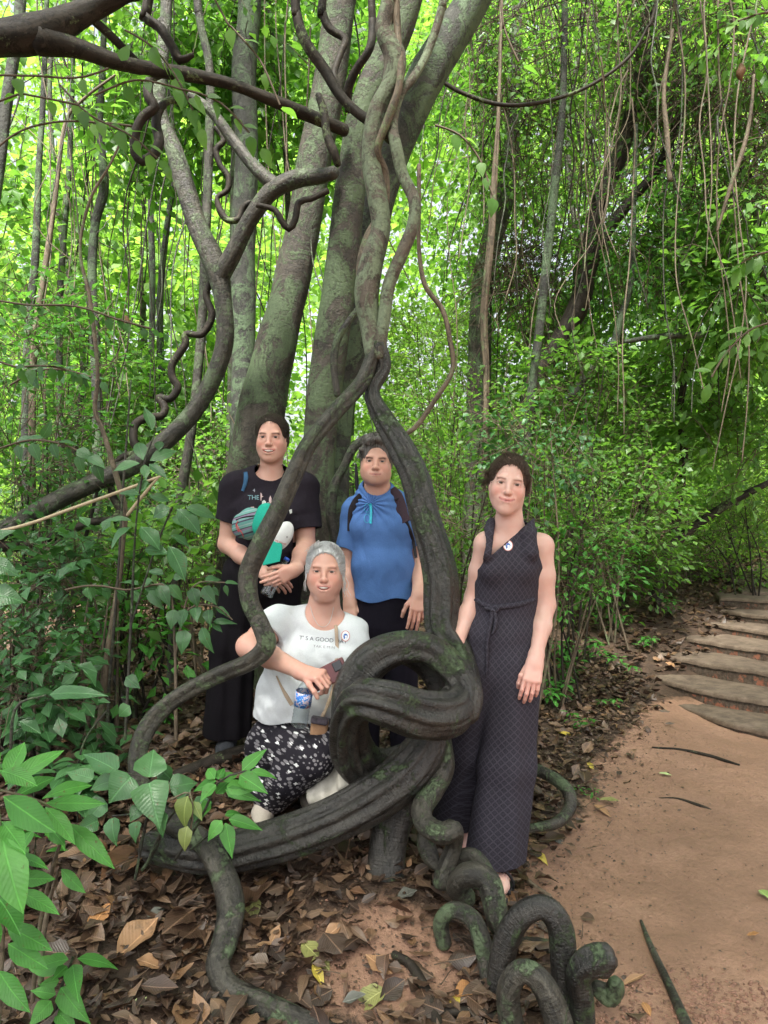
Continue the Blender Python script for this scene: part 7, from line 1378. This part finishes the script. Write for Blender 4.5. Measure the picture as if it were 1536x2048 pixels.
# flower print trousers
gk = float(gz(-.45, 3.1))
Ft = Field(V3(P(478, 0, 3.2)[0]-.03, 2.82, gk+.0), V3(.02, 3.56, P(0, 1425, 3.1)[2]), .0038)
hp = P(585, 1480, 3.30); kL, aL = P(630, 1515, 2.98), P(548, 1592, 3.12)
Ft.ell(hp, V3(.185, .15, .12), None, .05)
Ft.chain([P(545, 1490, 3.24), kL], [.110, .083], .04); Ft.chain([kL, (kL+aL)/2+V3(-.02, 0, .0), aL], [.080, .082, .070], .015); Ft.chain([P(540, 1520, 3.25), P(530, 1585, 3.16)], [.085, .06], .04)
Ft.chain([P(620, 1480, 3.26), P(690, 1480, 3.02)], [.10, .075], .04); Ft.chain([P(690, 1490, 3.02), P(660, 1590, 3.2)], [.065, .055], .02)
Ft.disp(lambda X, Y, Z: .006*wr3(X, Y, Z, 65, 24)+.003*wr3(X, Y, Z, 66, 60)); vt, ft = Ft.mesh()
mesh('trousers', vt, ft, M_print, rt, attrs={'puv': np.stack([vt[:, 0]+vt[:, 1]*.5, vt[:, 1]*.4, vt[:, 2]], 1)})
M_beige = cloth('cloth_beige_shoe', (.40, .35, .30), (.52, .47, .41), bump=.5)
shoe('shoe', V3(P(524, 0, 3.08)[0], 3.10, gk+.015), (.05, -1, 0), rt, M_beige); shoe('shoe', V3(P(622, 0, 3.15)[0], 3.17, gk+.04), (.25, -1, 0), rt, M_beige)
# what she holds and wears
v1_ = norm(P(668, 1358, 2.87)-P(628, 1375, 2.87)); ph = empty('smartphone', P(640, 1372, 2.88)); tag(ph, 'phone in a dark red leather case held by the crouching woman', 'phone')
def boxy(c0, ax, ay, az, hx, hy, hz, rr=.004, h=.0016):
    Rm = np.stack([norm(ax), norm(ay), norm(az)], 1); m = np.abs(Rm)@V3(hx, hy, hz)+.01; Fk = Field(c0-m, c0+m, h); X, Y, Z = Fk.full(); q = [np.abs((X-c0[0])*Rm[0, i]+(Y-c0[1])*Rm[1, i]+(Z-c0[2])*Rm[2, i])-(d-rr) for i, d in enumerate((hx, hy, hz))]
    Fk.d = (np.sqrt(sum(np.maximum(t, 0)**2 for t in q))+np.minimum(np.maximum(np.maximum(q[0], q[1]), q[2]), 0)-rr).astype(np.float32); return Fk.mesh()
pax = norm(P(670, 1352, 2.86)-P(618, 1378, 2.86)); paz = norm(V3(.1, -1, .35)); pay = np.cross(paz, pax); paz = np.cross(pax, pay); pc = P(656, 1350, 2.915)
v, f = boxy(pc, pax, pay, paz, .078, .038, .006); mesh('phone_case', v, f, mat_plain('leather_red', (.10, .018, .02), .35, nscale=200), ph)
v, f = boxy(pc+pax*.048+pay*.014+paz*.007, pax, pay, paz, .018, .018, .003, .002); mesh('camera_module', v, f, Ink('phone_black', (.008, .008, .01), .15), ph)
bottle('half full water bottle with blue label hanging from the crouching woman hand', P(598, 1452, 2.93), P(614, 1352, 2.90), .032, (.42, .70), cap=False)
M_tan = cloth('leather_tan', (.36, .20, .11), (.46, .27, .16), bump=.4); M_str = cloth('strap_beige', (.38, .29, .21), (.46, .36, .27), bump=.3)
pu = empty('shoulder_pouch', P(640, 1480, 3.02)); tag(pu, 'small tan pouch on a long beige strap in the lap of the crouching woman', 'bag')
v, f = boxy(P(638, 1462, 3.02), V3(1, 0, -.1), V3(.1, 0, 1), V3(0, -1, 0), .034, .050, .02, .012, .0025); mesh('pouch', v, f, M_tan, pu)
v, f = boxy(P(639, 1441, 3.005), V3(1, 0, -.15), V3(.15, 0, 1), V3(0, -1, .3), .034, .012, .02, .008, .0025); mesh('flap', v, f, mat_plain('flap_stripe', (.06, .045, .06), .7, var=.8, nscale=60), pu)
v, f, uv = ribbon(bv, [(668, 1226), (672, 1255), (674, 1290), (672, 1330), (667, 1370), (658, 1400), (648, 1425), (642, 1442)], [6, 7, 7, 7, 8, 8], .003, .004, 3.1); mesh('strap', v, fix_f(f), M_str, pu)
v, f, uv = ribbon(bv, [(553, 1352), (562, 1372), (573, 1392), (584, 1410)], [3, 5, 8, 8], .003, .004, 3.1); mesh('strap', v, fix_f(f), M_str, pu)
# cream cotton bag on the ground at her knee
M_cream = cloth('cloth_cream', (.52, .49, .42), (.62, .59, .52), bump=.6)
Ft = Field(P(625, 1625, 3.25)-V3(0, .4, 0), P(750, 1440, 3.25)+V3(0, .05, 0), .003)
Ft.cone(P(670, 1520, 3.04), P(655, 1590, 3.0), .022, .055, .02, 1.4, (1, 0, 0)); Ft.cone(P(690, 1500, 3.02), P(712, 1562, 2.98), .018, .05, .01, 1.5, (1, 0, 0)); Ft.disp(lambda X, Y, Z: .006*np.sin(X*95+Z*20)+.003*wr3(X, Y, Z, 68, 50)); v, f = Ft.mesh()
o = mesh('cloth_bag', v, f, M_cream); tag(o, 'crumpled cream cotton bag on the ground between the crouching woman and the knot', 'bag')

# ================================================================== woman in the long patterned jumpsuit at the right
b = NB('cloth_scale_print'); pu_ = b.attr('puv', 1); q = b.sep(pu_); S_ = 48.
def _tri(e): fr = b.math('FRACT', e); return b.math('ABSOLUTE', b.math('SUBTRACT', fr, .5))
u1 = b.math('MULTIPLY', b.math('ADD', b.math('MULTIPLY', q[0], 1.25), q[2]), S_*.72); u2 = b.math('MULTIPLY', b.math('SUBTRACT', b.math('MULTIPLY', q[0], 1.25), q[2]), S_*.72)
t1 = _tri(u1); t2 = _tri(u2); mx = b.math('MAXIMUM', t1, t2)
f1, f2 = b.math('FRACT', u1), b.math('FRACT', u2)
line = b.ramp(mx, [(.40, 0.), (.44, 1.), (.475, 1.), (.5, .2)]); inner = b.ramp(b.math('MAXIMUM', b.math('ABSOLUTE', b.math('SUBTRACT', f1, .56)), b.math('ABSOLUTE', b.math('SUBTRACT', f2, .44))), [(.20, 0.), (.25, 1.), (.30, 1.), (.34, 0.)])
wv = b.noise(b.pos(), 380, 2, .5)
cc = b.mix(line, (.024, .021, .030), (.052, .047, .063)); cc = b.mix(b.math('MULTIPLY', inner, .75), cc, (.012, .011, .016)); cc = b.mix(b.ramp(wv, [(.35, 0.), (.65, .35)]), cc, (.075, .07, .092))
M_scale = b.done(b.princ(cc, .85, b.bump(b.math('ADD', b.math('MULTIPLY', line, .5), b.math('MULTIPLY', wv, .4)), .35, .002), .25))
gr = float(gz(.42, 2.95))
rt = person('woman in a sleeveless long dark patterned jumpsuit and sandals standing at the right', (P(985, 1780, 2.98)[0], 2.98, gr))
oR = dict(fold=.3, smile=.009, mouth=.031, open=0, face=.90, jaw=.85, mw=.050, chin=.117, nose=1.0, blush=.5, brow=(.22, .13, .10), browa=.75, eye=.0040, lip=(.58, .22, .20))
c = P(1016, 967, 2.98); R = frame(-6, -3, -9); s = .98
Fb = Field(V3(P(885, 0, 2.95)[0]-.02, 2.70, gr-.03), P(1130, 895, 3.22), .0026)
head(Fb, c, R, s, oR)
Fb.chain([c+V3(.01, .03, -.075), P(1018, 1045, 3.02), P(1020, 1075, 3.04)], [.050, .049, .055], .03)
shL, elL, wrL = P(973, 1088, 3.02), P(948, 1195, 3.08), P(914, 1285, 2.98)
shR, elR, wrR = P(1083, 1092, 3.04), P(1092, 1210, 3.05), P(1070, 1325, 2.92)
Fb.chain([P(1022, 1090, 3.05), P(1020, 1150, 3.05), P(1015, 1200, 3.05), P(1005, 1300, 3.05)], [.078, .080, .070, .09], .04, [1.45, 1.4, 1.35, 1.4], (1, 0, 0))
for sh, el, wr in ((shL, elL, wrL), (shR, elR, wrR)):
    Fb.chain([P(1022, 1085, 3.05), sh], [.050, .046], .03); Fb.chain([sh, (sh+el)/2, el, el*.62+wr*.38, wr], [.046, .043, .036, .035, .0225], .02)
hand(Fb, wrR, P(1060, 1385, 2.86)-wrR, V3(-.1, -1, .15), V3(-1, 0, 0), (.45, .5, .5, .5), .95, .5, tspread=.35)
hand(Fb, wrL, P(908, 1320, 2.95)-wrL, V3(-.6, -.8, .1), V3(.5, -1, 0), (.4, .45, .5, .5), .92, .4)
fR, fL = V3(P(1000, 0, 2.95)[0], 2.93, gr), V3(P(932, 0, 3.2)[0], 3.28, float(gz(.35, 3.25)))
for ft_, hip, d in ((fR, P(1035, 1350, 3.05), norm(V3(-.35, -1, 0))), (fL, P(975, 1350, 3.06), norm(V3(-.35, -1, 0)))):
    sd_ = np.cross(d, V3(0, 0, 1)); an_ = ft_+V3(0, .03, .085)
    Fb.chain([hip, (hip+an_)/2, an_+V3(0, 0, .08), an_], [.075, .05, .034, .031], .02)
    Fb.chain([an_-V3(0, 0, .03), ft_+d*.05+V3(0, 0, .045), ft_+d*.12+V3(0, 0, .028)], [.034, .030, .024], .02, 1.25, sd_); Fb.chain([an_-V3(0, 0, .04), ft_-d*.03+V3(0, 0, .034)], [.032, .028], .02)
    for i, (o_, l_) in enumerate(((-.028, .165), (-.012, .168), (.001, .163), (.013, .155), (.025, .145))): Fb.cone(ft_+d*.11+sd_*o_+V3(0, 0, .024), ft_+d*l_+sd_*o_+V3(0, 0, .018), .012, .0095 if i else .0115, .005)
_, vb, fb = skinbody('body', rt, Fb, c, R, s, SK_R, oR, [(P(1060, 1385, 2.88), .075, (.68, .32, .27), .55), (P(908, 1300, 2.97), .07, (.68, .32, .27), .5), (wrR, .1, (.66, .38, .32), .3)])
eyes(rt, c, R, s, (.16, .09, .05))
Lh = lambda x, y, z: c+R@(V3(x, y, z)*s)
Fh = Field(c-.18, c+.18, .0028)
Fh.ell(Lh(0, -.028, .034), V3(.078, .102, .080), R, .01); Fh.ell(Lh(0, -.05, -.012), V3(.076, .065, .062), R, .02); Fh.ell(Lh(-.02, -.10, .0), V3(.06, .045, .05), R, .02)
Fh.ell(Lh(0, .108, .004), V3(.074, .092, .082), R, .008, True); Fh.plane(Lh(0, -.03, -.05), R@V3(0, .5, -.86))
for q_s in (-1, 1): Fh.ell(Lh(q_s*.084, .01, -.03), V3(.018, .022, .034), R, .006, True)
M_hR = hairmat('hair_brown', (.022, .014, .010), (.12, .075, .05))
hairshell('hair', rt, Fh, c, R, s, M_hR, .0028); combed('hair_strands', rt, c, R, s, M_hR, 300, 46, rad=(.080, .103, .084), end=(-.02, -.13, .01), lift=1.004, jit=.008, wid=.97)
wisps(rt, c, R, s, M_hR, [((-.070, .0, .05), (-.088, -.02, .01), 30, .006, (-.006, .0, .0)), ((-.075, -.03, .0), (-.098, -.04, -.02), 36, .007, (-.006, 0, 0)), ((.068, .0, .05), (.082, -.01, .0), 26, .005, (.005, .0, .0)), ((.070, -.03, .02), (.084, -.03, -.03), 50, .006, (.005, 0, 0)), ((-.03, .02, .112), (.01, .0, .114), 22, .007, (0, 0, .003)), ((.04, .02, .105), (.01, -.02, .114), 22, .007, (0, 0, .003))], 43, .0007)
# jumpsuit
Ft = Field(V3(P(850, 0, 3.2)[0]-.02, 2.72, gr+.04), V3(P(1120, 0, 3.1)[0], 3.34, P(0, 1030, 3.0)[2]), .0034)
Ft.chain([P(1022, 1078, 3.05), P(1019, 1120, 3.045), P(1013, 1165, 3.045), P(1011, 1205, 3.05), P(1003, 1270, 3.05), P(1000, 1340, 3.05)], [.083, .096, .090, .084, .102, .108], .03, [1.50, 1.34, 1.34, 1.36, 1.42, 1.44], (1, 0, 0))
Ft.ell(P(988, 1140, 2.975), V3(.052, .045, .048), None, .035); Ft.ell(P(1040, 1140, 2.98), V3(.052, .045, .048), None, .035)
Ft.chain([P(1025, 1330, 3.03), P(1012, 1530, 3.0), V3(P(992, 0, 2.96)[0], 2.97, P(0, 1740, 2.9)[2])], [.105, .100, .104], .035, 1.08, (1, 0, 0))
Ft.chain([P(965, 1330, 3.06), P(940, 1500, 3.12), V3(P(917, 0, 3.2)[0], 3.22, P(0, 1640, 3.2)[2])], [.105, .098, .098], .025, 1.05, (1, 0, 0))
Ft.chain([P(983, 1046, 3.03), P(977, 1070, 2.975), P(970, 1105, 2.955)], [.022, .024, .035], .02); Ft.chain([P(1058, 1040, 3.03), P(1057, 1070, 2.975), P(1060, 1105, 2.96)], [.022, .026, .035], .02)
wz = P(0, 1207, 3.0)[2]
z1_, z2_, xg_ = P(0, 1724, 2.95)[2], P(0, 1652, 3.2)[2], P(937, 0, 3.0)[0]
Ft.disp(lambda X, Y, Z: np.clip((wz-Z)*1.6, 0, 1)*(.0065*np.sin((X-.42)*52+.9*np.sin(Z*4.+1)+Y*22)+.004*wr3(X, Y, Z, 71, 16, (1.4, 1, .25)))+.0016*wr3(X, Y, Z, 72, 45))
Ft.shell(.006); Ft.cut(lambda X, Y, Z: (np.where((X < xg_)|(Y > 3.10), z2_, z1_)-Z)+.006*np.sin(X*55))
nk = P(1018, 1040, 2.96); Ft.ell(P(1020, 1022, 3.04), V3(.060, .085, .050), None, .004, True)
# v neck
v0 = P(984, 1110, 2.93); va, vb_ = P(1001, 1056, 2.96), P(1060, 1052, 2.96)
def _vn(X, Y, Z):
    px_ = X/Y*F+768; py_ = 1024-(Z-CAMZ)/Y*F; t = np.clip((1111-py_)/62., 0, 1.5); l = 983+(990-983)*t; r_e = 983+(1052-983)*t
    return np.maximum(np.maximum(np.minimum(px_-l, r_e-px_)*-1, py_-1112)/F*3., Y-3.06)
X, Y, Z = Ft.full(); Ft.d = np.maximum(Ft.d, -_vn(X, Y, Z).astype(np.float32))
# arm holes
for sh, sx in ((shL, -1), (shR, 1)):
    e = sh+(V3(.034, 0, -.005) if sx > 0 else V3(-.048, 0, -.01)); Ft.ell(e, V3(.066, .12, .105) if sx > 0 else V3(.046, .12, .095), frame(0, 0, 4*sx), .004, True)
vt, ft = Ft.mesh(); dress = mesh('jumpsuit', vt, ft, M_scale, rt, attrs={'puv': np.stack([np.where(np.abs(vt[:, 1]-3.05) > -1, np.arctan2(vt[:, 0]-np.interp(vt[:, 2], [0, 1.2], [.43, .49]), -(vt[:, 1]-3.10))*.155, 0), vt[:, 1], vt[:, 2]], 1)}); bv = tree_of(vt, ft)
badge(bv, 1016, 1091, 10, 11, dress, 2.93)
M_sash = M_scale
v, f, uv = merge([ribbon(bv, [(951, 1198), (965, 1208), (985, 1214), (1010, 1213), (1040, 1208), (1069, 1199)], [9, 10, 10, 10, 8], .010, .005, 2.95)]); mesh('sash', v, fix_f(f), M_sash, dress, attrs={'puv': v})
v, f, uv = merge([tube(np.array([[*onsurf(bv, a, q, .012, 2.93), r0] for a, q, r0 in pts]), seg=12, step=.01, flat=.6, bump=.12, seed=i) for i, pts in enumerate(([(970, 1216, .008), (982, 1218, .014), (992, 1222, .013), (998, 1214, .008)], [(984, 1220, .012), (982, 1240, .014), (978, 1262, .013), (974, 1290, .012), (974, 1330, .010), (972, 1352, .006)], [(988, 1222, .012), (992, 1240, .015), (990, 1256, .013), (984, 1268, .006)]))]); mesh('sash_knot', v, fix_f(f), M_sash, dress, attrs={'puv': v})
bb = tree_of(vb, fb)
v, f, uv = ribbon(bb, [(1062, 1075), (1068, 1062), (1078, 1054)], 2, .002, .001, 3.0); mesh('bra_strap', v, fix_f(f), Ink('strap_white', (.6, .6, .62)), rt)
# sandals
M_sand = mat_plain('sandal_black', (.012, .012, .014), .6, nscale=200)
for ft_ in (fR, fL):
    d = norm(V3(-.35, -1, 0)); sd_ = np.cross(d, V3(0, 0, 1)); Fs = Field(ft_-V3(.2, .25, .04), ft_+V3(.2, .2, .14), .003)
    Fs.chain([ft_-d*.06+V3(0, 0, .0), ft_+d*.04, ft_+d*.15], [.040, .036, .042], .02, 1.1, sd_); Fs.plane(ft_+V3(0, 0, .012), (0, 0, 1)); Fs.plane(ft_-V3(0, 0, .014), (0, 0, -1)); v, f = Fs.mesh(); so_ = mesh('sandal', v, f, M_sand, rt)
    st = []
    for t, zc, rr, tl_ in ((-.015, .060, .046, .55), (.055, .030, .050, .1), (.105, .022, .044, 0.)):
        an_ = np.linspace(-.25, math.pi+.25, 14); pts = [ft_+d*(t+tl_*.06*math.sin(a))+sd_*math.cos(a)*rr+V3(0, 0, max(.008, zc*.4+math.sin(a)*(zc*.9+.012))) for a in an_]; st.append(tube(np.array([[*p_, .0065] for p_ in pts]), seg=8, step=.008, flat=.5))
    pts = [ft_+V3(0, .03, .085)+V3(math.cos(a)*.036, math.sin(a)*.040, .0) for a in np.linspace(0, 2*np.pi, 15)]; st.append(tube(np.array([[*p_, .007] for p_ in pts]), seg=8, step=.008, flat=.6))
    v, f, uv = merge(st); mesh('sandal_strap', v, fix_f(f), M_sand, so_)
